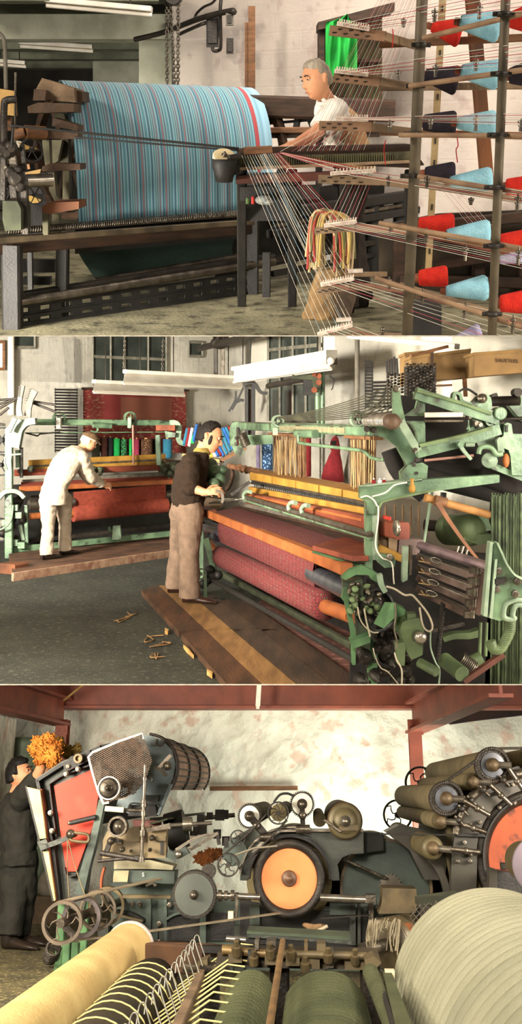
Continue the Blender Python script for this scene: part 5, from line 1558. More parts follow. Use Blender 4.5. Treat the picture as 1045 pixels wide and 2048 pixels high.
NL.part('top_plate', G().prism([r.P(720, 975, E-.22), r.P(800, 966, E-.22), r.P(845, 962, E-.22), r.P(845, 957, E+.2), r.P(735, 970, E + .2)], V((0, 0, .012))), PG)
for x, m in ((748, 'red'), (760, 'white'), (769, 'red')):
    p = r.P(x, 972, E - .1)
    tt = Thing(r, 'bobbin', {748: 'leftmost tiny red bobbin on the green arm top', 760: 'tiny white bobbin between two red ones on green arm', 769: 'right tiny red bobbin on the green arm top'}[x], 'bobbin', p, 'bobbins on the loom arm')
    tt.part('thread', G().lathe(p, (0, 0, 1), [(0, 0), (.014, 0), (.016, .012), (.011, .034), (.005, .04), (0, .04)], 14), FAB[m])
    tt.part('tip', G().lathe(p + V((0, 0, .04)), (0, 0, 1), [(.005, 0), (.005, .008), (0, .009)], 8), WHITE)
NL.part('post', slab(G(), r, [(732, 1004), (746, 1004), (746, 1142), (732, 1142)], E - .18, .1), GREEN)
NL.part('post_flange', slab(G(), r, [(746, 1004), (757, 1010), (757, 1100), (762, 1120), (746, 1120)], E - .2, .06), PG)
NL.part('post', slab(G(), r, [(738, 1280), (755, 1280), (756, 1385), (738, 1385)], E - .2, .1), mat('leaf_green', (84, 118, 78), (60, 86, 58), 6, .5))
NL.part('post', slab(G(), r, [(732, 1142), (750, 1142), (754, 1290), (738, 1290)], E - .05, .1), BLACK)
for k, pts in enumerate(([(757, 1012), (757, 1040), (752, 1090), (764, 1115), (784, 1125), (788, 1160), (789, 1168)], [(745, 993), (772, 985), (790, 970), (815, 965)], [(722, 995), (735, 992), (748, 1000), (755, 1012)])):
    NL.part('cable', G().tube(spline([r.P(x, y, E - .28) for x, y in pts]), .0048, 7), PALESTRAND)
FLEX = mat('flex', (160, 150, 130), (128, 120, 102), 9, .7)
def wire(pts, D, rad=.008, m=FLEX):
    NL.part('cable', G().tube(spline([r.P(x, y, D) for x, y in pts]), rad*.62, 7), m)
wire([(716, 1214), (720, 1235), (728, 1250), (745, 1264), (758, 1265)], 5.7, .007); wire([(729, 1217), (733, 1240), (741, 1273)], 5.68, .008)
wire([(747, 1296), (752, 1315), (762, 1335), (778, 1345), (800, 1372)], 5.7, .006); wire([(790, 1305), (794, 1320), (804, 1340), (804, 1375)], 5.6, .008)
wire([(773, 1173), (790, 1178), (810, 1190), (824, 1190), (835, 1200), (855, 1225), (865, 1248), (864, 1260), (856, 1262), (846, 1250), (840, 1215)], 5.65, .010)
wire([(790, 1205), (792, 1230), (789, 1258), (794, 1282), (792, 1300)], 5.6, .008, STEEL); wire([(862, 1262), (862, 1295), (872, 1325), (880, 1340), (878, 1375)], 5.7, .008, PG)
NL.part('spring', G().tube([r.P(887, 1205, 5.75).lerp(r.P(876, 1320, 5.75), k/300) + V((math.cos(k*PI/4), math.sin(k*PI/4), 0))*.013 for k in range(301)], .004, 4), IRON)
# race end, brake and motor end
NL.part('race_top', G().prism([r.Z(626, 1100, .95), r.Z(690, 1082, .95), r.Z(742, 1098, .95), r.Z(738, 1122, .95), r.Z(705, 1122, .95)], V((0, 0, .03))), RB)
NL.part('race_edge', band(G(), [(626, 1104), (706, 1128), (740, 1132)], 6.15, 4, .04, 1), mat('leaf_green', (84, 118, 78)))
NL.part('race_side', band(G(), [(757, 1096), (810, 1120)], 6.1, (14, 14), .12, 1), YW)
NL.part('race_front', slab(G(), r, [(757, 1068), (775, 1072), (775, 1102), (757, 1098)], 6.2, .1), mat('grey_wood', (138, 114, 88)))
NL.part('race_front', slab(G(), r, [(778, 1072), (796, 1076), (794, 1108), (778, 1104)], 6.15, .1), mat('grey_wood', (138, 114, 88)))
NL.part('race_front', slab(G(), r, [(800, 1076), (848, 1080), (838, 1110), (797, 1108)], 6.2, .1), mat('dull_rose', (116, 98, 92), (88, 74, 70), 8, .6))
NL.part('picker_box', slab(G(), r, [(757, 1108), (788, 1112), (792, 1122), (790, 1134), (770, 1136), (757, 1126)], 6.0, .1), GREEN)
bolts(NL, 'bolt', ((780, 1114), (716, 1143), (738, 1146)), 5.95, .02, STEEL)
NL.part('box_post', slab(G(), r, [(808, 1094), (818, 1094), (816, 1160), (806, 1165)], 5.9, .08), PG)
NL.part('box_post', slab(G(), r, [(821, 1092), (826, 1092), (824, 1150), (819, 1150)], 5.95, .06), STEEL)
NL.part('brake_arch', slab(G(), r, [(683, 1156), (700, 1140), (725, 1132), (745, 1140), (762, 1152), (758, 1166), (742, 1158), (738, 1150), (712, 1150), (692, 1160)], 5.85, .07), mat('leaf_green', (84, 118, 78)))
NL.part('brake_lever', slab(G(), r, [(688, 1178), (694, 1175), (700, 1195), (698, 1205), (712, 1260), (712, 1330), (705, 1330), (703, 1270), (690, 1205), (684, 1198)], 5.9, .07), mat('leaf_green', (84, 118, 78)))
NL.part('end_frame', band(G(), [(760, 1150), (764, 1170), (772, 1185)], 5.8, (12, 10), .07), PG)
NL.part('end_frame', band(G(), [(706, 1160), (708, 1190), (712, 1215)], 5.95, (40, 36), .12), mat('oily_green', (66, 78, 56), (44, 50, 38), 8, .5, .2))
NL.part('end_frame', slab(G(), r, [(712, 1225), (745, 1255), (740, 1300), (716, 1290)], 5.95, .1), mat('oily_green', (66, 78, 56)))
NL.part('end_frame', slab(G(), r, [(700, 1282), (740, 1270), (742, 1285), (706, 1298)], 5.82, .1), mat('leaf_green', (84, 118, 78)))
random.seed(11)
g = G(); g2 = G()
for k in range(30):
    x, y = 700 + random.random()*60, 1165 + random.random()*60
    p = r.P(x, y, 5.8 + random.random()*.08)
    (g if k % 2 else g2).lathe(p, (random.random()-.5, -1, random.random()-.5), [(0, -.02), (.012 + .012*random.random(), -.02), (.014, .015), (.006, .02), (.006, .035), (0, .035)], 9)
NL.part('control_gear', g, STEEL); NL.part('control_gear', g2, mat('mossy_green', (104, 124, 84)))
g = G()
for k in range(34):
    x, y = 700 + random.random()*120, 1262 + random.random()*110
    p = r.P(x, y, 5.95 + random.random()*.15)
    g.lathe(p, (random.random()-.5, -1, random.random()-.5), [(0, -.04), (.02 + .03*random.random(), -.04), (.025, .02), (.01, .03), (.01, .05), (0, .05)], 10)
NL.part('lower_gearing', g, IRON)
NL.part('gear_wheel', G().wheel(r.P(752, 1220, 6.0), (.6, -1, .2), .13, .05, 6), BLACK)
NL.part('gear_wheel', G().gear(r.P(742, 1205, 6.05), (.7, -1, .1), .12, .04, 36, .07), IRON)
NL.part('belt_guard', G().hexa([r.P(748, 1247, 5.75), r.P(768, 1257, 5.6), r.P(790, 1235, 5.6), r.P(790, 1240, 6.0), r.P(770, 1204, 5.75), r.P(784, 1207, 5.6), r.P(792, 1205, 5.6), r.P(792, 1205, 6.0)]), mat('leaf_green', (84, 118, 78)))
NL.part('belt_guard', slab(G(), r, [(793, 1210), (812, 1220), (806, 1262), (793, 1262)], 5.8, .12), mat('leaf_green', (84, 118, 78)))
MG = mat('motor_green', (80, 94, 62), (54, 64, 44), 6, .5)
NL.part('motor', slab(G(), r, [(805, 1245), (820, 1238), (838, 1236), (850, 1250), (846, 1310), (824, 1320), (812, 1300), (800, 1262)], 5.65, .2), MG)
NL.part('motor_hub', G().lathe(r.P(836, 1272, 5.64), (.3, -1, 0), [(0, 0), (.035, 0), (.035, .05), (.022, .06), (0, .06)], 16), BRIGHT)
NL.part('motor_cap', G().box(r.P(822, 1232, 5.7), (.05, .08, .04)), MG)
NL.part('switch_case', slab(G(), r, [(792, 1288), (808, 1284), (812, 1292), (810, 1332), (796, 1330)], 5.6, .08), MG)
NL.part('pipe', G().cyl(r.P(840, 1325, 5.7), r.P(874, 1344, 5.6), .028), MG)
NL.part('axle_box', G().cyl(r.P(890, 1320, 5.9), r.P(925, 1348, 5.7), .045), MG)
NL.part('axle_box', G().cyl(r.P(930, 1335, 5.9), r.P(966, 1318, 5.9), .05), MG)
g = G()
p0, p1 = r.P(920, 1318, 5.85), r.P(948, 1340, 5.85)
for k in range(9):
    g.cyl(p0.lerp(p1, k/9), p0.lerp(p1, (k+.6)/9), .05)
NL.part('worm', g, STEEL)
NL.part('cross_bar', band(G(), [(888, 1280), (910, 1273), (940, 1272), (962, 1266)], 6.0, (10, 14), .08), MG)
NL.part('cross_bar', band(G(), [(930, 1365), (1010, 1310)], 5.7, 10, .05, 1), mat('maroon_wood', (84, 48, 38)))
NL.part('cross_bar', band(G(), [(866, 1262), (930, 1248)], 6.1, 8, .06, 1), IRON)
for x in (974, 962):
    NL.part('stay', G().cyl(r.P(x, 1245, 5.9), r.P(x - 2, 1312, 5.9), .011, n=8), MG)
# five-deck shuttle boxes
SBX = mat('box_brown', (88, 66, 56), (60, 46, 40), 10, .5, .2)
for k in range(5):
    y0, y1 = 1096 + 22*k, 1128 + 25.5*k
    NL.part('shuttle_box', band(G(), [(843 - k*.5, y0), (950 - 3*k, y1)], lambda x: 5.95 - (x-840)*.004, (11, 14), .16, 1), SBX)
    NL.part('box_lip', band(G(), [(843 - k*.5, y0 - 6), (950 - 3*k, y1 - 7)], lambda x: 5.92 - (x-840)*.004, 2.5, .03, 1), STEEL)
    if k:
        c = r.P(876 - 3*k, y0 + 3, 5.78)
        g = G()
        pts = [c + V((math.cos(a)*.03, -.006*math.cos(a), math.sin(a)*.015 - math.cos(a)*.008)) for a in [2*PI*i/16 for i in range(16)]]
        g.tube(pts, .004, 5, closed=True)
        NL.part('box_latch', g, BRIGHT)
        g = G()
        g.bar(r.P(862, y0 + 8, 5.7), r.P(838, y0 + 4, 5.75), .006); g.bar(r.P(850, y0 + 5, 5.74), r.P(843, y0 - 3, 5.76), .005)
        NL.part('wire_finger', g, BRASS)
NL.part('box_tube', G().cyl(r.P(842, 1091, 5.85), r.P(985, 1135, 5.3), .026), mat('mauve_steel', (128, 108, 112), (94, 78, 84), 10, .35, .5))
g = G()
for k in range(5):
    y = 1140 + 22*k
    g.box(r.P(950 - 3*k, y, 5.4), (.05, .05, .035)); g.cyl(r.P(958 - 3*k, y - 8, 5.38), r.P(958 - 3*k, y + 8, 5.38), .012, n=8)
NL.part('box_hinge', g, STEEL)
NL.part('box_rack', slab(G(), r, [(958, 1140), (972, 1145), (962, 1232), (945, 1226)], 5.42, .1), SBX)
NL.part('end_plate', slab(G(), r, [(981, 1085), (994, 1085), (1004, 1105), (1012, 1128), (1030, 1152), (1060, 1162), (1060, 1190), (1030, 1196), (1014, 1206), (1008, 1222), (1010, 1240), (1000, 1242), (966, 1232)], 5.3, .05), GREEN)
NL.part('end_plate_rib', slab(G(), r, [(981, 1085), (987, 1085), (976, 1234), (968, 1232)], 5.24, .07), PG)
NL.part('end_plate_rib', slab(G(), r, [(991, 1120), (996, 1118), (986, 1238), (980, 1236)], 5.25, .06), PG)
NL.part('end_plate_lip', band(G(), [(996, 1086), (1006, 1108), (1016, 1130), (1034, 1152), (1060, 1163)], 5.26, 4, .07), PG)
bolts(NL, 'bolt', ((998, 1142), (994, 1178), (1036, 1163), (1032, 1188)), 5.28, .02, STEEL)
NL.part('cast_mark', text(r, 'F R 2', 1023, 1184, 5.29, 5, GREEN, tilt=-1.35), mat('mossy_green', (104, 124, 84)))
NL.part('end_plate_latch', G().box(r.P(998, 1162, 5.27), (.05, .04, .03)), IRON)
NL.part('hose', G().tube(spline([r.P(1045, 1210, 5.3), r.P(1032, 1212, 5.3), r.P(1026, 1230, 5.3), r.P(1030, 1238, 5.3), r.P(1012, 1237, 5.3), r.P(1008, 1225, 5.3), r.P(1014, 1208, 5.3), r.P(1035, 1200, 5.3), r.P(1060, 1204, 5.3)]), .014, 8), PG)
g = G().tube(spline([r.P(1022, 1240, 5.5), r.P(1020, 1262, 5.5), r.P(1010, 1285, 5.5), r.P(1000, 1298, 5.5), r.P(988, 1297, 5.5), r.P(982, 1282, 5.5)]), .03, 12)
for k, q in enumerate(spline([r.P(1022, 1240, 5.5), r.P(1020, 1262, 5.5), r.P(1010, 1285, 5.5), r.P(1000, 1298, 5.5), r.P(988, 1297, 5.5)], 6)):
    g.ball(q, .034, 8, (1, 1, .3))
NL.part('ribbed_hose', g, MG)
# dark harness and linen behind the head
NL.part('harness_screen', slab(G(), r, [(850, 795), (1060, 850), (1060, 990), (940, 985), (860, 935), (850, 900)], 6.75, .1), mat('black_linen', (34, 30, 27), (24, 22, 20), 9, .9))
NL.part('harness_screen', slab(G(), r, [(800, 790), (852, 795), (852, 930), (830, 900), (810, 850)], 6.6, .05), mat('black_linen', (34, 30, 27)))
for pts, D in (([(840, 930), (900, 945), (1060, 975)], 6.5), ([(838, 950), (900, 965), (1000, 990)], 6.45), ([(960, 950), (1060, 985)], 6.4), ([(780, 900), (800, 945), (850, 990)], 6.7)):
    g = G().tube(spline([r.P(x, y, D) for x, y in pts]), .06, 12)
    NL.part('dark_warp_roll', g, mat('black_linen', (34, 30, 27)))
g = G()
random.seed(5)
for k in range(9):
    y0 = 770 + k*6.5
    g.tube(catenary(r.P(558 + k*1.5, 834 + k*.6, 8.0), r.P(786, y0, 6.9), .03, 8), .0042, 4, caps=False)
for k in range(5):
    g.tube(catenary(r.P(722 + k*12, 828, 7.0), r.P(786, 780 + 5*k, 6.85), .015, 6), .005, 4, caps=False)
NL.part('lift_cords', g, mat('oiled_cord', (62, 60, 44), (44, 42, 32), 10, .8), stuff=True)
g = G()
for k in range(26):
    x = 985 + k*2.9
    D = 6.0 + .25*((k*7) % 5)/5
    g.cyl(r.P(x, 985 + (k*5) % 9, D), r.P(x - 3, 1385, D), .0055 + .002*(k % 3), n=5, caps=False)
NL.part('green_cords', g, mat('cord_green', (74, 88, 60), (40, 46, 34), 12, .7), stuff=True)
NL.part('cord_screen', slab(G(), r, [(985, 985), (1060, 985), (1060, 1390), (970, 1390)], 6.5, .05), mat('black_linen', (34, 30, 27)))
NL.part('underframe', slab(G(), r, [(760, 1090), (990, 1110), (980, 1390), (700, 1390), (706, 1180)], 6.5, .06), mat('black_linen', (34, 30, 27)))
for x in (760, 772, 790, 806, 822, 838):
    NL.part('weight_cord', G().cyl(r.P(x, 1010, 6.6), r.P(x, 1070, 6.6), .006, n=5), HC)
# wooden pole, strap and motor behind
NL.part('wooden_pole', G().cyl(r.P(851, 995, 6.0), r.P(980, 1030, 6.1), .024), mat('pole_wood', (156, 112, 62), (122, 84, 46), 8, .6))
NL.part('pole_binding', G().cyl(r.P(870, 1000, 5.99), r.P(893, 1006, 6.0), .031), WOODM)
NL.part('leather_strap', band(G(), [(876, 1004), (895, 1035), (930, 1085), (958, 1120)], 5.9, (10, 5), .02), mat('leather', (124, 84, 60), (98, 66, 48), 8, .7))
NL.part('drive_motor', G().lathe(r.P(935, 1060, 6.3), (.5, -1, .1), [(0, -.2), (.1, -.2), (.1, .05), (.07, .1), (.02, .11), (0, .11)], 20), MG)
NL.part('drive_motor_box', slab(G(), r, [(930, 1070), (982, 1068), (988, 1085), (960, 1090), (928, 1078)], 6.2, .15), MG)
NL.part('drive_bracket', slab(G(), r, [(920, 1035), (975, 1030), (985, 1060), (960, 1065), (922, 1050)], 6.4, .1), GREEN)
for x in (918, 928, 938):
    NL.part('spindle', G().cyl(r.P(x, 1092, 6.1), r.P(x - 5, 1108, 6.1), .008, n=8), BRIGHT)
NL.part('hanging_rod', G().cyl(r.P(865, 985, 6.5), r.P(848, 1088, 6.2), .01, n=8), PG)
NL.part('hanging_rod', G().cyl(r.P(888, 985, 6.6), r.P(886, 1010, 6.6), .02, n=8), BLACK)
NL.part('back_shaft', G().cyl(r.P(850, 1050, 7.0), r.P(990, 1060, 6.8), .04), IRON)
# second machine behind at right edge
SM = Thing(r, 'dobby_head', 'dark green machine head beyond the near loom at right edge', 'machine', r.P(1020, 830, 7.1))
SM.part('shaft', G().cyl(r.P(985, 803, 7.1), r.P(1040, 801, 7.0), .035), IRON)
SM.part('bracket', slab(G(), r, [(1028, 795), (1060, 790), (1060, 850), (1034, 830), (1020, 812)], 7.05, .1), GREEN)
SM.part('casting', slab(G(), r, [(985, 790), (995, 786), (1000, 800), (985, 800)], 7.08, .1), IRON)
SM.part('hub', G().disc(r.P(1034, 785, 7.0), (0, 1, 0), .03, .1, 14), IRON)
SM.part('rod', G().cyl(r.P(1005, 838, 7.0), r.P(1060, 836, 7.0), .012, n=8), IRON)
SM.part('screen', slab(G(), r, [(1000, 806), (1060, 806), (1060, 860), (1010, 850)], 7.3, .05), mat('black_linen', (34, 30, 27)))
SM.part('column', G().bar(r.P(1056, 850, 7.15), V((r.P(1056, 850, 7.15).x, 7.15, 0)), .1), GREEN)

# ---- plank walkway in front of the near loom
WK = Thing(r, 'plank_walkway', 'raised brown plank walkway the dark-haired man stands on', 'platform', r.Z(350, 1250))
VPX, VPY = -27, 841
def vline(m, y):
    return r.Z(VPX + (y-VPY)/m, y)
bands = ((1.126, .985, 1180, 'walk_plank_dark', (92, 62, 42), (60, 44, 32)), (.98, .875, 1180, 'walk_plank_light', (148, 112, 70), (112, 82, 50)), (.87, .785, 1200, 'walk_plank_grey', (80, 62, 48), (54, 44, 36)), (.78, .715, 1210, 'walk_plank_brown', (74, 54, 40), (50, 38, 30)))
WNODE = {}
for ma, mb, y0, nm, ca, cb in bands:
    m_ = mat(nm, ca, cb, 4, .75, 0, .4, 40, stretch=(3, .6, 3))
    for ya, yb in ((y0, 1268), (1270, 1440)):
        WK.part('plank', G().prism([vline(ma, ya + (10 if ma > 1 else 0)), vline(ma, yb + 6), vline(mb, yb), vline(mb, ya)], V((0, 0, .05))), m_)
DUST = mat('red_dust', (112, 72, 62), (84, 56, 48), 5, .9, 0, .2, 40, c3=(140, 100, 88), s3=12)
struct(r, 'floor_3', G().prism([vline(.705, 1215), vline(.705, 1440), vline(.40, 1380), vline(.40, 1120)], V((0, 0, .012))), DUST)
for k, (pts, lab) in enumerate((([(367, 1296), (378, 1305), (388, 1318), (374, 1306)], 'longer loose wooden offcut on the dark floor by the walkway'), ([(330, 1262), (338, 1266), (336, 1270), (330, 1268)], 'short wooden offcut beside the walkway\'s middle'), ([(414, 1346), (426, 1352), (425, 1358), (414, 1350)], 'small wooden offcut near the panel\'s bottom edge'))):
    g = G().prism([r.Z(x, y) for x, y in pts], V((0, 0, .03)))
    solo(r, 'wood_offcut', g, WOODL, lab, 'offcut')
random.seed(21)
for k, (x, y) in enumerate(((265, 1229), (240, 1240), (306, 1280), (318, 1318), (322, 1290))):
    g = G(); c = r.Z(x, y)
    g.tube(spline([c + V((random.uniform(-.08, .08), random.uniform(-.15, .15), .006 + .01*random.random())) for _ in range(5)]), .006, 4)
    solo(r, 'yarn_scrap', g, mat('scrap_tan', (130, 100, 66), rough=.9), ('pale yarn scrap', 'reddish yarn scrap', 'twisted yarn scrap', 'looped yarn scrap', 'short yarn scrap')[k] + (' nearest the stooping man on dark floor', ' left of the pale scrap on dark floor', ' left of the walkway\'s middle', ' lowest on the dark floor', ' just above the looped scrap')[k], 'yarn scrap')
# ================================================================ STOREY 3: the carding room
r = R3
W3 = mat('lime_plaster', (226, 224, 208), (206, 200, 184), 2.5, .9, 0, .0, 8, c3=(204, 178, 160), s3=6)
nt, N, b, link = nodes_of(W3)
tc = N.new('ShaderNodeTexCoord')
n1_ = N.new('ShaderNodeTexNoise'); n1_.inputs['Scale'].default_value = 4; n1_.inputs['Detail'].default_value = 8; link(tc.outputs['Object'], n1_.inputs['Vector'])
v1_ = N.new('ShaderNodeTexVoronoi'); v1_.inputs['Scale'].default_value = 5; link(tc.outputs['Object'], v1_.inputs['Vector'])
ad = N.new('ShaderNodeMath'); ad.operation = 'MULTIPLY_ADD'; link(v1_.outputs['Distance'], ad.inputs[0]); ad.inputs[1].default_value = .35; link(n1_.outputs['Fac'], ad.inputs[2])
bp = N.new('ShaderNodeBump'); bp.inputs['Strength'].default_value = .7; bp.inputs['Distance'].default_value = .12; link(ad.outputs[0], bp.inputs['Height']); link(bp.outputs['Normal'], b.inputs['Normal'])
g = G().grid([[V((-5 + 10*j/6, 12.4, 3.6*i/4)) for j in range(7)] for i in range(5)])
g.box((0, 12.65, 1.8), (10, .4, 3.6))
struct(r, 'wall_back_3', g, W3)
p = r.P(20, 1600, 10.6)
g = G().grid([[V((p.x - .0, 10.6 - 2.4*j/4, 3.6*i/4)) for j in range(5)] for i in range(5)])
g.box((p.x - .25, 9.4, 1.8), (.4, 2.4, 3.6))
struct(r, 'wall_left_3', g, W3)
FL3 = mat('littered_floor', (88, 80, 54), (56, 52, 38), 5, .95, 0, .6, 40, c3=(136, 124, 84), s3=30)
struct(r, 'floor_4', G().grid([[V((-5 + 10*j/4, 2.2 + 10.5*i/4, 0)) for j in range(5)] for i in range(5)]), FL3)
BEAM = mat('red_oxide_steel', (134, 66, 46), (108, 52, 38), 4, .55, .1, .1, 20)
g = G()                                       # I-section main beam, its underside and both flanges
a_, b_ = r.P(-60, 1392, 11.6), r.P(1110, 1392, 11.6)
for dz, w, h in ((-.13, .3, .03), (.0, .04, .26), (.0, .0, 0)):
    if w:
        g.bar(a_ + V((0, 0, dz)), b_ + V((0, 0, dz)), w, h, up=(0, 0, 1), ch=.02)
for q0, q1 in (((-60, 1405), (1110, 1405)),):
    g.bar(r.P(*q0, 12.0), r.P(*q1, 12.0), .1, .12, up=(0, 0, 1), ch=.05)
struct(r, 'ceiling_beam_1', g, BEAM)
def girder(pa, Da, pb, Db, h, w):
    g = G()
    a_, b_ = r.P(*pa, Da), r.P(*pb, Db)
    g.bar(a_, b_, .03, h, up=(0, 0, 1), ch=.02)
    for s in (-1, 1):
        g.bar(a_ + V((0, 0, s*h/2)), b_ + V((0, 0, s*h/2)), w, .03, up=(0, 0, 1), ch=.02)
    return g
struct(r, 'ceiling_beam_2', girder((126, 1424), 11.5, (-60, 1372), 8.6, .27, .2), BEAM)
struct(r, 'ceiling_beam_3', girder((828, 1436), 11.5, (1000, 1352), 8.3, .3, .2), BEAM)
g = G()
for x0, x1, y0, D in ((118, 139, 1440, 11.5), (816, 842, 1440, 11.4)):
    a_ = r.P((x0+x1)/2, y0, D)
    g2 = G()
    w = (x1-x0)*r.u(D)
    g2.box((a_.x, D, a_.z/2), (.02, .16, a_.z)); g2.box((a_.x, D - .08, a_.z/2), (w, .02, a_.z)); g2.box((a_.x, D + .08, a_.z/2), (w, .02, a_.z))
    g2.box((a_.x, D - .1, a_.z - .08), (w*1.25, .02, .16))
    for dx in (-1, 1):
        for dz in (0, 1):
            g2.cyl((a_.x + dx*w*.3, D - .13, a_.z - .05 - .07*dz), (a_.x + dx*w*.3, D - .1, a_.z - .05 - .07*dz), .016, n=8)
    struct(r, 'trim_6' if x0 < 500 else 'trim_7', g2, BEAM)
g = slab(G(), r, [(886, 1360), (1100, 1360), (1100, 1424), (960, 1440), (904, 1448), (880, 1430)], 12.1, .15)
struct(r, 'ceiling_shade', g, mat('ceiling_shade_dark', (52, 36, 30), (36, 28, 24), 5, .8))  # added dark shape, ceiling shade put into its colour
t = Thing(r, 'pipe_lamp', 'short white fitting hanging from the red roof beam', 'lamp', r.P(516, 1418, 11.2))
t.part('stem', G().bar(r.P(519, 1366, 11.2), r.P(516, 1412, 11.2), .05, .03), WHITE)
t.part('tip', G().bar(r.P(516, 1410, 11.2), r.P(516, 1418, 11.2), .035, .03), WHITE)
solo(r, 'beam_strap', G().cyl(r.P(128, 1400, 11.0), r.P(166, 1370, 10.6), .012, n=6), mat('pale_wood', (196, 160, 98)), 'thin pale rod slanting across the roof beam at upper left', 'rod')
solo(r, 'wall_batten', G().bar(r.P(420, 1577, 12.3), r.P(596, 1576, 12.3), .03, .05), WOODM, 'thin dark batten fixed level on the white back wall', 'batten')
t = Thing(r, 'barrel', 'dull green metal barrel standing behind the man\'s raised arms', 'barrel', r.P(52, 1700, 11.0))
bc = r.P(48, 1520, 11.2); bc.z = 0
zt = r.P(48, 1477, 11.2).z
t.part('shell', G().lathe(bc, (0, 0, 1), [(0, 0), (.3, 0)] + [(.3 + (.012 if abs(f % .33 - .16) < .03 else 0), zt*f) for f in [k/30 for k in range(1, 30)]] + [(.3, zt), (.27, zt), (.27, zt - .02), (0, zt - .02)], 36), mat('drum_green', (104, 116, 92), (80, 90, 72), 5, .6, .2))

CI = mat('card_iron', (62, 64, 56), (44, 46, 42), 5, .5, .3, .2, 40)
CG = mat('card_green', (74, 86, 76), (54, 62, 56), 4, .5, .2, .15, 30)
CB = mat('card_blue', (104, 116, 118), (78, 88, 90), 4, .5, .2, .1, 30)
RP = mat('red_panel', (206, 62, 40), (176, 56, 40), 3, .55, c3=(138, 68, 48), s3=3)
OR = mat('orange_disc', (240, 142, 88), (226, 124, 74), 3, .6)
OL = mat('olive_roller', (108, 96, 66), (86, 78, 54), 4, .7, 0, .3, 90)
YB = mat('oily_brass', (108, 92, 62), (76, 65, 45), 8, .55, .3)

def vroll(T_, name, x, y, D0, rpx, D1, m, prof=None, n=30, endm=None):
    """A roller running straight back from depth D0 (seen at x, y with radius rpx) to depth D1."""
    c = r.P(x, y, D0)
    R_ = rpx*r.u(D0)
    T_.part(name, G().lathe(c, (0, 1, 0), prof(R_, D1-D0) if prof else [(0, 0), (R_*.96, 0), (R_, .015), (R_, D1-D0-.015), (R_*.96, D1-D0), (0, D1-D0)], n), m)
    return c, R_

# ---- hopper feeder at the left
HF = Thing(r, 'hopper_feeder', 'dark hopper feeder with red side panel and wire-guarded gears', 'textile machine', r.P(150, 1960, 8.0) * 1.0)
HF_plate = [(71, 1558), (122, 1524), (200, 1490), (206, 1600), (192, 1650), (172, 1800), (165, 1830), (116, 1802), (104, 1690)]
HF.part('side_plate', slab(G(), r, HF_plate, 8.05, .06), CI)
HF.part('red_panel', slab(G(), r, [(108, 1572), (182, 1540), (197, 1588), (190, 1640), (172, 1690), (153, 1743), (133, 1743), (124, 1687), (118, 1640)], 8.02, .03), RP)
g = band(G(), [(72, 1562), (124, 1529), (200, 1494)], 7.96, 6, .1, 1)
HF.part('frame_edge', g, BLACK)
HF.part('frame_edge', band(G(), [(74, 1560), (105, 1690), (118, 1802)], 7.96, 6, .1, 1), BLACK)
HF.part('panel_rib', band(G(), [(128, 1735), (134, 1752), (152, 1750)], 7.98, 3, .06), BLACK)
HF.part('panel_rib', band(G(), [(107, 1640), (98, 1568), (122, 1552), (185, 1528)], 7.98, 3, .06, 1), BLACK)
HF.part('panel_rib', band(G(), [(107, 1640), (112, 1672)], 7.98, 3, .06, 1), BLACK)
HF.part('strut', band(G(), [(204, 1600), (186, 1680), (172, 1730), (158, 1790)], 7.92, (12, 18), .1), CG)
HF.part('back_plate', slab(G(), r, [(71, 1558), (122, 1524), (200, 1490), (300, 1472), (340, 1560), (315, 1630), (192, 1650), (165, 1830), (116, 1802)], 10.6, .06), CI)
HF.part('hopper_floor', G().hexa([r.P(122, 1530, 8.1), r.P(200, 1496, 8.1), r.P(200, 1496, 8.1) + V((0, 2.5, 0)), r.P(122, 1530, 8.1) + V((0, 2.5, 0)), r.P(122, 1526, 8.1), r.P(200, 1492, 8.1), r.P(200, 1492, 8.1) + V((0, 2.5, 0)), r.P(122, 1526, 8.1) + V((0, 2.5, 0))]), BLACK)
HF.part('hopper_front', G().hexa([r.P(118, 1800, 8.1), r.P(118, 1800, 10.6) , r.P(71, 1560, 10.6), r.P(71, 1560, 8.1)] + [p + V((.03, 0, .01)) for p in (r.P(118, 1800, 8.1), r.P(118, 1800, 10.6), r.P(71, 1560, 10.6), r.P(71, 1560, 8.1))]), CI)
g = slab(G(), r, [(54, 1574), (80, 1580), (92, 1676), (80, 1678)], 7.9, .06)
HF.part('wooden_guide', g, mat('pale_ash', (220, 200, 132), (198, 172, 106), 6, .55), label='pale tapered wooden guide')
HF.part('wooden_guide', slab(G(), r, [(86, 1703), (97, 1703), (111, 1800), (108, 1802)], 7.9, .06), mat('pale_ash', (220, 200, 132)))
HF.part('guide_edge', band(G(), [(52, 1572), (78, 1680), (106, 1802)], 7.93, 4, .08, 1), BLACK)
HF.part('guide_edge', band(G(), [(82, 1578), (96, 1690), (112, 1802)], 7.93, 4, .08, 1), mat('rust', (132, 70, 44)))
HF.part('guide_clamp', slab(G(), r, [(74, 1684), (92, 1678), (99, 1694), (82, 1702)], 7.86, .1), CI)
HF.part('slotted_arm', band(G(), [(92, 1692), (125, 1680), (150, 1668)], 7.86, 10, .06), CI)
g = G()
pts = [r.P(x, y, 7.8) for x, y in ((146, 1665), (172, 1668), (178, 1675), (174, 1684), (150, 1682), (140, 1678))]
g.tube(spline(pts + [pts[0]], 4), .012, 6)
HF.part('slotted_link', g, YB)
HF.part('link_knob', G().lathe(r.P(141, 1668, 7.8), (0, -1, 0), [(0, -.03), (.03, -.03), (.034, 0), (.028, .02), (0, .025)], 16), STEEL)
HF.part('handle', G().cyl(r.P(141, 1646, 7.9), r.P(192, 1634, 7.9), .018), BLACK)
HF.part('handle_tip', G().ball(r.P(139, 1646, 7.9), .016, 8), STEEL)
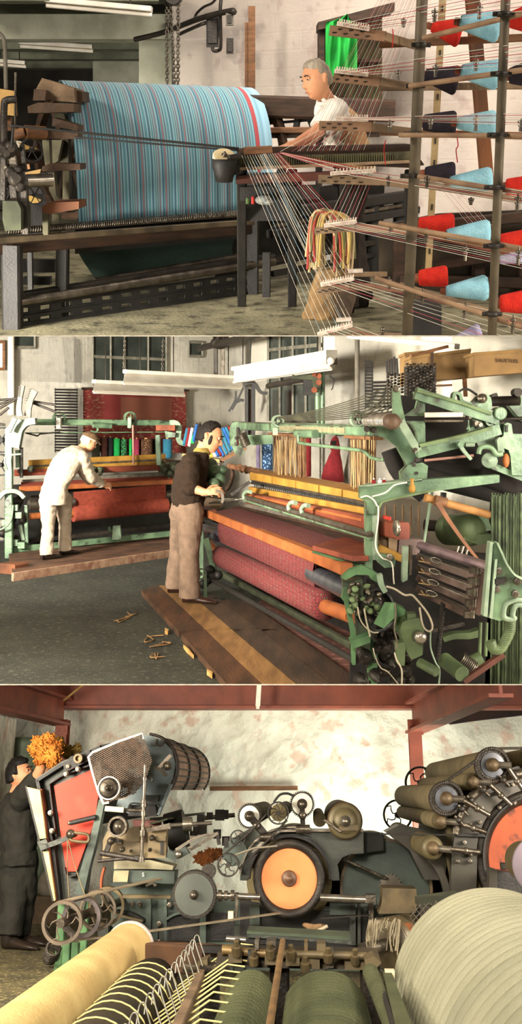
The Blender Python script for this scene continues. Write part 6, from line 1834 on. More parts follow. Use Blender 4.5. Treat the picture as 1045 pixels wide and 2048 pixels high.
HF.part('draw_cord', G().tube([r.P(135, 1680, 7.78), r.P(135, 1740, 7.75), r.P(138, 1795, 7.7)], .004, 5), YB)
HF.part('draw_cord', G().tube([r.P(136, 1680, 7.78), r.P(154, 1745, 7.75), r.P(170, 1790, 7.7)], .004, 5), YB)
HF.part('sight_ring', G().ring(r.P(157, 1517, 7.9), (0, 1, 0), .02, .034, .04, 20), YB)
HF.part('sight_glass', G().disc(r.P(157, 1517, 7.92), (0, 1, 0), .022, .02, 16), mat('amber', (150, 118, 60), rough=.3))
HF.part('bracket', slab(G(), r, [(127, 1530), (140, 1514), (180, 1500), (184, 1518), (140, 1540), (128, 1545)], 7.94, .08), BLACK)
bolts(HF, 'bolt', ((156, 1538), (137, 1533), (104, 1662), (101, 1626), (133, 1548)), 7.94, .02, STEEL)
# wire guard over the gears
GD = [(177, 1514), (185, 1505), (285, 1466), (305, 1520), (292, 1560), (270, 1587), (255, 1592), (217, 1605), (206, 1605), (197, 1584)]
def inside(x, y, poly):
    c = False
    n = len(poly)
    for i in range(n):
        x1, y1 = poly[i]; x2, y2 = poly[(i+1) % n]
        if (y1 > y) != (y2 > y) and x < (x2-x1)*(y-y1)/(y2-y1) + x1:
            c = not c
    return c
def mesh_wire(poly, D, step, rad, sl=.75, dy=0):
    g = G()
    x0, x1 = min(p[0] for p in poly), max(p[0] for p in poly)
    y0, y1 = min(p[1] for p in poly), max(p[1] for p in poly)
    for sgn in (1, -1):
        k = y0 - (x1-x0)*sl
        while k < y1 + (x1-x0)*sl:
            run = []
            for i in range(int(x1-x0)*2+1):
                x = x0 + i/2
                y = k + sgn*sl*(x - x0)
                if inside(x, y, poly):
                    run.append((x, y))
                elif run:
                    if len(run) > 3:
                        g.tube([r.P(*run[0], D), r.P(*run[-1], D)], rad, 3, caps=False)
                    run = []
            if len(run) > 3:
                g.tube([r.P(*run[0], D), r.P(*run[-1], D)], rad, 3, caps=False)
            k += step
    return g
HF.part('wire_guard', mesh_wire(GD, 7.72, 4.2, .0042, .6), mat('guard_wire', (104, 86, 72), (76, 64, 54), 20, .6, .1), stuff=True)
HF.part('guard_rim', G().tube([r.P(x, y, 7.72) for x, y in ((288, 1478), (285, 1466), (240, 1482), (185, 1505), (177, 1514), (186, 1548), (197, 1584), (207, 1607), (218, 1605))], .009, 6), WHITE, label='white guard rim')
for x, y, rr, tt_, m in ((258, 1507, 32, 44, mat('gear_rust', (108, 72, 54), (80, 56, 44), 10, .6, .2)), (224, 1521, 15, 24, mat('gear_rust', (108, 72, 54))), (240, 1548, 20, 28, CI), (222, 1552, 14, 20, CI), (255, 1560, 16, 22, IRON)):
    HF.part('gear', G().gear(r.P(x, y, 7.85), (0, 1, 0), rr*r.u(7.85), .05, tt_, .08), m)
    HF.part('gear_hub', G().lathe(r.P(x, y, 7.8), (0, -1, 0), [(0, -.05), (.03, -.05), (.03, .02), (.015, .03), (.015, .06), (0, .06)], 14), STEEL)
HF.part('end_plate', slab(G(), r, [(280, 1468), (300, 1471), (325, 1480), (344, 1500), (351, 1528), (346, 1558), (333, 1580), (316, 1632), (290, 1628), (258, 1628), (232, 1612), (250, 1560)], 8.08, .05), CB)
HF.part('end_plate_slot', band(G(), [(313, 1478), (314, 1488), (320, 1491), (326, 1484), (325, 1478)], 8.0, 4, .05), IRON)
HF.part('lever_link', band(G(), [(308, 1535), (322, 1540), (332, 1552)], 7.95, 6, .05), STEEL)
HF.part('lever_link', band(G(), [(318, 1536), (334, 1518), (342, 1510)], 7.95, 7, .05), mat('pale_rod', (196, 184, 170)))
HF.part('lever_hub', G().lathe(r.P(335, 1532, 7.95), (0, -1, 0), [(0, -.05), (.03, -.05), (.034, .01), (.015, .02), (.015, .05), (0, .05)], 14), BRIGHT)
HF.part('door_latch', band(G(), [(255, 1622), (262, 1607), (285, 1608), (310, 1606), (318, 1614)], 7.95, 3, .04), BLACK)
HF.part('recess', slab(G(), r, [(262, 1610), (310, 1609), (314, 1632), (256, 1632)], 8.0, .08), BLACK)
HF.part('recess', slab(G(), r, [(290, 1590), (318, 1590), (316, 1603), (290, 1603)], 8.02, .06), BLACK)
HF.part('edge_strip', band(G(), [(342, 1568), (316, 1630)], 8.0, 5, .06, 1), CB)
# curved slatted hood running back
arc = [(300, 1470), (316, 1474), (332, 1485), (344, 1502), (350, 1522), (350, 1545), (344, 1564), (336, 1577)]
arc = [(q.x, q.y) for q in spline([V((x, y, 0)) for x, y in arc], 3)]
near = [r.P(x, y, 8.1) for x, y in arc]
rows = [[p + V((0, 2.65*i/6, 0)) for p in near] for i in range(7)]
HOOD = mat('hood_canvas', (158, 128, 108), (130, 104, 88), 5, .7)
gg = G().grid(rows); gg.grid([[p + V((-.02, 0, -.01)) for p in q] for q in rows])
HF.part('hood', gg, HOOD)
cen = r.P(312, 1525, 8.1)
for k in (0, .12, .9, 1.75, 2.65):
    HF.part('hood_hoop', G().tube([p + (p - cen).normalized()*.008 + V((0, k, 0)) for p in near], .012, 6), IRON)
for j in range(4, len(near), 2):
    HF.part('hood_slat', G().tube([near[j] + V((.008, 0, .004)), near[j] + V((.008, 2.65, .004))], .006, 4), IRON)
c, R_ = vroll(HF, 'pulley', 217, 1576, 7.5, 22, 7.62, IRON)
HF.part('pulley_rim', G().ring(c + V((0, .03, 0)), (0, 1, 0), R_*.86, R_*1.08, .05, 32), WHITE)
HF.part('pulley_rim', G().ring(c + V((.05, .25, 0)), (0, 1, 0), R_*.7, R_*1.08, .03, 32), WHITE)
HF.part('pulley_face', G().lathe(c, (0, -1, 0), [(R_*.8, 0), (R_*.75, .01), (R_*.35, -.004), (R_*.3, .015), (R_*.12, .02), (R_*.12, .05), (0, .05)], 28), STEEL)
HF.part('upright_shaft', G().cyl(r.P(291, 1530, 7.6), r.P(283, 1722, 7.6), .013, n=10), STEEL)
for y, h, w in ((1600, 14, .022), (1622, 10, .02), (1660, 12, .024), (1714, 10, .022), (1555, 6, .018)):
    x = 291 - (y-1530)*8/192
    HF.part('shaft_collar', G().cyl(r.P(x, y, 7.6), r.P(x, y+h, 7.6), w), STEEL)
HF.part('tappet', band(G(), [(270, 1553), (292, 1552), (306, 1562)], 7.62, 5, .04), IRON)
HF.part('hand_bar', G().bar(r.P(211, 1617, 7.7), r.P(248, 1620, 7.7), .04, .035), mat('bone', (214, 200, 166), rough=.5))
HF.part('hand_rod', G().cyl(r.P(248, 1620, 7.72), r.P(284, 1621, 7.72), .012), STEEL)
c, R_ = vroll(HF, 'idler_pulley', 236, 1653, 7.7, 20, 7.78, IRON)
HF.part('idler_rim', G().ring(c, (0, 1, 0), R_*.8, R_*1.03, .06, 30), STEEL)
HF.part('idler_hub', G().lathe(c, (0, -1, 0), [(R_*.6, 0), (R_*.4, .01), (R_*.2, .03), (0, .03)], 20), STEEL)
for x0, x1, z1 in ((120, 132, 1800), (165, 180, 1790)):
    a_ = r.P((x0+x1)/2, z1, 8.1)
    HF.part('leg', G().bar(a_, V((a_.x, a_.y, 0)), .06), mat('leaf_green', (84, 118, 78)))
    HF.part('leg', G().bar(a_ + V((0, 2.4, 0)), V((a_.x, a_.y + 2.4, 0)), .06), CI)
# belt pulleys at the feeder's foot
c = r.P(125, 1845, 7.2)
R_ = 41*r.u(7.2)
BPM = mat('pulley_iron', (112, 98, 82), (84, 74, 62), 8, .5, .3)
HF.part('belt_pulley', G().wheel(c, (.12, -1, .0), R_, .07, 6, .15, .16, .07, .35), BPM)
HF.part('belt_pulley', G().ring(c + V((.08, .22, .01)), (.12, -1, 0), R_*.8, R_*.99, .12, 36), mat('pulley_steel', (120, 110, 108), (90, 82, 82), 8, .35, .6))
HF.part('belt_pulley', G().wheel(c + V((.14, .45, .03)), (.12, -1, 0), R_*.98, .07, 6, .13, .16, .08, .35), BPM)
HF.part('belt_pulley', G().ring(c + V((.17, .62, .04)), (.12, -1, 0), R_*.82, R_*.97, .1, 36), YB)
HF.part('pulley_shaft', G().cyl(c + V((0, -.06, 0)), c + V((.22, .95, .04)), .03), STEEL)
for x in (135, 152):
    a_ = r.P(x, 1885, 7.5)
    HF.part('pulley_leg', G().bar(a_, V((a_.x, a_.y, 0)), .05), mat('leaf_green', (84, 118, 78)))
BELT = mat('belt_canvas', (124, 112, 92), (98, 88, 72), 12, .7)
def belt(pts, w=.05):
    g = G()
    for i in range(len(pts)-1):
        g.bar(r.P(*pts[i]), r.P(*pts[i+1]), w, .008, up=(0, 0, 1), ch=.05)
    return g
HF.part('belt', belt([(120, 1804, 7.25), (190, 1787, 7.4), (320, 1757, 7.75)], .07), BELT)
HF.part('belt', belt([(140, 1882, 7.25), (300, 1862, 7.4), (560, 1826, 7.6)], .06), BELT)
HF.part('coil_spring', G().tube([r.Z(100, 1915, .06).lerp(r.Z(108, 1895, .2), k/60) + V((math.cos(k*PI/5), 0, math.sin(k*PI/5)))*.05 for k in range(61)], .01, 5), IRON)

# wool on the hopper
WO = mat('orange_wool', (214, 138, 56), (178, 104, 40), 12, .95, 0, .8, 50)
WO2 = mat('olive_wool', (160, 130, 62), (120, 98, 48), 12, .95, 0, .8, 50)
def wool(room, spots, m, label, nm, cat, seed, n=260, rad=.006):
    random.seed(seed)
    core, hair = G(), G()
    for x, y, rp, D in spots:
        c = room.P(x, y, D); R_ = rp*room.u(D)
        core.ball(c, R_*.86, 12, (1 + .2*random.random(), 1, 1 + .15*random.random()))
        for _ in range(n//len(spots)):
            d = V((random.gauss(0, 1), random.gauss(0, 1), random.gauss(0, 1))).normalized()
            q = c + d*R_*random.uniform(.75, 1.0)
            t_ = V((random.gauss(0, 1), random.gauss(0, 1), random.gauss(0, 1))).normalized()
            s_ = d.cross(t_)
            L_ = R_*random.uniform(.25, .6)
            hair.tube([q + t_*L_*(k-2)/3 + s_*L_*.35*math.sin(k*1.7) + d*R_*.16*math.sin(k*1.2+_) for k in range(5)], rad, 4)
    core = fuse(core, .02, 2)
    T_ = Thing(room, nm, label, cat, room.P(*spots[0][:2], spots[0][3]))
    T_.part('tuft', core, m); T_.part('fibres', hair, m, stuff=True)
    return T_
wool(r, [(90, 1492, 22, 8.6), (72, 1497, 16, 8.6), (105, 1510, 20, 8.6), (82, 1516, 16, 8.65), (98, 1478, 14, 8.6), (112, 1493, 16, 8.65), (76, 1484, 13, 8.6), (106, 1525, 12, 8.65)], WO, 'armful of bright orange wool held up over the hopper', 'wool_bundle', 'wool', 5, 520)
wool(r, [(128, 1500, 12, 8.9), (142, 1500, 10, 8.9), (154, 1497, 9, 8.9), (120, 1484, 10, 9.0), (134, 1508, 10, 8.9)], WO2, 'dull olive wool lying along the hopper\'s top edge', 'wool_heap', 'wool', 6, 260)

# ---- the middle carding engine
CM = Thing(r, 'carding_engine', 'smaller carding engine with solid orange disc and white gear faces', 'textile machine', r.P(500, 1956, 8.0))
OD = 7.75
c = r.P(579, 1757, OD); u = r.u(OD)
CM.part('orange_disc', G().lathe(c, (0, -1, 0), [(0, .0), (58*u, 0), (58*u, -.03), (0, -.03)], 48, smooth=False), OR, label='flat orange painted disc')
CM.part('disc_rim', G().lathe(c, (0, -1, 0), [(57*u, .0), (60*u, .02), (68*u, .03), (74*u, .02), (75*u, -.05), (57*u, -.05)], 48, True), IRON)
CM.part('disc_hub', G().lathe(c, (0, -1, 0), [(16*u, 0), (15.5*u, .015), (13*u, .02), (7*u, .022), (6*u, .032), (0, .034)], 28), mat('hub_brown', (104, 76, 58), (80, 60, 46), 10, .5, .3))
g = G()
c2 = r.P(580, 1758, 7.95); u2 = r.u(7.95)
pts = []
for k in range(25):
    a = PI*1.02*k/24 - .03
    pts.append((580 + 92*math.cos(a), 1758 - 96*math.sin(a)))
CM.part('arch', band(G(), pts, 7.9, 15, .12, 1), CI)
CM.part('arch_flange', band(G(), [(580 + 100*math.cos(a), 1758 - 104*math.sin(a)) for a in [PI*.25 + PI*.72*k/16 for k in range(17)]], 7.86, 4, .06, 1), STEEL)
CM.part('arch_flange', band(G(), [(580 + 82*math.cos(a), 1758 - 86*math.sin(a)) for a in [PI*1.0*k/20 for k in range(21)]], 7.88, 5, .1, 1), BLACK)
g = G()
g.lathe(r.P(579, 1758, 8.1), (0, 1, 0), [(0, 0), (90*u2, 0), (90*u2, 2.4), (0, 2.4)], 40)
CM.part('main_cylinder', g, OL)
CM.part('side_plate', slab(G(), r, [(590, 1663), (728, 1662), (728, 1707), (702, 1708), (686, 1714), (672, 1734), (664, 1720), (645, 1690), (620, 1672)], 7.85, .1), CI)
CM.part('plate_lip', band(G(), [(560, 1662), (600, 1661), (728, 1661)], 7.8, 5, .14, 1), STEEL)
CM.part('plate_lip', band(G(), [(506, 1706), (530, 1680), (560, 1662)], 7.8, 6, .14), BRIGHT)
CM.part('side_plate', slab(G(), r, [(728, 1664), (768, 1666), (768, 1700), (728, 1706)], 8.1, .1), BLACK)
WF = mat('white_gear_face', (236, 232, 220), (214, 208, 194), 6, .5)
for x, y, rr, fx, fy in ((500, 1632, 26, 520, 1648), (605, 1608, 27, 606, 1632)):
    D = 7.8
    p = r.P(x, y, D); R_ = rr*r.u(D)
    CM.part('worker_roller', G().cyl(p + V((0, .06, 0)), p + V((0, 2.3, 0)), R_*.86, n=28), OL)
    gt = CM.part('toothed_wheel', G().gear(p, (0, 1, 0), R_, .05, 40, .1), IRON)
    CM.part('wheel_face', G().lathe(p + V((0, -.02, 0)), (0, -1, 0), [(0, .012), (R_*.78, .012), (R_*.82, 0), (0, 0)], 36, smooth=False), WF, gt, label='white painted wheel face')
    CM.part('axle', G().lathe(p + V((0, -.03, 0)), (0, -1, 0), [(.04, -.02), (.036, .03), (.02, .035), (.018, .08), (0, .082)], 14), STEEL)
    q = r.P(fx + (fx-x)*.6 + (0 if x > 550 else 2), fy + 26, D)
    CM.part('bracket', G().bar(p - V((0, .04, 0)), q, .035, .05), IRON)
    CM.part('bracket', G().cyl(q - V((.05, .02, .0)), q + V((.05, -.02, 0)), .03), STEEL)
    CM.part('bracket', G().ball(p.lerp(q, .45) - V((0, .05, 0)), .03, 10), STEEL)
p = r.P(557, 1626, 7.7)
CM.part('spoked_wheel', G().wheel(p, (0, -1, 0), 23*r.u(7.7), .04, 8, .13, .2, .07, .3), IRON)
CM.part('stripper_roller', G().cyl(p + V((0, .08, 0)), p + V((0, 2.3, 0)), 17*r.u(7.8), n=24), OL)
CM.part('stripper_roller', G().cyl(r.P(640, 1640, 7.9), r.P(640, 1640, 7.9) + V((0, 2.2, 0)), 14*r.u(7.8), n=24), OL)
CM.part('stripper_roller', G().cyl(r.P(470, 1705, 7.9), r.P(470, 1705, 7.9) + V((0, 2.2, 0)), 26*r.u(7.8), n=24), CG)
CM.part('drive_belt', G().tube(spline([r.P(548, 1605, 7.7), r.P(560, 1590, 7.7), r.P(575, 1587, 7.7), r.P(588, 1592, 7.7)]), .009, 5), BLACK)
CM.part('drive_belt', G().tube([r.P(534, 1628, 7.7), r.P(505, 1660, 7.7), r.P(436, 1720, 7.62)], .007, 5), IRON)
CM.part('drive_belt', G().tube([r.P(575, 1640, 7.7), r.P(545, 1672, 7.7), r.P(478, 1738, 7.62)], .007, 5), IRON)
CM.part('drive_belt', G().tube([r.P(465, 1712, 7.65), r.P(510, 1696, 7.65), r.P(555, 1692, 7.65)], .007, 5), mat('canvas_belt_grey', (120, 112, 96), rough=.7))
p = r.P(457, 1730, 7.6)
CM.part('spoked_wheel', G().wheel(p, (0, -1, 0), 23*r.u(7.6), .05, 6, .13, .22, .08, .3), IRON)
CM.part('spoked_wheel', G().wheel(r.P(476, 1676, 7.75), (0, -1, 0), 16*r.u(7.75), .04, 6, .15, .25, .08), IRON)
p = r.P(691, 1642, 7.75); R_ = 37*r.u(7.75)
CM.part('fancy_roller', G().lathe(p, (0, 1, 0), [(R_*.8, 0), (R_, .03), (R_, 2.2), (0, 2.2)], 36), mat('brown_roller', (96, 78, 54), (76, 62, 44), 6, .6))
CM.part('roller_end', G().lathe(p, (0, -1, 0), [(R_*.95, -.04), (R_*.9, .01), (R_*.74, .0), (R_*.7, .02), (R_*.4, .045), (R_*.2, .05), (0, .05)], 34), mat('olive_brass', (104, 94, 66), (82, 74, 52), 6, .5, .2))
CM.part('roller_axle', G().lathe(p + V((0, -.05, 0)), (0, -1, 0), [(.04, -.02), (.038, .02), (.02, .025), (.02, .05), (0, .05)], 16), BRIGHT)
CM.part('bearing_block', slab(G(), r, [(679, 1648), (716, 1650), (718, 1661), (679, 1661)], 7.7, .06), YB)
CM.part('gap_shade_sheet', rect(G(), r, 600, 1690, 905, 1835, 10.2, .05), BLACK)  # black sheet added to darken the gap that showed the bright wall
# doffer disc and its chain
p = r.P(772, 1775, 8.3)
CM.part('doffer_disc', G().disc(p, (0, 1, 0), 90*r.u(8.3), .06, 48, .01), CG)
CM.part('doffer_rim', G().ring(p - V((0, .03, 0)), (0, 1, 0), 88*r.u(8.3), 94*r.u(8.3), .08, 48), mat('rim_tan', (112, 96, 70), (84, 72, 54), 8, .5, .3))
CM.part('doffer_cylinder', G().cyl(p + V((0, .05, 0)), p + V((0, 2.2, 0)), 88*r.u(8.3), n=40), OL)
def chainline(g, a_, b_, n, s=.012):
    for k in range(n):
        q = a_.lerp(b_, (k+.5)/n)
        g.ball(q, s, 6, (1.3, .7, .8))
    return g
CM.part('drive_chain', chainline(G(), r.P(686, 1718, 8.0), r.P(775, 1758, 8.05), 26, .014), STEEL)
CM.part('drive_chain', chainline(G(), r.P(650, 1640, 7.7), r.P(682, 1664, 7.7), 12, .012), STEEL)
CM.part('sprocket', G().gear(r.P(782, 1772, 8.1), (0, 1, 0), 24*r.u(8.1), .05, 18, .15), STEEL)
CM.part('guard_box', slab(G(), r, [(766, 1776), (833, 1778), (836, 1800), (832, 1826), (758, 1828), (764, 1806)], 7.5, .25), YB)
CM.part('bright_shaft', G().cyl(r.P(642, 1795, 7.6), r.P(735, 1799, 7.55), .025), BRIGHT)
CM.part('shaft_block', rect(G(), r, 732, 1790, 752, 1806, 7.5, .1), STEEL)
CM.part('bright_shaft', G().cyl(r.P(418, 1790, 7.6), r.P(520, 1794, 7.6), .02), BRIGHT)
for x, w in ((440, .035), (452, .03), (465, .035), (474, .02), (424, .02)):
    CM.part('shaft_collar', G().cyl(r.P(x-3, 1791, 7.6), r.P(x+4, 1791, 7.6), w), STEEL)
CM.part('bearing_strap', band(G(), [(463, 1800), (470, 1790), (474, 1800), (472, 1840)], 7.58, 5, .04), STEEL)
CM.part('bearing_strap', G().box(r.P(462, 1832, 7.56), (.035, .04, .06)), mat('bone', (214, 200, 166)))
# toothed disc and feed end
p = r.P(390, 1788, 7.6); R_ = 46*r.u(7.6)
CM.part('toothed_disc', G().gear(p, (0, 1, 0), R_, .07, 84, .05), IRON)
CM.part('disc_face', G().lathe(p + V((0, -.03, 0)), (0, -1, 0), [(0, .012), (R_*.86, .012), (R_*.88, 0), (0, 0)], 44, smooth=False), mat('slate_disc', (84, 88, 80), (66, 70, 64), 4, .5, .2))
CM.part('disc_hub', G().lathe(p + V((0, -.04, 0)), (0, -1, 0), [(.03, 0), (.03, .03), (.016, .035), (.016, .055), (0, .055)], 14), STEEL)
CM.part('pinion', G().gear(r.P(418, 1742, 7.62), (0, 1, 0), 15*r.u(7.6), .06, 22, .12), IRON)
FY = mat('feed_plate', (128, 110, 78), (96, 84, 62), 5, .5, .3, .15, 30)
CM.part('feed_plate', slab(G(), r, [(215, 1662), (300, 1652), (306, 1716), (205, 1718), (206, 1680)], 7.9, .1), FY)
CM.part('feed_plate', slab(G(), r, [(296, 1660), (333, 1658), (332, 1716), (296, 1716)], 7.84, .1), FY)
CM.part('feed_slot', rect(G(), r, 321, 1682, 326, 1710, 7.82, .03), BLACK)
CM.part('feed_block', rect(G(), r, 264, 1654, 280, 1682, 7.82, .1), YB)
CM.part('feed_block', rect(G(), r, 312, 1672, 332, 1682, 7.8, .06), YB)
CM.part('maroon_beam', slab(G(), r, [(266, 1640), (320, 1641), (320, 1654), (266, 1652)], 8.2, .1), mat('dull_maroon', (110, 66, 60), (88, 54, 50), 6, .6))
CM.part('top_arm', band(G(), [(294, 1661), (318, 1656), (340, 1652)], 7.75, (7, 12), .06), STEEL)
CM.part('cam_lever', band(G(), [(212, 1704), (222, 1682), (244, 1684)], 7.8, 9, .05), IRON)
for x, y, s in ((222, 1682, 8), (244, 1699, 6), (240, 1682, 3), (304, 1676, 6), (232, 1672, 4), (300, 1700, 4), (262, 1702, 3)):
    CM.part('boss', G().lathe(r.P(x, y, 7.78), (0, -1, 0), [(0, -.03), (s*r.u(7.8), -.03), (s*r.u(7.8), .01), (s*.5*r.u(7.8), .03), (0, .035)], 14), STEEL)
CM.part('feed_rod', G().cyl(r.P(202, 1706, 7.7), r.P(284, 1720, 7.65), .018), IRON)
CM.part('feed_rod', G().cyl(r.P(196, 1722, 7.7), r.P(280, 1714, 7.65), .012), IRON)
CM.part('feed_shaft', G().cyl(r.P(336, 1651, 7.9), r.P(424, 1646, 8.0), .014), BRIGHT)
CM.part('feed_shaft', G().cyl(r.P(398, 1637, 9.0), r.P(470, 1630, 9.0), .018), STEEL)
CM.part('feed_drum', G().cyl(r.P(367, 1649, 7.95), r.P(385, 1648, 7.95), .05), BRIGHT)
CM.part('feed_drum', G().cyl(r.P(335, 1665, 8.5), r.P(372, 1655, 8.5), .14, n=24), BLACK)
g = G()
for x, y, s in ((440, 1630, .06), (420, 1632, .04), (450, 1629, .05), (402, 1638, .05), (405, 1658, .06), (388, 1662, .05), (435, 1668, .05), (452, 1682, .05)):
    g.box(r.P(x, y, 8.8), (s*1.2, s, s*1.4))
CM.part('feed_fitting', g, IRON)
CM.part('feed_table', G().hexa([r.P(300, 1650, 8.0), r.P(335, 1640, 8.0), r.P(410, 1628, 10.4), r.P(300, 1640, 10.4), r.P(300, 1646, 8.0), r.P(335, 1636, 8.0), r.P(410, 1624, 10.4), r.P(300, 1636, 10.4)]), mat('mossy_iron', (72, 76, 56)))
for pts in ([(352, 1700), (392, 1676), (428, 1668)], [(380, 1700), (410, 1682), (436, 1666)], [(336, 1712), (370, 1700), (400, 1690)]):
    CM.part('link_arm', band(G(), pts, 7.9, 6, .05), STEEL)
CM.part('link_arm', band(G(), [(334, 1706), (350, 1712), (375, 1700)], 7.85, 16, .08), CG)
CM.part('boss', G().lathe(r.P(357, 1709, 7.8), (0, -1, 0), [(0, -.03), (.028, -.03), (.026, .01), (.012, .02), (0, .02)], 14), BRIGHT)
CM.part('bearing_post', band(G(), [(434, 1664), (438, 1690)], 7.9, 6, .06, 1), IRON)
CM.part('bearing_post', band(G(), [(452, 1676), (454, 1696)], 7.9, 9, .06, 1), IRON)
tw = wool(r, [(400, 1716, 12, 8.1), (418, 1712, 13, 8.1), (434, 1708, 12, 8.15), (410, 1722, 10, 8.1)], mat('rust_wool', (176, 104, 50), (130, 78, 40), 14, .95, 0, .8, 50), 'rust coloured wool lying on the feed rollers left of orange disc', 'wool_heap', 'wool', 9, 200)
CM.part('cover', slab(G(), r, [(228, 1722), (300, 1720), (348, 1732), (345, 1740), (300, 1738), (228, 1738)], 7.9, .2), mat('lit_cover', (164, 156, 126), (120, 112, 90), 7, .5, .2))  # light on the rounded top put into its pale colour
CM.part('box_beam', slab(G(), r, [(228, 1740), (350, 1743), (348, 1768), (226, 1764)], 7.85, .2), CG)
CM.part('name_plate', slab(G(), r, [(228, 1742), (258, 1741), (255, 1764), (226, 1764)], 7.82, .02), mat('pale_plate', (150, 140, 108), (116, 106, 80), 8, .5, .2))
CM.part('cast_mark', text(r, 'S', 284, 1753, 7.835, 8, WHITE), WHITE)
CM.part('rack', G().bar(r.P(246, 1793, 7.75), r.P(342, 1794, 7.75), .035, .025), YB)
CM.part('rack_lever', band(G(), [(292, 1772), (305, 1766), (312, 1772)], 7.78, 5, .04), STEEL)
CM.part('guard_ring', band(G(), [(208, 1735), (202, 1760), (202, 1790)], 7.8, 4, .05), mat('rust', (132, 70, 44)))
CM.part('guard_ring', band(G(), [(204, 1790), (225, 1825), (285, 1842)], 7.78, 4, .05), YB)
CM.part('bed_frame', slab(G(), r, [(222, 1764), (350, 1768), (480, 1800), (700, 1820), (860, 1800), (860, 1960), (222, 1960), (222, 1800)], 8.15, .1), CG)
for x0, x1 in ((292, 302), (328, 334), (400, 412)):
    CM.part('frame_rib', rect(G(), r, x0, 1796, x1, 1890, 8.08, .06), CG)
CM.part('frame_opening', rect(G(), r, 338, 1826, 470, 1882, 8.12, .02), BLACK)
CM.part('frame_opening', slab(G(), r, [(480, 1800), (680, 1826), (735, 1830), (735, 1900), (480, 1886)], 8.1, .03), BLACK)
CM.part('frame_curve', band(G(), [(225, 1822), (262, 1828), (288, 1842)], 8.05, 6, .06), BLACK)
CM.part('frame_curve', band(G(), [(330, 1840), (352, 1828), (380, 1824)], 8.05, 5, .06), CG)
bolts(CM, 'bolt', ((318, 1848), (318, 1885), (265, 1808), (280, 1808), (340, 1810)), 8.05, .02, STEEL)
CM.part('foot_rail', G().bar(r.P(200, 1888, 7.9), r.P(480, 1904, 7.8), .06, .08), mat('rusty_rail', (96, 66, 46), (70, 52, 38), 8, .7))
CM.part('foot_rail', G().bar(r.P(330, 1896, 7.7), r.P(480, 1900, 7.7), .06, .05), BLACK)
for x in (210, 330, 480, 640, 850):
    for D in (8.15, 10.3):
        a_ = r.P(x, 1850, 8.15)
        CM.part('leg', G().bar(V((a_.x, D, a_.z)), V((a_.x, D, 0)), .09), CI)
for x0, x1, y0, y1, m in ((500, 520, 1812, 1850, CG), (700, 712, 1808, 1890, CI), (716, 722, 1808, 1890, CI), (738, 748, 1806, 1860, STEEL), (560, 600, 1822, 1832, CI), (660, 700, 1808, 1830, CG)):
    CM.part('frame_bar', rect(G(), r, x0, y0, x1, y1, 7.95, .1), m)
CM.part('belt', belt([(640, 1836, 7.7), (740, 1830, 7.75)], .05), IRON)
t = Thing(r, 'rag_bundle', 'crumpled buff rag tucked under the orange disc', 'rag', r.P(630, 1860, 7.7))
rb = G()
for x, y, s in ((622, 1853, 10), (640, 1852, 9), (612, 1850, 8), (652, 1853, 6), (630, 1860, 10)):
    rb.ball(r.P(x, y, 7.7), s*r.u(7.7), 10, (1.2, 1, .6))
t.part('cloth', fuse(rb, .012, 2), mat('buff_rag', (150, 120, 86), (116, 92, 66), 14, .9, 0, .5, 40))
t.part('tail', G().tube(spline([r.P(620, 1867, 7.6), r.P(640, 1860, 7.6), r.P(656, 1852, 7.6)]), .012, 6), mat('pale_cord', (170, 160, 136), rough=.8))

# ---- the large carding engine at the right
CL_ = Thing(r, 'carding_engine', 'large dark carding engine cut by the right edge, chained rollers on top', 'textile machine', r.P(950, 1980, 7.4))
c = r.P(1092, 1722, 7.3); u = r.u(7.3)
PLM = mat('slate_iron', (72, 68, 58), (54, 51, 45), 4, .42, .3)
g = G()
n = 40
A_ = [PI*.5 + PI*.62*k/n for k in range(n+1)]
out_ = [c + V((math.cos(a)*188*u, 0, math.sin(a)*188*u)) for a in [PI*.42 + PI*.56*k/n for k in range(n+1)]]
inn_ = [c + V((math.cos(a)*140*u, 0, math.sin(a)*140*u)) for a in [PI*.42 + PI*.56*k/n for k in range(n+1)]]
for k in range(n):
    g.hexa([out_[k], out_[k+1], inn_[k+1], inn_[k]] + [p + V((0, .08, 0)) for p in (out_[k], out_[k+1], inn_[k+1], inn_[k])])
CL_.part('arch_plate', g, PLM)
CL_.part('column_plate', slab(G(), r, [(904, 1706), (956, 1706), (952, 1830), (902, 1830)], 7.3, .1), PLM)
CL_.part('rim', G().lathe(c + V((0, .04, 0)), (0, -1, 0), [(113*u, .0), (118*u, .03), (126*u, .05), (137*u, .05), (141*u, .0), (141*u, -.05), (113*u, -.05)], 64, True), IRON)
CL_.part('rim_groove', G().ring(c + V((0, -.03, 0)), (0, 1, 0), 126*u, 129*u, .03, 64), BLACK)
CL_.part('orange_disc', G().disc(c + V((0, .08, 0)), (0, 1, 0), 112*u, .02, 64), mat('rusted_orange', (186, 88, 48), (146, 70, 42), 3, .6, c3=(92, 52, 38), s3=8), label='rusting orange inner disc')
CL_.part('main_cylinder', G().cyl(c + V((0, .15, 0)), c + V((0, 2.8, 0)), 176*u, n=48), OL)
bolts(CL_, 'bolt', [(1092 + 166*math.cos(a), 1722 - 166*math.sin(a)) for a in (1.75, 1.98, 2.2, 2.45, 2.7, 2.92)] + [(916, 1723), (941, 1710), (941, 1723), (1000, 1615), (1030, 1606), (960, 1645)], 7.26, .014, STEEL)
CL_.part('cross_strip', band(G(), [(914, 1669), (972, 1671)], 7.24, 6, .03, 1), BLACK)
WK2 = mat('worker_cloth', (126, 112, 82), (104, 94, 70), 5, .8, 0, .4, 90)
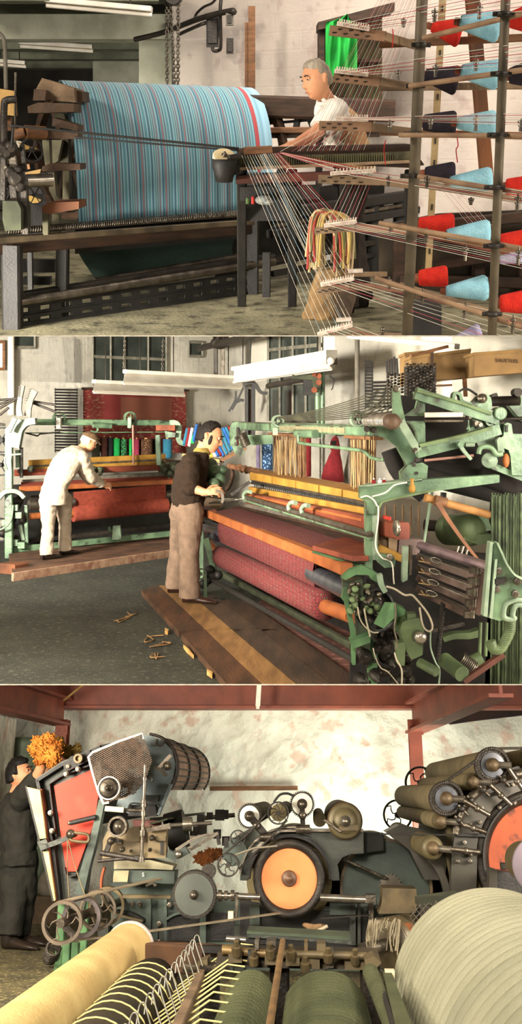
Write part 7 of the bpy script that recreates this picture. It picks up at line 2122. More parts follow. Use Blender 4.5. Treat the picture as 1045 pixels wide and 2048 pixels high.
for x, y, rr, D0, D1, gear, nm in ((893, 1597, 31, 7.2, 10.5, 1, 'a'), (985, 1530, 32, 7.2, 10.6, 1, 'b'), (881, 1642, 17, 7.25, 10.3, 0, 'c'), (946, 1563, 18, 7.25, 10.4, 0, 'd'), (866, 1696, 24, 7.2, 10.2, 0, 'e'), (1060, 1518, 22, 7.25, 10.4, 0, 'f')):
    p = r.P(x, y, D0); R_ = rr*r.u(D0)
    q = R_*(.98 if gear else 1)
    Ln = D1 - D0
    CL_.part('worker_roller', G().lathe(p, (0, 1, 0), [(0, .02), (q*.9, .03), (q, .08), (q, Ln-.05), (q*.9, Ln), (0, Ln)], 34), WK2 if nm != 'e' else OL)
    if gear:
        CL_.part('chain_wheel', G().gear(p, (0, 1, 0), R_, .035, 34, .1), IRON)
        CL_.part('wheel_face', G().lathe(p + V((0, -.017, 0)), (0, -1, 0), [(R_*.8, 0), (R_*.78, .008), (R_*.3, .012), (0, .012)], 34, smooth=False), mat('grey_steel', (110, 112, 118)))
    else:
        CL_.part('roller_cap', G().lathe(p, (0, -1, 0), [(R_*.98, -.04), (R_*.9, .015), (R_*.6, .03), (R_*.3, .035), (0, .035)], 26), mat('olive_brass', (128, 110, 66)))
    CL_.part('collar', G().lathe(p + V((0, -.03, 0)), (0, -1, 0), [(.045, -.01), (.045, .02), (.03, .03), (.03, .06), (0, .06)], 16), mat('dull_bronze', (104, 86, 60), (78, 66, 48), 10, .55, .3))
    CL_.part('journal', G().cyl(p + V((0, -.04, 0)), p + V((.11, -.09, -.005)), .022), BRIGHT)
    d = (c - p).normalized()
    e = p + V((.1, -.09, 0)) + d*.2
    CL_.part('adjuster', G().cyl(p + V((.08, -.08, 0)), e, .016), STEEL)
    CL_.part('adjuster_nut', G().ball(p + V((.09, -.085, 0)) + d*.12, .024, 10), STEEL)
for x, y, rr in ((796, 1630, 22), (842, 1566, 24)):
    p = r.P(x, y, 10.55)
    CL_.part('far_pulley', G().wheel(p, (0, 1, 0), rr*r.u(10.5)*1.4, .06, 5, .12, .2, .08, .3), BLACK)
g = G()
def loop(cx, cy, rr, D, n, a0=0, a1=2*PI):
    for k in range(n):
        a = a0 + (a1-a0)*k/n
        g.ball(r.P(cx + rr*math.cos(a), cy - rr*math.sin(a), D), .011, 6, (1.2, .8, 1.2))
loop(893, 1597, 32, 7.17, 46); loop(985, 1530, 33, 7.17, 46)
chainline(g, r.P(889, 1566, 7.17), r.P(958, 1517, 7.17), 20, .011); chainline(g, r.P(990, 1497, 7.17), r.P(1060, 1496, 7.17), 18, .011)
CL_.part('roller_chain', g, IRON)
g = G()
g.tube(spline([r.P(912, 1668, 7.22), r.P(925, 1620, 7.22), r.P(960, 1580, 7.22), r.P(1000, 1556, 7.22), r.P(1060, 1545, 7.22)]), .03, 10)
CL_.part('bend_rail', g, STEEL)
for x, y in ((943, 1600), (925, 1618), (968, 1580), (1008, 1560), (1030, 1553), (918, 1640)):
    CL_.part('rail_stud', G().cyl(r.P(x - 8, y - 8, 7.15), r.P(x + 12, y + 12, 7.15), .009), STEEL)
    CL_.part('rail_stud', G().ball(r.P(x, y, 7.15), .022, 10), IRON)
CL_.part('shaft_arm', band(G(), [(862, 1715), (878, 1735), (892, 1770), (896, 1800)], 7.5, (18, 10), .08), PLM)
CL_.part('connecting_rod', G().cyl(r.P(760, 1668, 7.6), r.P(905, 1670, 7.2), .006, n=6), BLACK)
CL_.part('feed_cover', slab(G(), r, [(772, 1664), (800, 1650), (850, 1660), (900, 1680), (890, 1760), (850, 1760), (820, 1700)], 8.0, .3), PLM)
CL_.part('bracket_plate', slab(G(), r, [(980, 1734), (996, 1740), (996, 1808), (978, 1808)], 7.0, .1), PLM)
CL_.part('bracket_box', slab(G(), r, [(996, 1742), (1060, 1748), (1060, 1808), (996, 1806)], 7.02, .2), BLACK)
CL_.part('bracket_stud', G().ball(r.P(1024, 1718, 6.95), .025, 10), BRIGHT)
CL_.part('bracket_stud', G().bar(r.P(1002, 1732, 6.95), r.P(1022, 1732, 6.95), .04), IRON)
for x in (910, 945):
    a_ = r.P(x, 1820, 7.35)
    CL_.part('leg', G().bar(a_, V((a_.x, a_.y, 0)), .14), PLM)
    CL_.part('leg', G().bar(a_ + V((0, 2.6, 0)), V((a_.x, a_.y + 2.6, 0)), .14), PLM)
t = Thing(r, 'sliver_spool', 'pale lilac spool end peeping in at the right edge', 'spool', r.P(1078, 1790, 6.2))
c_ = r.P(1082, 1732, 6.2)
t.part('flange', G().lathe(c_, (0, 1, 0), [(0, 0), (54*r.u(6.2), 0), (56*r.u(6.2), .02), (54*r.u(6.2), .05), (0, .05)], 40), mat('lilac_flange', (146, 132, 142), (126, 114, 124), 5, .6))
t.part('barrel', G().cyl(c_ + V((0, .05, 0)), c_ + V((0, .5, 0)), 40*r.u(6.2), n=30), OL)
solo(r, 'brick_heap', rect(G(), r, 1000, 1800, 1070, 1822, 6.6, .3), mat('terracotta', (160, 88, 60), (122, 66, 48), 12, .85, 0, .8, 14), 'rough terracotta ledge behind the big ridged spool', 'ledge')

# lint, ridged pulleys and chicken wire
t = Thing(r, 'rope_pulley', 'ridged rope pulley under trailing lint left of the big spool', 'pulley', r.P(790, 1900, 5.6))
p = r.P(772, 1890, 5.5); R_ = 50*r.u(5.5)
pr = []
for k in range(5):
    pr += [(R_*(.9 - .02*k), .05*k), (R_*(1 - .02*k), .05*k + .015), (R_*(.9 - .02*k), .05*k + .035)]
t.part('groove_drum', G().lathe(p, (.6, .8, .05), [(0, 0)] + pr + [(0, .25)], 36), mat('oily_pulley', (96, 84, 60), (70, 62, 46), 8, .45, .4))
t.part('shaft', G().cyl(p - V((.12, .16, 0)), p + V((.3, .4, 0)), .03), STEEL)
random.seed(14)
g = G()
for k in range(60):
    x = 738 + 64*random.random()
    y0 = 1838 + random.uniform(-4, 10); L_ = random.uniform(25, 75)*(1 if x < 760 or x > 780 else .4)
    D = 5.3 + random.random()*.15
    g.tube(spline([r.P(x, y0, D), r.P(x - 4 + random.uniform(-4, 4), y0 + L_*.5, D), r.P(x - 5 + random.uniform(-5, 5), y0 + L_, D)], 4), .0025, 3)
t.part('lint', g, mat('grey_lint', (170, 158, 132), (136, 124, 100), 20, .95), stuff=True)
t.part('wooden_block', rect(G(), r, 808, 1848, 826, 1912, 5.5, .1), mat('orange_wood', (170, 96, 50)))
t.part('stand', G().bar(p + V((.1, .13, -.2)), V((p.x + .1, p.y + .13, 0)), .08), IRON)
t = Thing(r, 'wire_fence', 'chicken wire guard panel behind the big ridged spool', 'wire guard', r.P(870, 1850, 5.4))
t.part('netting', mesh_wire([(820, 1812), (905, 1796), (930, 1812), (870, 1850), (826, 1920), (822, 1900)], 5.4, 15, .0028, 1.15), STEEL, stuff=True)
g = G()
for k in range(9):
    g.cyl(r.P(902 + 7*k - (k % 2)*3, 1820 - k, 5.35), r.P(930 + 7*k - k*2, 1786 + k*2, 5.35), .004, n=5)
t.part('wire_end', g, BRIGHT, stuff=True)
t.part('shelf', slab(G(), r, [(838, 1800), (920, 1788), (920, 1800), (838, 1814)], 5.6, .2), mat('mossy_iron', (72, 76, 56)))
t.part('post', G().bar(r.P(850, 1812, 5.6), V((r.P(850, 1812, 5.6).x, 5.6, 0)), .05), IRON)

# ---- condenser in the foreground
def ribbed(R_, Ln, n, dep):
    pr = [(0, 0)]
    for k in range(n):
        a, b_ = Ln*k/n, Ln*(k+1)/n
        pr += [(R_ - dep*(1 - math.sin(PI*f)**.6), a + (b_-a)*f) for f in (.02, .12, .3, .5, .7, .88, .98)]
    return pr + [(0, Ln)]
BS = Thing(r, 'condenser_spool', 'huge ridged grey green spool filling the lower right corner', 'spool', r.P(985, 2040, 4.2))
c = r.P(990, 2000, 4.2); R_ = 203*r.u(4.2)
BS.part('wound_slubbing', G().lathe(c, (0, -1, 0), ribbed(R_, 2.1, 26, .026), 90), mat('grey_green_sliver', (164, 160, 134), (142, 140, 116), 3, .85, 0, .3, 120))
BS.part('axle', G().cyl(c + V((0, .25, 0)), c - V((0, 2.2, 0)), .05), STEEL)
BS.part('stand', G().bar(c + V((0, .2, 0)), V((c.x, c.y + .2, 0)), .08), IRON)
YS = Thing(r, 'yarn_roller', 'long cream yellow roller slanting up from the lower left corner', 'roller', r.P(258, 1940, 5.0))
c = r.P(258, 1897, 5.0); R_ = 47*r.u(5.0)
YS.part('wound_sliver', G().lathe(c, (0, -1, 0), [(0, 0), (R_*.97, 0)] + [(R_ - .0035*(k % 2), .02 + 2.8*k/110) for k in range(111)] + [(0, 2.83)], 56), mat('cream_sliver', (222, 196, 132), (204, 172, 112), 5, .8, 0, .2, 80))
YS.part('flange', G().ring(c + V((0, .01, 0)), (0, 1, 0), R_*.6, R_*1.06, .03, 48), mat('pale_flange', (216, 204, 196), (190, 178, 170), 8, .5))
YS.part('axle', G().cyl(c - V((0, 2.9, 0)), c + V((0, .2, 0)), .03), STEEL)
YS.part('stand', G().bar(c + V((0, .12, 0)), V((c.x, c.y + .12, 0)), .08), IRON)
CD = Thing(r, 'condenser', 'ribbed green condenser aprons with hooked yarn guides, bottom centre', 'textile machine', V((-.2, 3.8, 0)))
SLUB = mat('green_sliver', (86, 88, 60), (64, 68, 46), 4, .9, 0, .4, 120)
def apron(xf0, xf1, yf, Rc, D0, D1, n, name):
    a_, b_ = r.P(xf0, yf, D0), r.P(xf1, yf, D0)
    w = (b_.x - a_.x)/2
    cx = (a_.x + b_.x)/2
    zt = a_.z
    g = G()
    rows = []
    prof = [(q[0], q[1]) for q in ribbed(0, D0-D1, n, .024)[1:-1]]
    for off, t_ in prof:
        row = []
        for k in range(17):
            f = -1 + 2*k/16
            x = cx + w*f*(1.0 + 0*f)
            z = zt + Rc*(1 - abs(f)**2.6) - Rc + off
            row.append(V((x, D0 - t_, z)))
        rows.append([V((cx - w*1.0, D0 - t_, zt - .3))] + row + [V((cx + w*1.0, D0 - t_, zt - .3))])
    g.grid(rows)
    g.f.append(tuple(range(len(rows[0]))))
    g.f.append(tuple(range(len(g.v)-1, len(g.v)-1-len(rows[0]), -1)))
    return CD.part(name, g, SLUB)
apron(456, 552, 1936, .06, 3.72, 2.5, 25, 'ribbed_apron')
apron(572, 728, 1938, .07, 3.72, 2.5, 25, 'ribbed_apron')
p = r.P(741, 1944, 3.7)
CD.part('thin_roller', G().lathe(p, (.02, -1, 0), ribbed(16*r.u(3.7), 1.3, 30, .004), 24), SLUB)
CD.part('flat_apron', G().hexa([r.P(768, 1958, 3.6), r.P(784, 1958, 3.6), r.P(826, 2070, 2.65), r.P(792, 2070, 2.65)] + [q + V((0, 0, .02)) for q in (r.P(768, 1958, 3.6), r.P(784, 1958, 3.6), r.P(826, 2070, 2.65), r.P(792, 2070, 2.65))]), SLUB)
CD.part('gap_bed', G().box((-.06, 3.2, .34), (.5, 1.0, .04)), BLACK)
RU = mat('rusty_rod', (138, 104, 62), (100, 76, 48), 14, .6, .2)
CD.part('divider_rod', G().cyl(r.P(566, 1882, 3.9), r.P(538, 2065, 2.6), .010), RU)
CD.part('divider_rod', G().cyl(r.P(756, 1946, 3.72), r.P(792, 2065, 2.6), .008), BLACK)
# rubbing gear beyond the aprons
CD.part('cover_beam', slab(G(), r, [(494, 1862), (560, 1866), (702, 1874), (702, 1886), (494, 1878)], 4.05, .16), mat('oily_green', (66, 78, 56)))
CD.part('cover_beam_edge', band(G(), [(494, 1872), (600, 1878), (703, 1886)], 4.03, 6, .03, 1), CI)
CD.part('bed_bar', slab(G(), r, [(436, 1905), (760, 1912), (760, 1940), (430, 1934)], 4.0, .2), mat('oily_brown', (74, 62, 42), (52, 44, 32), 8, .5, .3))
CD.part('bright_bar', G().cyl(r.P(448, 1900, 3.98), r.P(545, 1908, 3.95), .014), BRASS)
CD.part('bright_bar', G().cyl(r.P(560, 1908, 3.95), r.P(735, 1912, 3.9), .013), YB)
CD.part('pin', G().cyl(r.P(453, 1877, 4.0), r.P(492, 1880, 4.0), .010), BRIGHT)
CD.part('pin', G().cyl(r.P(445, 1900, 4.0), r.P(476, 1901, 4.0), .018), BRASS)
for x0, x1, y0, y1, m in ((457, 484, 1908, 1926, YB), (530, 556, 1910, 1930, YB), (572, 600, 1914, 1932, YB), (604, 640, 1912, 1938, mat('oily_brass', (134, 112, 66))), (690, 740, 1916, 1940, mat('oily_brass', (134, 112, 66))), (468, 478, 1882, 1906, STEEL), (510, 518, 1880, 1900, STEEL), (533, 552, 1882, 1904, STEEL), (609, 616, 1886, 1910, BRASS), (634, 652, 1888, 1908, YB), (655, 668, 1900, 1936, STEEL), (496, 512, 1900, 1926, CI)):
    CD.part('bearing_block', rect(G(), r, x0, y0, x1, y1, 3.93, .1), m)
for x, y in ((473, 1898), (541, 1903), (582, 1906), (657, 1912), (711, 1915), (611, 1930), (508, 1918)):
    CD.part('nut', G().lathe(r.P(x, y, 3.9), (0, -.4, 1), [(0, -.02), (.016, -.02), (.017, .008), (.009, .01), (.009, .028), (0, .028)], 8, smooth=False), YB)
CD.part('corner_clamp', slab(G(), r, [(730, 1920), (748, 1912), (764, 1926), (752, 1938), (732, 1934)], 3.78, .12), YB)
CD.part('corner_clamp', G().box(r.P(780, 1948, 3.6), (.03, .04, .025)), mat('bone', (214, 200, 166)))
CD.part('end_rail', G().bar(r.P(300, 1912, 4.6), r.P(395, 1920, 4.4), .05, .1), mat('rusty_rail', (96, 66, 46)))
CD.part('end_rail', G().cyl(r.P(370, 1936, 4.2), r.P(455, 1942, 4.0), .014), STEEL)
CD.part('end_block', slab(G(), r, [(395, 1926), (415, 1918), (416, 1936), (408, 1950), (394, 1945)], 4.1, .12), YB)
CD.part('trestle', G().bar(r.P(404, 1952, 4.1), r.P(345, 2092, 2.75), .03, .05), mat('grey_wood', (138, 114, 88)))
for x, D in ((420, 4.1), (740, 4.0), (560, 4.1)):
    a_ = r.P(x, 1930, D)
    CD.part('leg', G().bar(a_, V((a_.x, D + .1, 0)), .07), IRON)
# dark surface drum with cream slivers laid across it
p = r.P(305, 1985, 4.5); Rd = 62*r.u(4.5)
CD.part('surface_drum', G().lathe(p, (0, -1, 0), [(0, 0), (Rd, 0), (Rd, 2.2), (0, 2.2)], 44), mat('dark_drum', (58, 50, 38), (40, 36, 28), 8, .7, 0, .3, 60))
SLV = mat('cream_strand', (206, 190, 128), rough=.85)
zt_ = r.P(440, 1950, 3.9).z
for k in range(15):
    D = 4.35 - .125*k
    pts = []
    for j in range(9):
        a = PI*.72 - PI*.6*j/8
        pts.append(V((p.x + math.cos(a)*(Rd + .004), D, p.z + math.sin(a)*(Rd + .004))))
    e = r.P(456, 1936, 3.72)
    pts += [V((e.x - .01, D - .02, e.z - .005)), V((e.x + .05, D - .02, e.z - .012))]
    g = G().tube(pts, .0032, 5)
    solo(r, 'sliver_strand', g, SLV, 'cream sliver running over the dark drum to the green apron', 'yarn', 'slivers over the drum')
HK = mat('hook_wire', (150, 146, 132), (112, 108, 98), 10, .35, .6)
for k in range(13):
    D = 4.25 - .13*k
    hx = -.0
    a_ = V(((418-626)/2000*4.1 - .01, D, zt_ - .02))
    g = G().tube(spline([a_ + V((.05, -.06, -.03)), a_ + V((.0, 0, .07)), a_ + V((-.012, .01, .098)), a_ + V((-.026, .012, .09)), a_ + V((-.03, 0, .05))], 4), .0027, 6)
    CD.part('yarn_hook', g, HK)
t = Thing(r, 'side_bench', 'rough dark plank block on floor behind the man\'s legs', 'bench', r.P(80, 1830, 9.0))
a_ = r.Z(80, 1850)
t.part('block', G().box(a_ + V((0, .3, .12)), (.35, .4, .24)), mat('dirty_wood', (92, 74, 54), (66, 54, 40), 6, .8, 0, .3, 30))
t.part('sack', G().ball(a_ + V((.02, .3, .34)), .18, 12, (.8, .8, .9)), mat('grey_sack', (120, 112, 98), (96, 90, 80), 8, .9))
# ================================================================ the four mill hands
from mathutils import noise as mnoise
def capsule(g, p, q, r1, r2, n=16):
    p, q = V(p), V(q)
    L_ = (q-p).length
    pr = [(r1*math.sin(a), -r1*math.cos(a)) for a in [PI/2*k/5 for k in range(5)]] + [(r1, 0), (r2, L_)] + [(r2*math.cos(a), L_ + r2*math.sin(a)) for a in [PI/2*k/5 for k in range(1, 6)]]
    return g.lathe(p, q-p, pr, n)


def limb(g, pts, rs):
    for k in range(len(pts)-1):
        capsule(g, pts[k], pts[k+1], rs[k], rs[k+1])
    return g


def cuffed(g, pts, rs):                       # a sleeve or trouser leg with a clean cut at its far end
    for k in range(len(pts)-1):
        p, q = V(pts[k]), V(pts[k+1])
        last = k == len(pts)-2
        if last:
            L_ = (q-p).length
            r1, r2 = rs[k], rs[k+1]
            g.lathe(p, q-p, [(r1*math.sin(a), -r1*math.cos(a)) for a in [PI/2*i/5 for i in range(5)]] + [(r1, 0), (r2, L_), (0, L_)], 18)
        else:
            capsule(g, p, q, rs[k], rs[k+1])
    return g


def loft(g, secs, n=22):
    rows = [[c + a*math.cos(2*PI*k/n) + b*math.sin(2*PI*k/n) for k in range(n)] for c, a, b in secs]
    base = len(g.v)
    g.grid(rows, closed=True, uv=False)
    m = len(secs)
    g.f.append(tuple(base + k for k in range(n)))
    g.f.append(tuple(base + (m-1)*n + n-1-k for k in range(n)))
    return g


def sm(x):
    x = max(0, min(1, x))
    return x*x*(3-2*x)


def head_pts(s, grow=0.0, n=44, m=36, age=0):
    rows = []
    for i in range(m+1):
        th = PI*i/m
        row = []
        for k in range(n):
            ph = 2*PI*k/n
            x, y, z = math.sin(th)*math.cos(ph), math.sin(th)*math.sin(ph), math.cos(th)
            X, Y, Z = x*.076, y*.096, z*.120
            if Z < 0:
                t = sm((-Z-.01)/.11)
                X *= 1 - .22*t
                Y = Y*(1 - .10*t) + (.014*t if Y > 0 else .022*t)
            fr = sm((Y-.02)/.05)
            e = math.exp
            Y -= .008*fr*e(-(X/.05)**2)*e(-((Z-.012)/.03)**2)
            Y += fr*.030*e(-(X/.0125)**2)*(sm((.032-Z)/.058) if Z > -.026 else sm((Z+.042)/.016))
            Y += fr*.010*e(-((abs(X)-.012)/.008)**2)*e(-((Z+.026)/.009)**2)
            Y += fr*.009*e(-((Z-.036)/.011)**2)*e(-(X/.05)**4)
            Y -= fr*.011*e(-((abs(X)-.031)/.016)**2 - ((Z-.016)/.011)**2)
            Y += fr*.008*e(-((abs(X)-.042)/.016)**2 - ((Z+.012)/.016)**2)
            Y += fr*.010*e(-(X/.026)**2 - ((Z+.060)/.013)**2)
            Y -= fr*.007*e(-(X/.024)**2 - ((Z+.0595)/.003)**2)
            Y -= fr*.005*e(-(X/.02)**2 - ((Z+.078)/.006)**2)
            Y += fr*.014*e(-(X/.026)**2 - ((Z+.100)/.016)**2)
            row.append(V((X, Y, Z))*s)
        rows.append(row)
    return rows


class Pose:
    """Head frame: forward f, up u."""
    def __init__(s, c, f, u, size=1.0):
        s.c = V(c); s.s = size
        s.f = V(f).normalized()
        s.x = s.f.cross(V(u)).normalized()
        s.u = s.x.cross(s.f)

    def at(s, p):
        return s.c + (s.x*p[0] + s.f*p[1] + s.u*p[2])


def add_head(g, h):
    g.grid([[h.at(p) for p in row] for row in head_pts(h.s)], closed=True, uv=False)
    for sx in (-1, 1):
        e = G()
        for q, rr in (((.079, -.012, .004), .016), ((.082, -.018, .018), .014), ((.078, -.010, -.014), .010)):
            g.ball(h.at(V((sx*q[0], q[1], q[2]))*h.s), rr*h.s, 10, (.55, 1, 1.1), Matrix((h.x, h.f, h.u)).transposed())
    return g


def add_face(T_, h, brow, hair_m, body):
    for sx in (-1, 1):
        T_.part('eye', G().ball(h.at(V((sx*.031, .0795, .0165))*h.s), .0108*h.s, 12), mat('eye_white', (186, 170, 156), rough=.3), body)
        T_.part('iris', G().ball(h.at(V((sx*.031, .0872, .0160))*h.s), .0066*h.s, 10), mat('iris', (44, 34, 28), rough=.2), body)
        T_.part('eyelid', G().ball(h.at(V((sx*.031, .0800, .0215))*h.s), .0125*h.s, 12, (1.2, 1, .7), Matrix((h.x, h.f, h.u)).transposed()), SKIN, body)
        T_.part('eyebrow', G().tube([h.at(V((sx*a, b_, c_))*h.s) for a, b_, c_ in ((.014, .098, .037), (.03, .097, .041), (.046, .086, .036))], [.004*h.s, .0052*h.s, .003*h.s], 6), brow)
    T_.part('mouth', G().tube([h.at(V((a, b_, -.0605))*h.s) for a, b_ in ((-.022, .0905), (-.01, .0995), (0, .1015), (.01, .0995), (.022, .0905))], [.001*h.s, .0026*h.s, .003*h.s, .0026*h.s, .001*h.s], 6), mat('lip', (150, 88, 74), rough=.6), body)


def hair_cap(h, mask, thick, seed=0):
    rows = []
    for row in head_pts(h.s*1.0):
        q = []
        for p in row:
            k = mask(p/h.s)
            d = p.normalized()
            nz = mnoise.noise(p*55/h.s + V((seed, 0, 0)))*.006 + mnoise.noise(p*140/h.s)*.0035
            q.append(h.at(p + d*((thick + nz)*k - .010*(1-k))*h.s))
        rows.append(q)
    return G().grid(rows, closed=True, uv=False)


def add_hand(g, wrist, d, back, thumb, s=1.0, curl=.35, spread=1.0):
    """d: towards the fingertips; back: out of the back of the hand; thumb: side of the thumb."""
    d, back = V(d).normalized(), V(back).normalized()
    lat = d.cross(back).normalized()
    back = lat.cross(d).normalized()
    if lat.dot(V(thumb)) < 0:
        lat = -lat
    M_ = Matrix((lat, d, back)).transposed()
    g.ball(wrist + d*.05*s, .05*s, 14, (.80, 1.05, .36), M_)
    g.ball(wrist + d*.075*s, .04*s, 12, (1.0, .7, .36), M_)
    capsule(g, wrist - d*.02*s, wrist + d*.03*s, .028*s, .03*s)
    for k, (o, L_) in enumerate(((.031, .072), (.011, .082), (-.010, .076), (-.030, .060))):
        p = wrist + d*(.088 - .004*abs(k-1.3))*s + lat*o*s
        dd = (d + lat*(.10 - .075*k)*spread).normalized()
        a = curl*(.5 + .12*k)
        for j, f in enumerate((.45, .31, .24)):
            dd = (Quaternion(lat, -a) @ dd) if (Quaternion(lat, -a) @ dd).dot(back) < (Quaternion(lat, a) @ dd).dot(back) else (Quaternion(lat, a) @ dd)
            q = p + dd*L_*f*s
            capsule(g, p, q, (.0098 - .001*j)*s, (.0092 - .001*j)*s, 10)
            p = q
            a = curl
    p = wrist + d*.022*s + lat*.028*s
    for dd, L_, r_ in (((d*.55 + lat*.75 - back*.25), .038, .0125), ((d*.8 + lat*.4 - back*.4), .032, .0108), ((d*.9 + lat*.1 - back*.45), .024, .0095)):
        q = p + dd.normalized()*L_*s
        capsule(g, p, q, r_*s, r_*.93*s, 10)
        p = q
    return g


def folds(amp, sc, seed=0):
    def f(p):
        return p + mnoise.noise_vector(V((p.x, p.y, p.z*1.6))*sc + V((seed, seed, 0)))*amp + mnoise.noise_vector(p*sc*2.6 + V((0, seed, 0)))*amp*.45
    return f


def shoe(g, heel, d, s=1.0):
    d = V(d); d.z = 0; d.normalize()
    x = d.cross(V((0, 0, 1)))
    h = V(heel)
    prof = ((-.035, .030, .075), (.0, .036, .085), (.06, .036, .08), (.11, .043, .062), (.17, .048, .05), (.22, .044, .04), (.255, .028, .028), (.265, .01, .014))
    loft(g, [(h + d*t*s + V((0, 0, z*.5*s + .004)), x*w*s, V((0, 0, 1))*z*.5*s) for t, w, z in prof], 16)
    return g
X_, Y_, Z_ = V((1, 0, 0)), V((0, 1, 0)), V((0, 0, 1))

# ---- the warper in a white shirt and tan waistcoat (storey 1)
r = R1
D0 = 7.62
s = 1.14
P = lambda x, y, D=D0: r.P(x, y, D)
M1 = Thing(r, 'person', 'grey-haired man in white shirt and tan waistcoat leaning over yarns', 'person', V((P(700, 330).x, D0 + .1, 0)))
hd = Pose(P(634, 160, D0 - .02), (-.80, -.50, -.20), (-.18, 0, 1), 1.14)
fw = V((-.93, -.30, 0)).normalized(); sd = V((-.30, .93, 0))*1.0   # chest forward and towards the far shoulder
hip = P(706, 352, D0 + .1); chest = P(672, 240, D0 + .08); shl = P(660, 212, D0 + .06)
body = G()
add_head(body, hd)
capsule(body, P(657, 206, D0 + .06), hd.at((0, -.02, -.07)), .062, .056)
loft(body, [(hip, sd*.16, fw*.10), (chest, sd*.17, fw*.11), (shl, sd*.14, fw*.08)])
nsh, nel, nwr = P(672, 221, D0 - .12), P(637, 262, D0 - .24), P(588, 290, D0 - .33)
limb(body, [nsh, nel, nwr], [.062, .050, .032])
add_hand(body, nwr, P(550, 299, D0 - .4) - nwr, V((-.2, -.25, 1)), V((-.2, -1, -.1)), 1.12, .16)
fsh, fel, fwr = P(662, 216, D0 + .26), P(640, 262, D0 + .2), P(612, 292, D0 - .1)
limb(body, [fsh, fel, fwr], [.06, .05, .032])
add_hand(body, fwr, V((-.8, -.4, -.1)), V((0, 0, 1)), V((0, -1, 0)), 1.1, .3)
gl = []
for dy, foot in ((-.12, V((hip.x - .02, D0 - .02, 0))), (.14, V((hip.x + .12, D0 + .26, 0)))):
    hp = hip + V((0, dy, -.03)); kn = V(((hp.x + foot.x)/2 - .03, (hp.y + foot.y)/2, .54))
    gl.append((hp, kn, foot))
    limb(body, [hp, kn, foot + V((0, 0, .09))], [.09, .06, .045])
BD = M1.part('body', fuse(body, .0062, 3), SKIN)
add_face(M1, hd, mat('brow_dark', (70, 58, 48), rough=.9), None, BD)
GREY = mat('grey_hair', (168, 156, 138), (120, 108, 94), 40, .8, 0, .4, 90, stretch=(1, 1, .3))
def mask_short(p):
    # hairline: high on the forehead, round the ears, to the nape
    if p.y > .02:
        return sm((p.z - (.062 + .02*max(0, 1-abs(p.x)/.05)))/.012)
    return sm((p.z - (-.055 if p.y < -.03 else .0 - (p.y-.02)*0))/.02) if p.y < -.02 else sm((p.z - .02)/.02)
M1.part('hair', hair_cap(hd, mask_short, .012, 1), GREY)
sh = G()
loft(sh, [(hip + Z_*.06, sd*.185, fw*.135), (P(690, 290, D0 + .1), sd*.185, fw*.135), (chest, sd*.20, fw*.14), (P(664, 220, D0 + .07), sd*.185, fw*.115), (P(658, 208, D0 + .06), sd*.11, fw*.085), (P(655, 200, D0 + .05), sd*.072, fw*.075)])
cuffed(sh, [nsh, nsh.lerp(nel, .5), nsh.lerp(nel, .92)], [.092, .088, .083])
cuffed(sh, [fsh, fsh.lerp(fel, .5), fsh.lerp(fel, .92)], [.092, .088, .083])
M1.part('shirt', fuse(sh, .009, 3, folds(.010, 9, 3)), mat('white_shirt', (232, 228, 216), (220, 214, 202), 10, .85))
M1.part('collar', G().tube(spline([hd.at((.06, -.03, -.10)) , P(652, 205, D0 - .06), P(640, 208, D0 - .04), P(637, 204, D0 + .05)]), .016, 8), mat('white_shirt', (232, 228, 216)))
ve = G()
loft(ve, [(hip + Z_*.02, sd*.20, fw*.15), (P(692, 290, D0 + .1), sd*.198, fw*.148), (P(676, 245, D0 + .09), sd*.205, fw*.15), (P(672, 226, D0 + .09), sd*.17, fw*.12), (P(668, 212, D0 + .09), sd*.12, fw*.075)])
ve = fuse(ve, .009, 2, folds(.006, 10, 5))
M1.part('waistcoat', G().add([p + V((.022, .0, 0)) for p in ve.v], ve.f, True), mat('tan_wool', (186, 150, 106), (160, 126, 88), 20, .9, 0, .3, 80))
tr = G()
loft(tr, [(hip + Z_*.08, sd*.19, fw*.14), (hip - Z_*.08, sd*.19, fw*.145)])
for hp, kn, foot in gl:
    cuffed(tr, [hp, kn, foot + V((0, 0, .06))], [.115, .09, .085])
M1.part('trousers', fuse(tr, .011, 3, folds(.008, 8, 7)), mat('dark_trousers', (58, 50, 44), (46, 40, 36), 16, .9))
for hp, kn, foot in gl:
    M1.part('shoe', shoe(G(), foot, fw, 1.1), RUBBER)

# ---- the stooping weaver in white overalls (storey 2, left)
r = R2
D0 = 12.45
P = lambda x, y, D=D0: r.P(x, y, D)
M2 = Thing(r, 'person', 'stooping man in cream overalls and brown cap, seen from behind', 'person', r.Z(112, 1118, .07))
hd = Pose(P(177, 884, D0 + .38), (.80, .42, -.42), (.40, .1, .9), 1.06)
fw = V((.66, .72, 0)).normalized(); sd = V((.72, -.66, 0)).normalized()   # his right side
hip = P(110, 985, D0); chest = P(142, 918, D0 + .2); shl = P(155, 902, D0 + .28)
upv = (chest - hip).normalized()
fr = (fw - upv*fw.dot(upv)).normalized()
body = G(); add_head(body, hd)
capsule(body, P(160, 900, D0 + .3), hd.at((0, -.03, -.07)), .06, .055)
loft(body, [(hip, sd*.16, fr*.10), (chest, sd*.17, fr*.10), (shl, sd*.13, fr*.07)])
rsh = P(164, 916, D0 + .14); rel = P(180, 952, D0 + .3); rwr = P(206, 970, D0 + .56)
limb(body, [rsh, rel, rwr], [.055, .045, .030])
add_hand(body, rwr, P(222, 972, D0 + .66) - rwr, V((-.2, -.9, .35)), V((.2, 0, 1)), 1.2, .4)
lsh = P(148, 905, D0 + .52); lel = P(168, 945, D0 + .75); lwr = P(180, 965, D0 + .95)
limb(body, [lsh, lel, lwr], [.055, .045, .030])
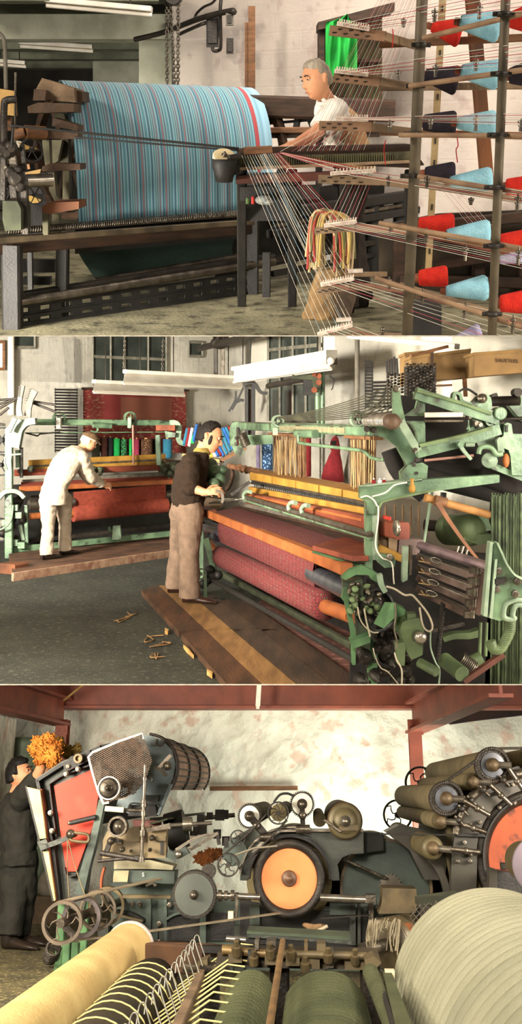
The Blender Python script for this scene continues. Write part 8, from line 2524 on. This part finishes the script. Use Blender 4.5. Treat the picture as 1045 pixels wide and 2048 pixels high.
add_hand(body, lwr, V((.5, .5, .1)), V((0, 0, 1)), V((.5, -.3, 0)), 1.0, .4)
legs = []
for hx, kx, ky, fx, fy in ((97, 96, 1050, 93, 1119), (126, 130, 1050, 131, 1110)):
    ft = r.Z(fx, fy, .075)
    hp = P(hx, 1000, ft.y - .0); kn = P(kx, ky, ft.y + .03)
    legs.append((hp, kn, ft))
    limb(body, [hp, kn, ft + Z_*.09], [.085, .058, .043])
BD = M2.part('body', fuse(body, .0062, 3), SKIN)
add_face(M2, hd, mat('grey_hair', (168, 156, 138)), None, BD)
def mask_nape(p):
    return sm((p.z + .035)/.02) if p.y < .0 else sm((p.z - .03)/.02)
M2.part('hair', hair_cap(hd, mask_nape, .010, 2), mat('white_hair', (196, 188, 172), (150, 140, 124), 40, .8))
cp = G()
rows = []
for i in range(10):
    a = PI/2*i/9
    rows.append([hd.at(V((math.cos(2*PI*k/28)*.095*math.cos(a*.96), math.sin(2*PI*k/28)*.112*math.cos(a*.96) + .012*math.sin(a), .05 + .082*math.sin(a)))*hd.s) for k in range(28)])
cp.grid(rows, closed=True, uv=False); cp.f.append(tuple(range(27, -1, -1)))
CAP = mat('brown_tweed', (96, 72, 48), (72, 54, 36), 40, .95, 0, .4, 90)
cap_o = M2.part('cap', cp, CAP)
M2.part('cap_peak', loft(G(), [(hd.at(V((0, .10 + .05*t, .052 - .02*t))*hd.s), hd.x*(.075 - .05*t**2)*hd.s, hd.u*.006) for t in (0, .3, .6, .85, 1)], 14), CAP, cap_o)
WH = mat('cream_overall', (182, 167, 147), (164, 148, 129), 8, .9, 0, .1, 60)
jk = G()
bk = -fr
loft(jk, [(P(107, 985, D0), sd*.185, fr*.13), (P(113, 965, D0 + .03), sd*.19, fr*.14), (P(127, 936, D0 + .1), sd*.205, fr*.165), (P(142, 914, D0 + .2), sd*.21, fr*.145), (P(151, 902, D0 + .26), sd*.165, fr*.10), (P(160, 896, D0 + .31), sd*.075, fr*.07)])
cuffed(jk, [rsh, rel, rel.lerp(rwr, .9)], [.098, .08, .054])
cuffed(jk, [lsh, lel, lel.lerp(lwr, .93)], [.095, .08, .06])
M2.part('jacket', fuse(jk, .010, 3, folds(.013, 8, 11)), WH)
tr = G()
loft(tr, [(P(110, 972, D0 + .02), sd*.188, fw*.14), (P(108, 990, D0), sd*.205, fw*.165), (P(109, 1010, D0 + .02), sd*.185, fw*.15)])
for hp, kn, ft in legs:
    cuffed(tr, [hp, hp.lerp(kn, .55), kn, ft + Z_*.055], [.12, .098, .078, .086])
M2.part('trousers', fuse(tr, .010, 3, folds(.012, 8, 13)), WH)
for hp, kn, ft in legs:
    M2.part('shoe', shoe(G(), ft - fw*.04, fw), RUBBER)

# ---- the dark-haired weaver at the near loom (storey 2, centre)
D0 = 9.75
M3 = Thing(r, 'person', 'dark-haired man with sideburns in brown jumper standing at near loom', 'person', r.Z(375, 1205, .05))

P = lambda x, y, D=9.75: r.P(x, y, D)
hd = Pose(P(420, 875), (.92, -.18, -.30), (.28, 0, 1), 1.25)
fw = V((.93, .36, 0)).normalized(); sd = V((.36, -.93, 0)).normalized()   # his right side, nearest the viewer
hip = P(376, 1008); chest = P(388, 935); 
body = G(); add_head(body, hd)
capsule(body, P(402, 908), hd.at((0, -.03, -.07)), .068, .060)
loft(body, [(hip, sd*.16, fw*.11), (chest, sd*.17, fw*.12), (P(396, 912), sd*.12, fw*.08)])
rsh = P(381, 925, 9.55); rel = P(380, 975, 9.42); rwr = P(411, 985, 9.36)
limb(body, [rsh, rel, rwr], [.06, .052, .034])
add_hand(body, rwr, P(428, 982, 9.34) - rwr, V((.1, -.75, .6)), V((.4, 0, .8)), 1.15, .6)
lsh = P(397, 922, 9.98); lel = P(408, 972, 9.95); lwr = P(428, 976, 9.75)
limb(body, [lsh, lel, lwr], [.06, .05, .032])
add_hand(body, lwr, P(446, 986, 9.62) - lwr, V((.1, -.4, .8)), V((.3, -.9, .2)), 1.1, .45)
legs = []
for hx, hy, kx, ky, fx, fy, fd in ((368, 1018, 358, 1100, 350, 1186, V((1, -.1, 0))), (382, 1020, 378, 1105, 380, 1206, V((1, -.25, 0)))):
    ft = r.Z(fx, fy, .05)
    hp = P(hx, hy, (9.75 + ft.y)/2); kn = P(kx, ky, ft.y)
    legs.append((hp, kn, ft, fd))
    limb(body, [hp, kn, ft + Z_*.09], [.09, .062, .045])
BD = M3.part('body', fuse(body, .0060, 3), SKIN)
DKH = mat('dark_hair', (34, 26, 20), (20, 16, 13), 40, .7, 0, .4, 90, stretch=(1, 1, .3))
add_face(M3, hd, DKH, None, BD)
def mask_receding(p):
    top = .088 if p.y > .045 else (.03 + .058*sm((p.y - .005)/.04) if p.y > -.025 else -.052)
    return sm((p.z - top)/.014)
M3.part('hair', hair_cap(hd, mask_receding, .014, 4), DKH)
for sx in (-1, 1):
    M3.part('sideburn', G().ball(hd.at(V((sx*.0725, .026, -.014))*hd.s), .027*hd.s, 12, (.3, .52, 1.5), Matrix((hd.x, hd.f, hd.u)).transposed()), DKH)
JM = mat('brown_jumper', (50, 36, 25), (38, 28, 20), 30, .95, 0, .4, 90)
jp = G()
loft(jp, [(P(375, 1018), sd*.19, fw*.155), (P(376, 1000), sd*.195, fw*.16), (P(379, 965), sd*.2, fw*.165), (P(386, 930), sd*.21, fw*.155), (P(394, 912), sd*.165, fw*.11), (P(400, 903), sd*.088, fw*.085)])
cuffed(jp, [rsh, rsh.lerp(rel, .6), rel, rel.lerp(rwr, .22)], [.095, .088, .088, .08])
cuffed(jp, [lsh, lel, lel.lerp(lwr, .2)], [.092, .082, .074])
M3.part('jumper', fuse(jp, .010, 3, folds(.011, 9, 17)), JM)
M3.part('collar', loft(G(), [(P(401, 910), sd*.10, fw*.10), (P(404, 903), sd*.085, fw*.088), (P(407, 896), sd*.078, fw*.08)]), mat('mustard_shirt', (150, 128, 62), (126, 106, 52), 14, .85))
TAUPE = mat('taupe_trousers', (124, 102, 85), (102, 84, 70), 12, .9, 0, .2, 60)
tr = G()
loft(tr, [(P(375, 1004), sd*.185, fw*.15), (P(374, 1020), sd*.195, fw*.165), (P(372, 1040, 9.8), sd*.18, fw*.16)])
for hp, kn, ft, fd in legs:
    cuffed(tr, [hp, hp.lerp(kn, .5), kn, ft + Z_*.05], [.13, .115, .098, .105])
M3.part('trousers', fuse(tr, .010, 3, folds(.009, 8, 19)), TAUPE)
for hp, kn, ft, fd in legs:
    M3.part('shoe', shoe(G(), ft - fd*.03, fd, 1.12), mat('brown_leather', (60, 38, 28), (44, 28, 22), 12, .35))
M3.part('watch_strap', G().lathe(lwr, (lwr - lel), [(.03, -.012), (.036, -.012), (.036, .012), (.03, .012)], 16, True), BLACK)

# ---- the man feeding wool into the hopper (storey 3, left)
r = R3
D0 = 9.2
P = lambda x, y, D=9.2: r.P(x, y, D)
M4 = Thing(r, 'person', 'black-haired man in dark boiler suit lifting wool into hopper', 'person', r.Z(25, 1898))
hd = Pose(P(41, 1551), (.90, -.22, .28), (-.30, 0, 1), 1.12)
fw = V((.95, .30, 0)).normalized(); sd = V((.30, -.95, 0)).normalized()
hip = P(38, 1712); chest = P(36, 1615)
body = G(); add_head(body, hd)
capsule(body, P(33, 1588), hd.at((0, -.03, -.07)), .064, .058)
loft(body, [(hip, sd*.16, fw*.11), (chest, sd*.17, fw*.12), (P(32, 1592), sd*.12, fw*.08)])
rsh = P(42, 1598, 9.02); rel = P(70, 1564, 8.86); rwr = P(88, 1520, 8.72)
limb(body, [rsh, rel, rwr], [.06, .052, .036])
add_hand(body, rwr, P(99, 1490, 8.58) - rwr, V((-.5, -.8, .1)), V((.8, -.2, .4)), 1.15, .5)
lsh = P(44, 1596, 9.4); lel = P(82, 1568, 9.3); lwr = P(104, 1535, 9.0)
limb(body, [lsh, lel, lwr], [.06, .05, .034])
add_hand(body, lwr, V((.3, -.3, .8)), V((-.6, .6, .1)), V((.2, -.9, .3)), 1.1, .5)
legs = []
for hx, kx, ky, fx, fy in ((30, 28, 1800, 14, 1898), (46, 44, 1800, 36, 1890)):
    ft = r.Z(fx, fy)
    hp = P(hx, 1720, 9.2); kn = P(kx, ky, (9.2 + ft.y)/2)
    legs.append((hp, kn, ft))
    limb(body, [hp, kn, ft + Z_*.09], [.09, .062, .045])
BD = M4.part('body', fuse(body, .0060, 3), SKIN)
BKH = mat('black_hair', (24, 20, 18), (14, 12, 11), 40, .6, 0, .4, 90)
add_face(M4, hd, BKH, None, BD)
def mask_full(p):
    if p.y > .015:
        return sm((p.z - .066)/.014)
    return sm((p.z - (-.04 if p.y < -.025 else .0))/.02)
M4.part('hair', hair_cap(hd, mask_full, .026, 6), BKH)
SUIT = mat('dark_boiler_suit', (44, 42, 36), (32, 31, 28), 10, .85, 0, .2, 60)
st = G()
loft(st, [(P(38, 1730), sd*.19, fw*.15), (P(37, 1700), sd*.19, fw*.155), (P(36, 1660), sd*.2, fw*.165), (P(36, 1620), sd*.21, fw*.16), (P(34, 1596), sd*.165, fw*.11), (P(33, 1586), sd*.085, fw*.08)])
cuffed(st, [rsh, rsh.lerp(rel, .55), rel, rel.lerp(rwr, .3)], [.1, .095, .085, .07])
cuffed(st, [lsh, lel, lel.lerp(lwr, .4)], [.095, .08, .07])
M4.part('boiler_suit_top', fuse(st, .010, 3, folds(.012, 8, 23)), SUIT)
M4.part('suit_collar', G().tube(spline([P(22, 1586), P(26, 1592, 9.1), P(40, 1592, 9.06), P(52, 1586, 9.1)]), .018, 8), SUIT)
tr = G()
loft(tr, [(P(38, 1704), sd*.185, fw*.15), (P(38, 1730), sd*.195, fw*.17)])
for hp, kn, ft in legs:
    cuffed(tr, [hp, hp.lerp(kn, .5), kn, ft + Z_*.1], [.138, .13, .115, .105])
M4.part('boiler_suit_leg', fuse(tr, .010, 3, folds(.012, 7, 29)), SUIT)
for hp, kn, ft in legs:
    g = shoe(G(), ft, V((.9, -.3, 0)), 1.12)
    capsule(g, ft + Z_*.05, ft + Z_*.15, .055, .06)
    M4.part('boot', g, RUBBER)
crop_rooms()
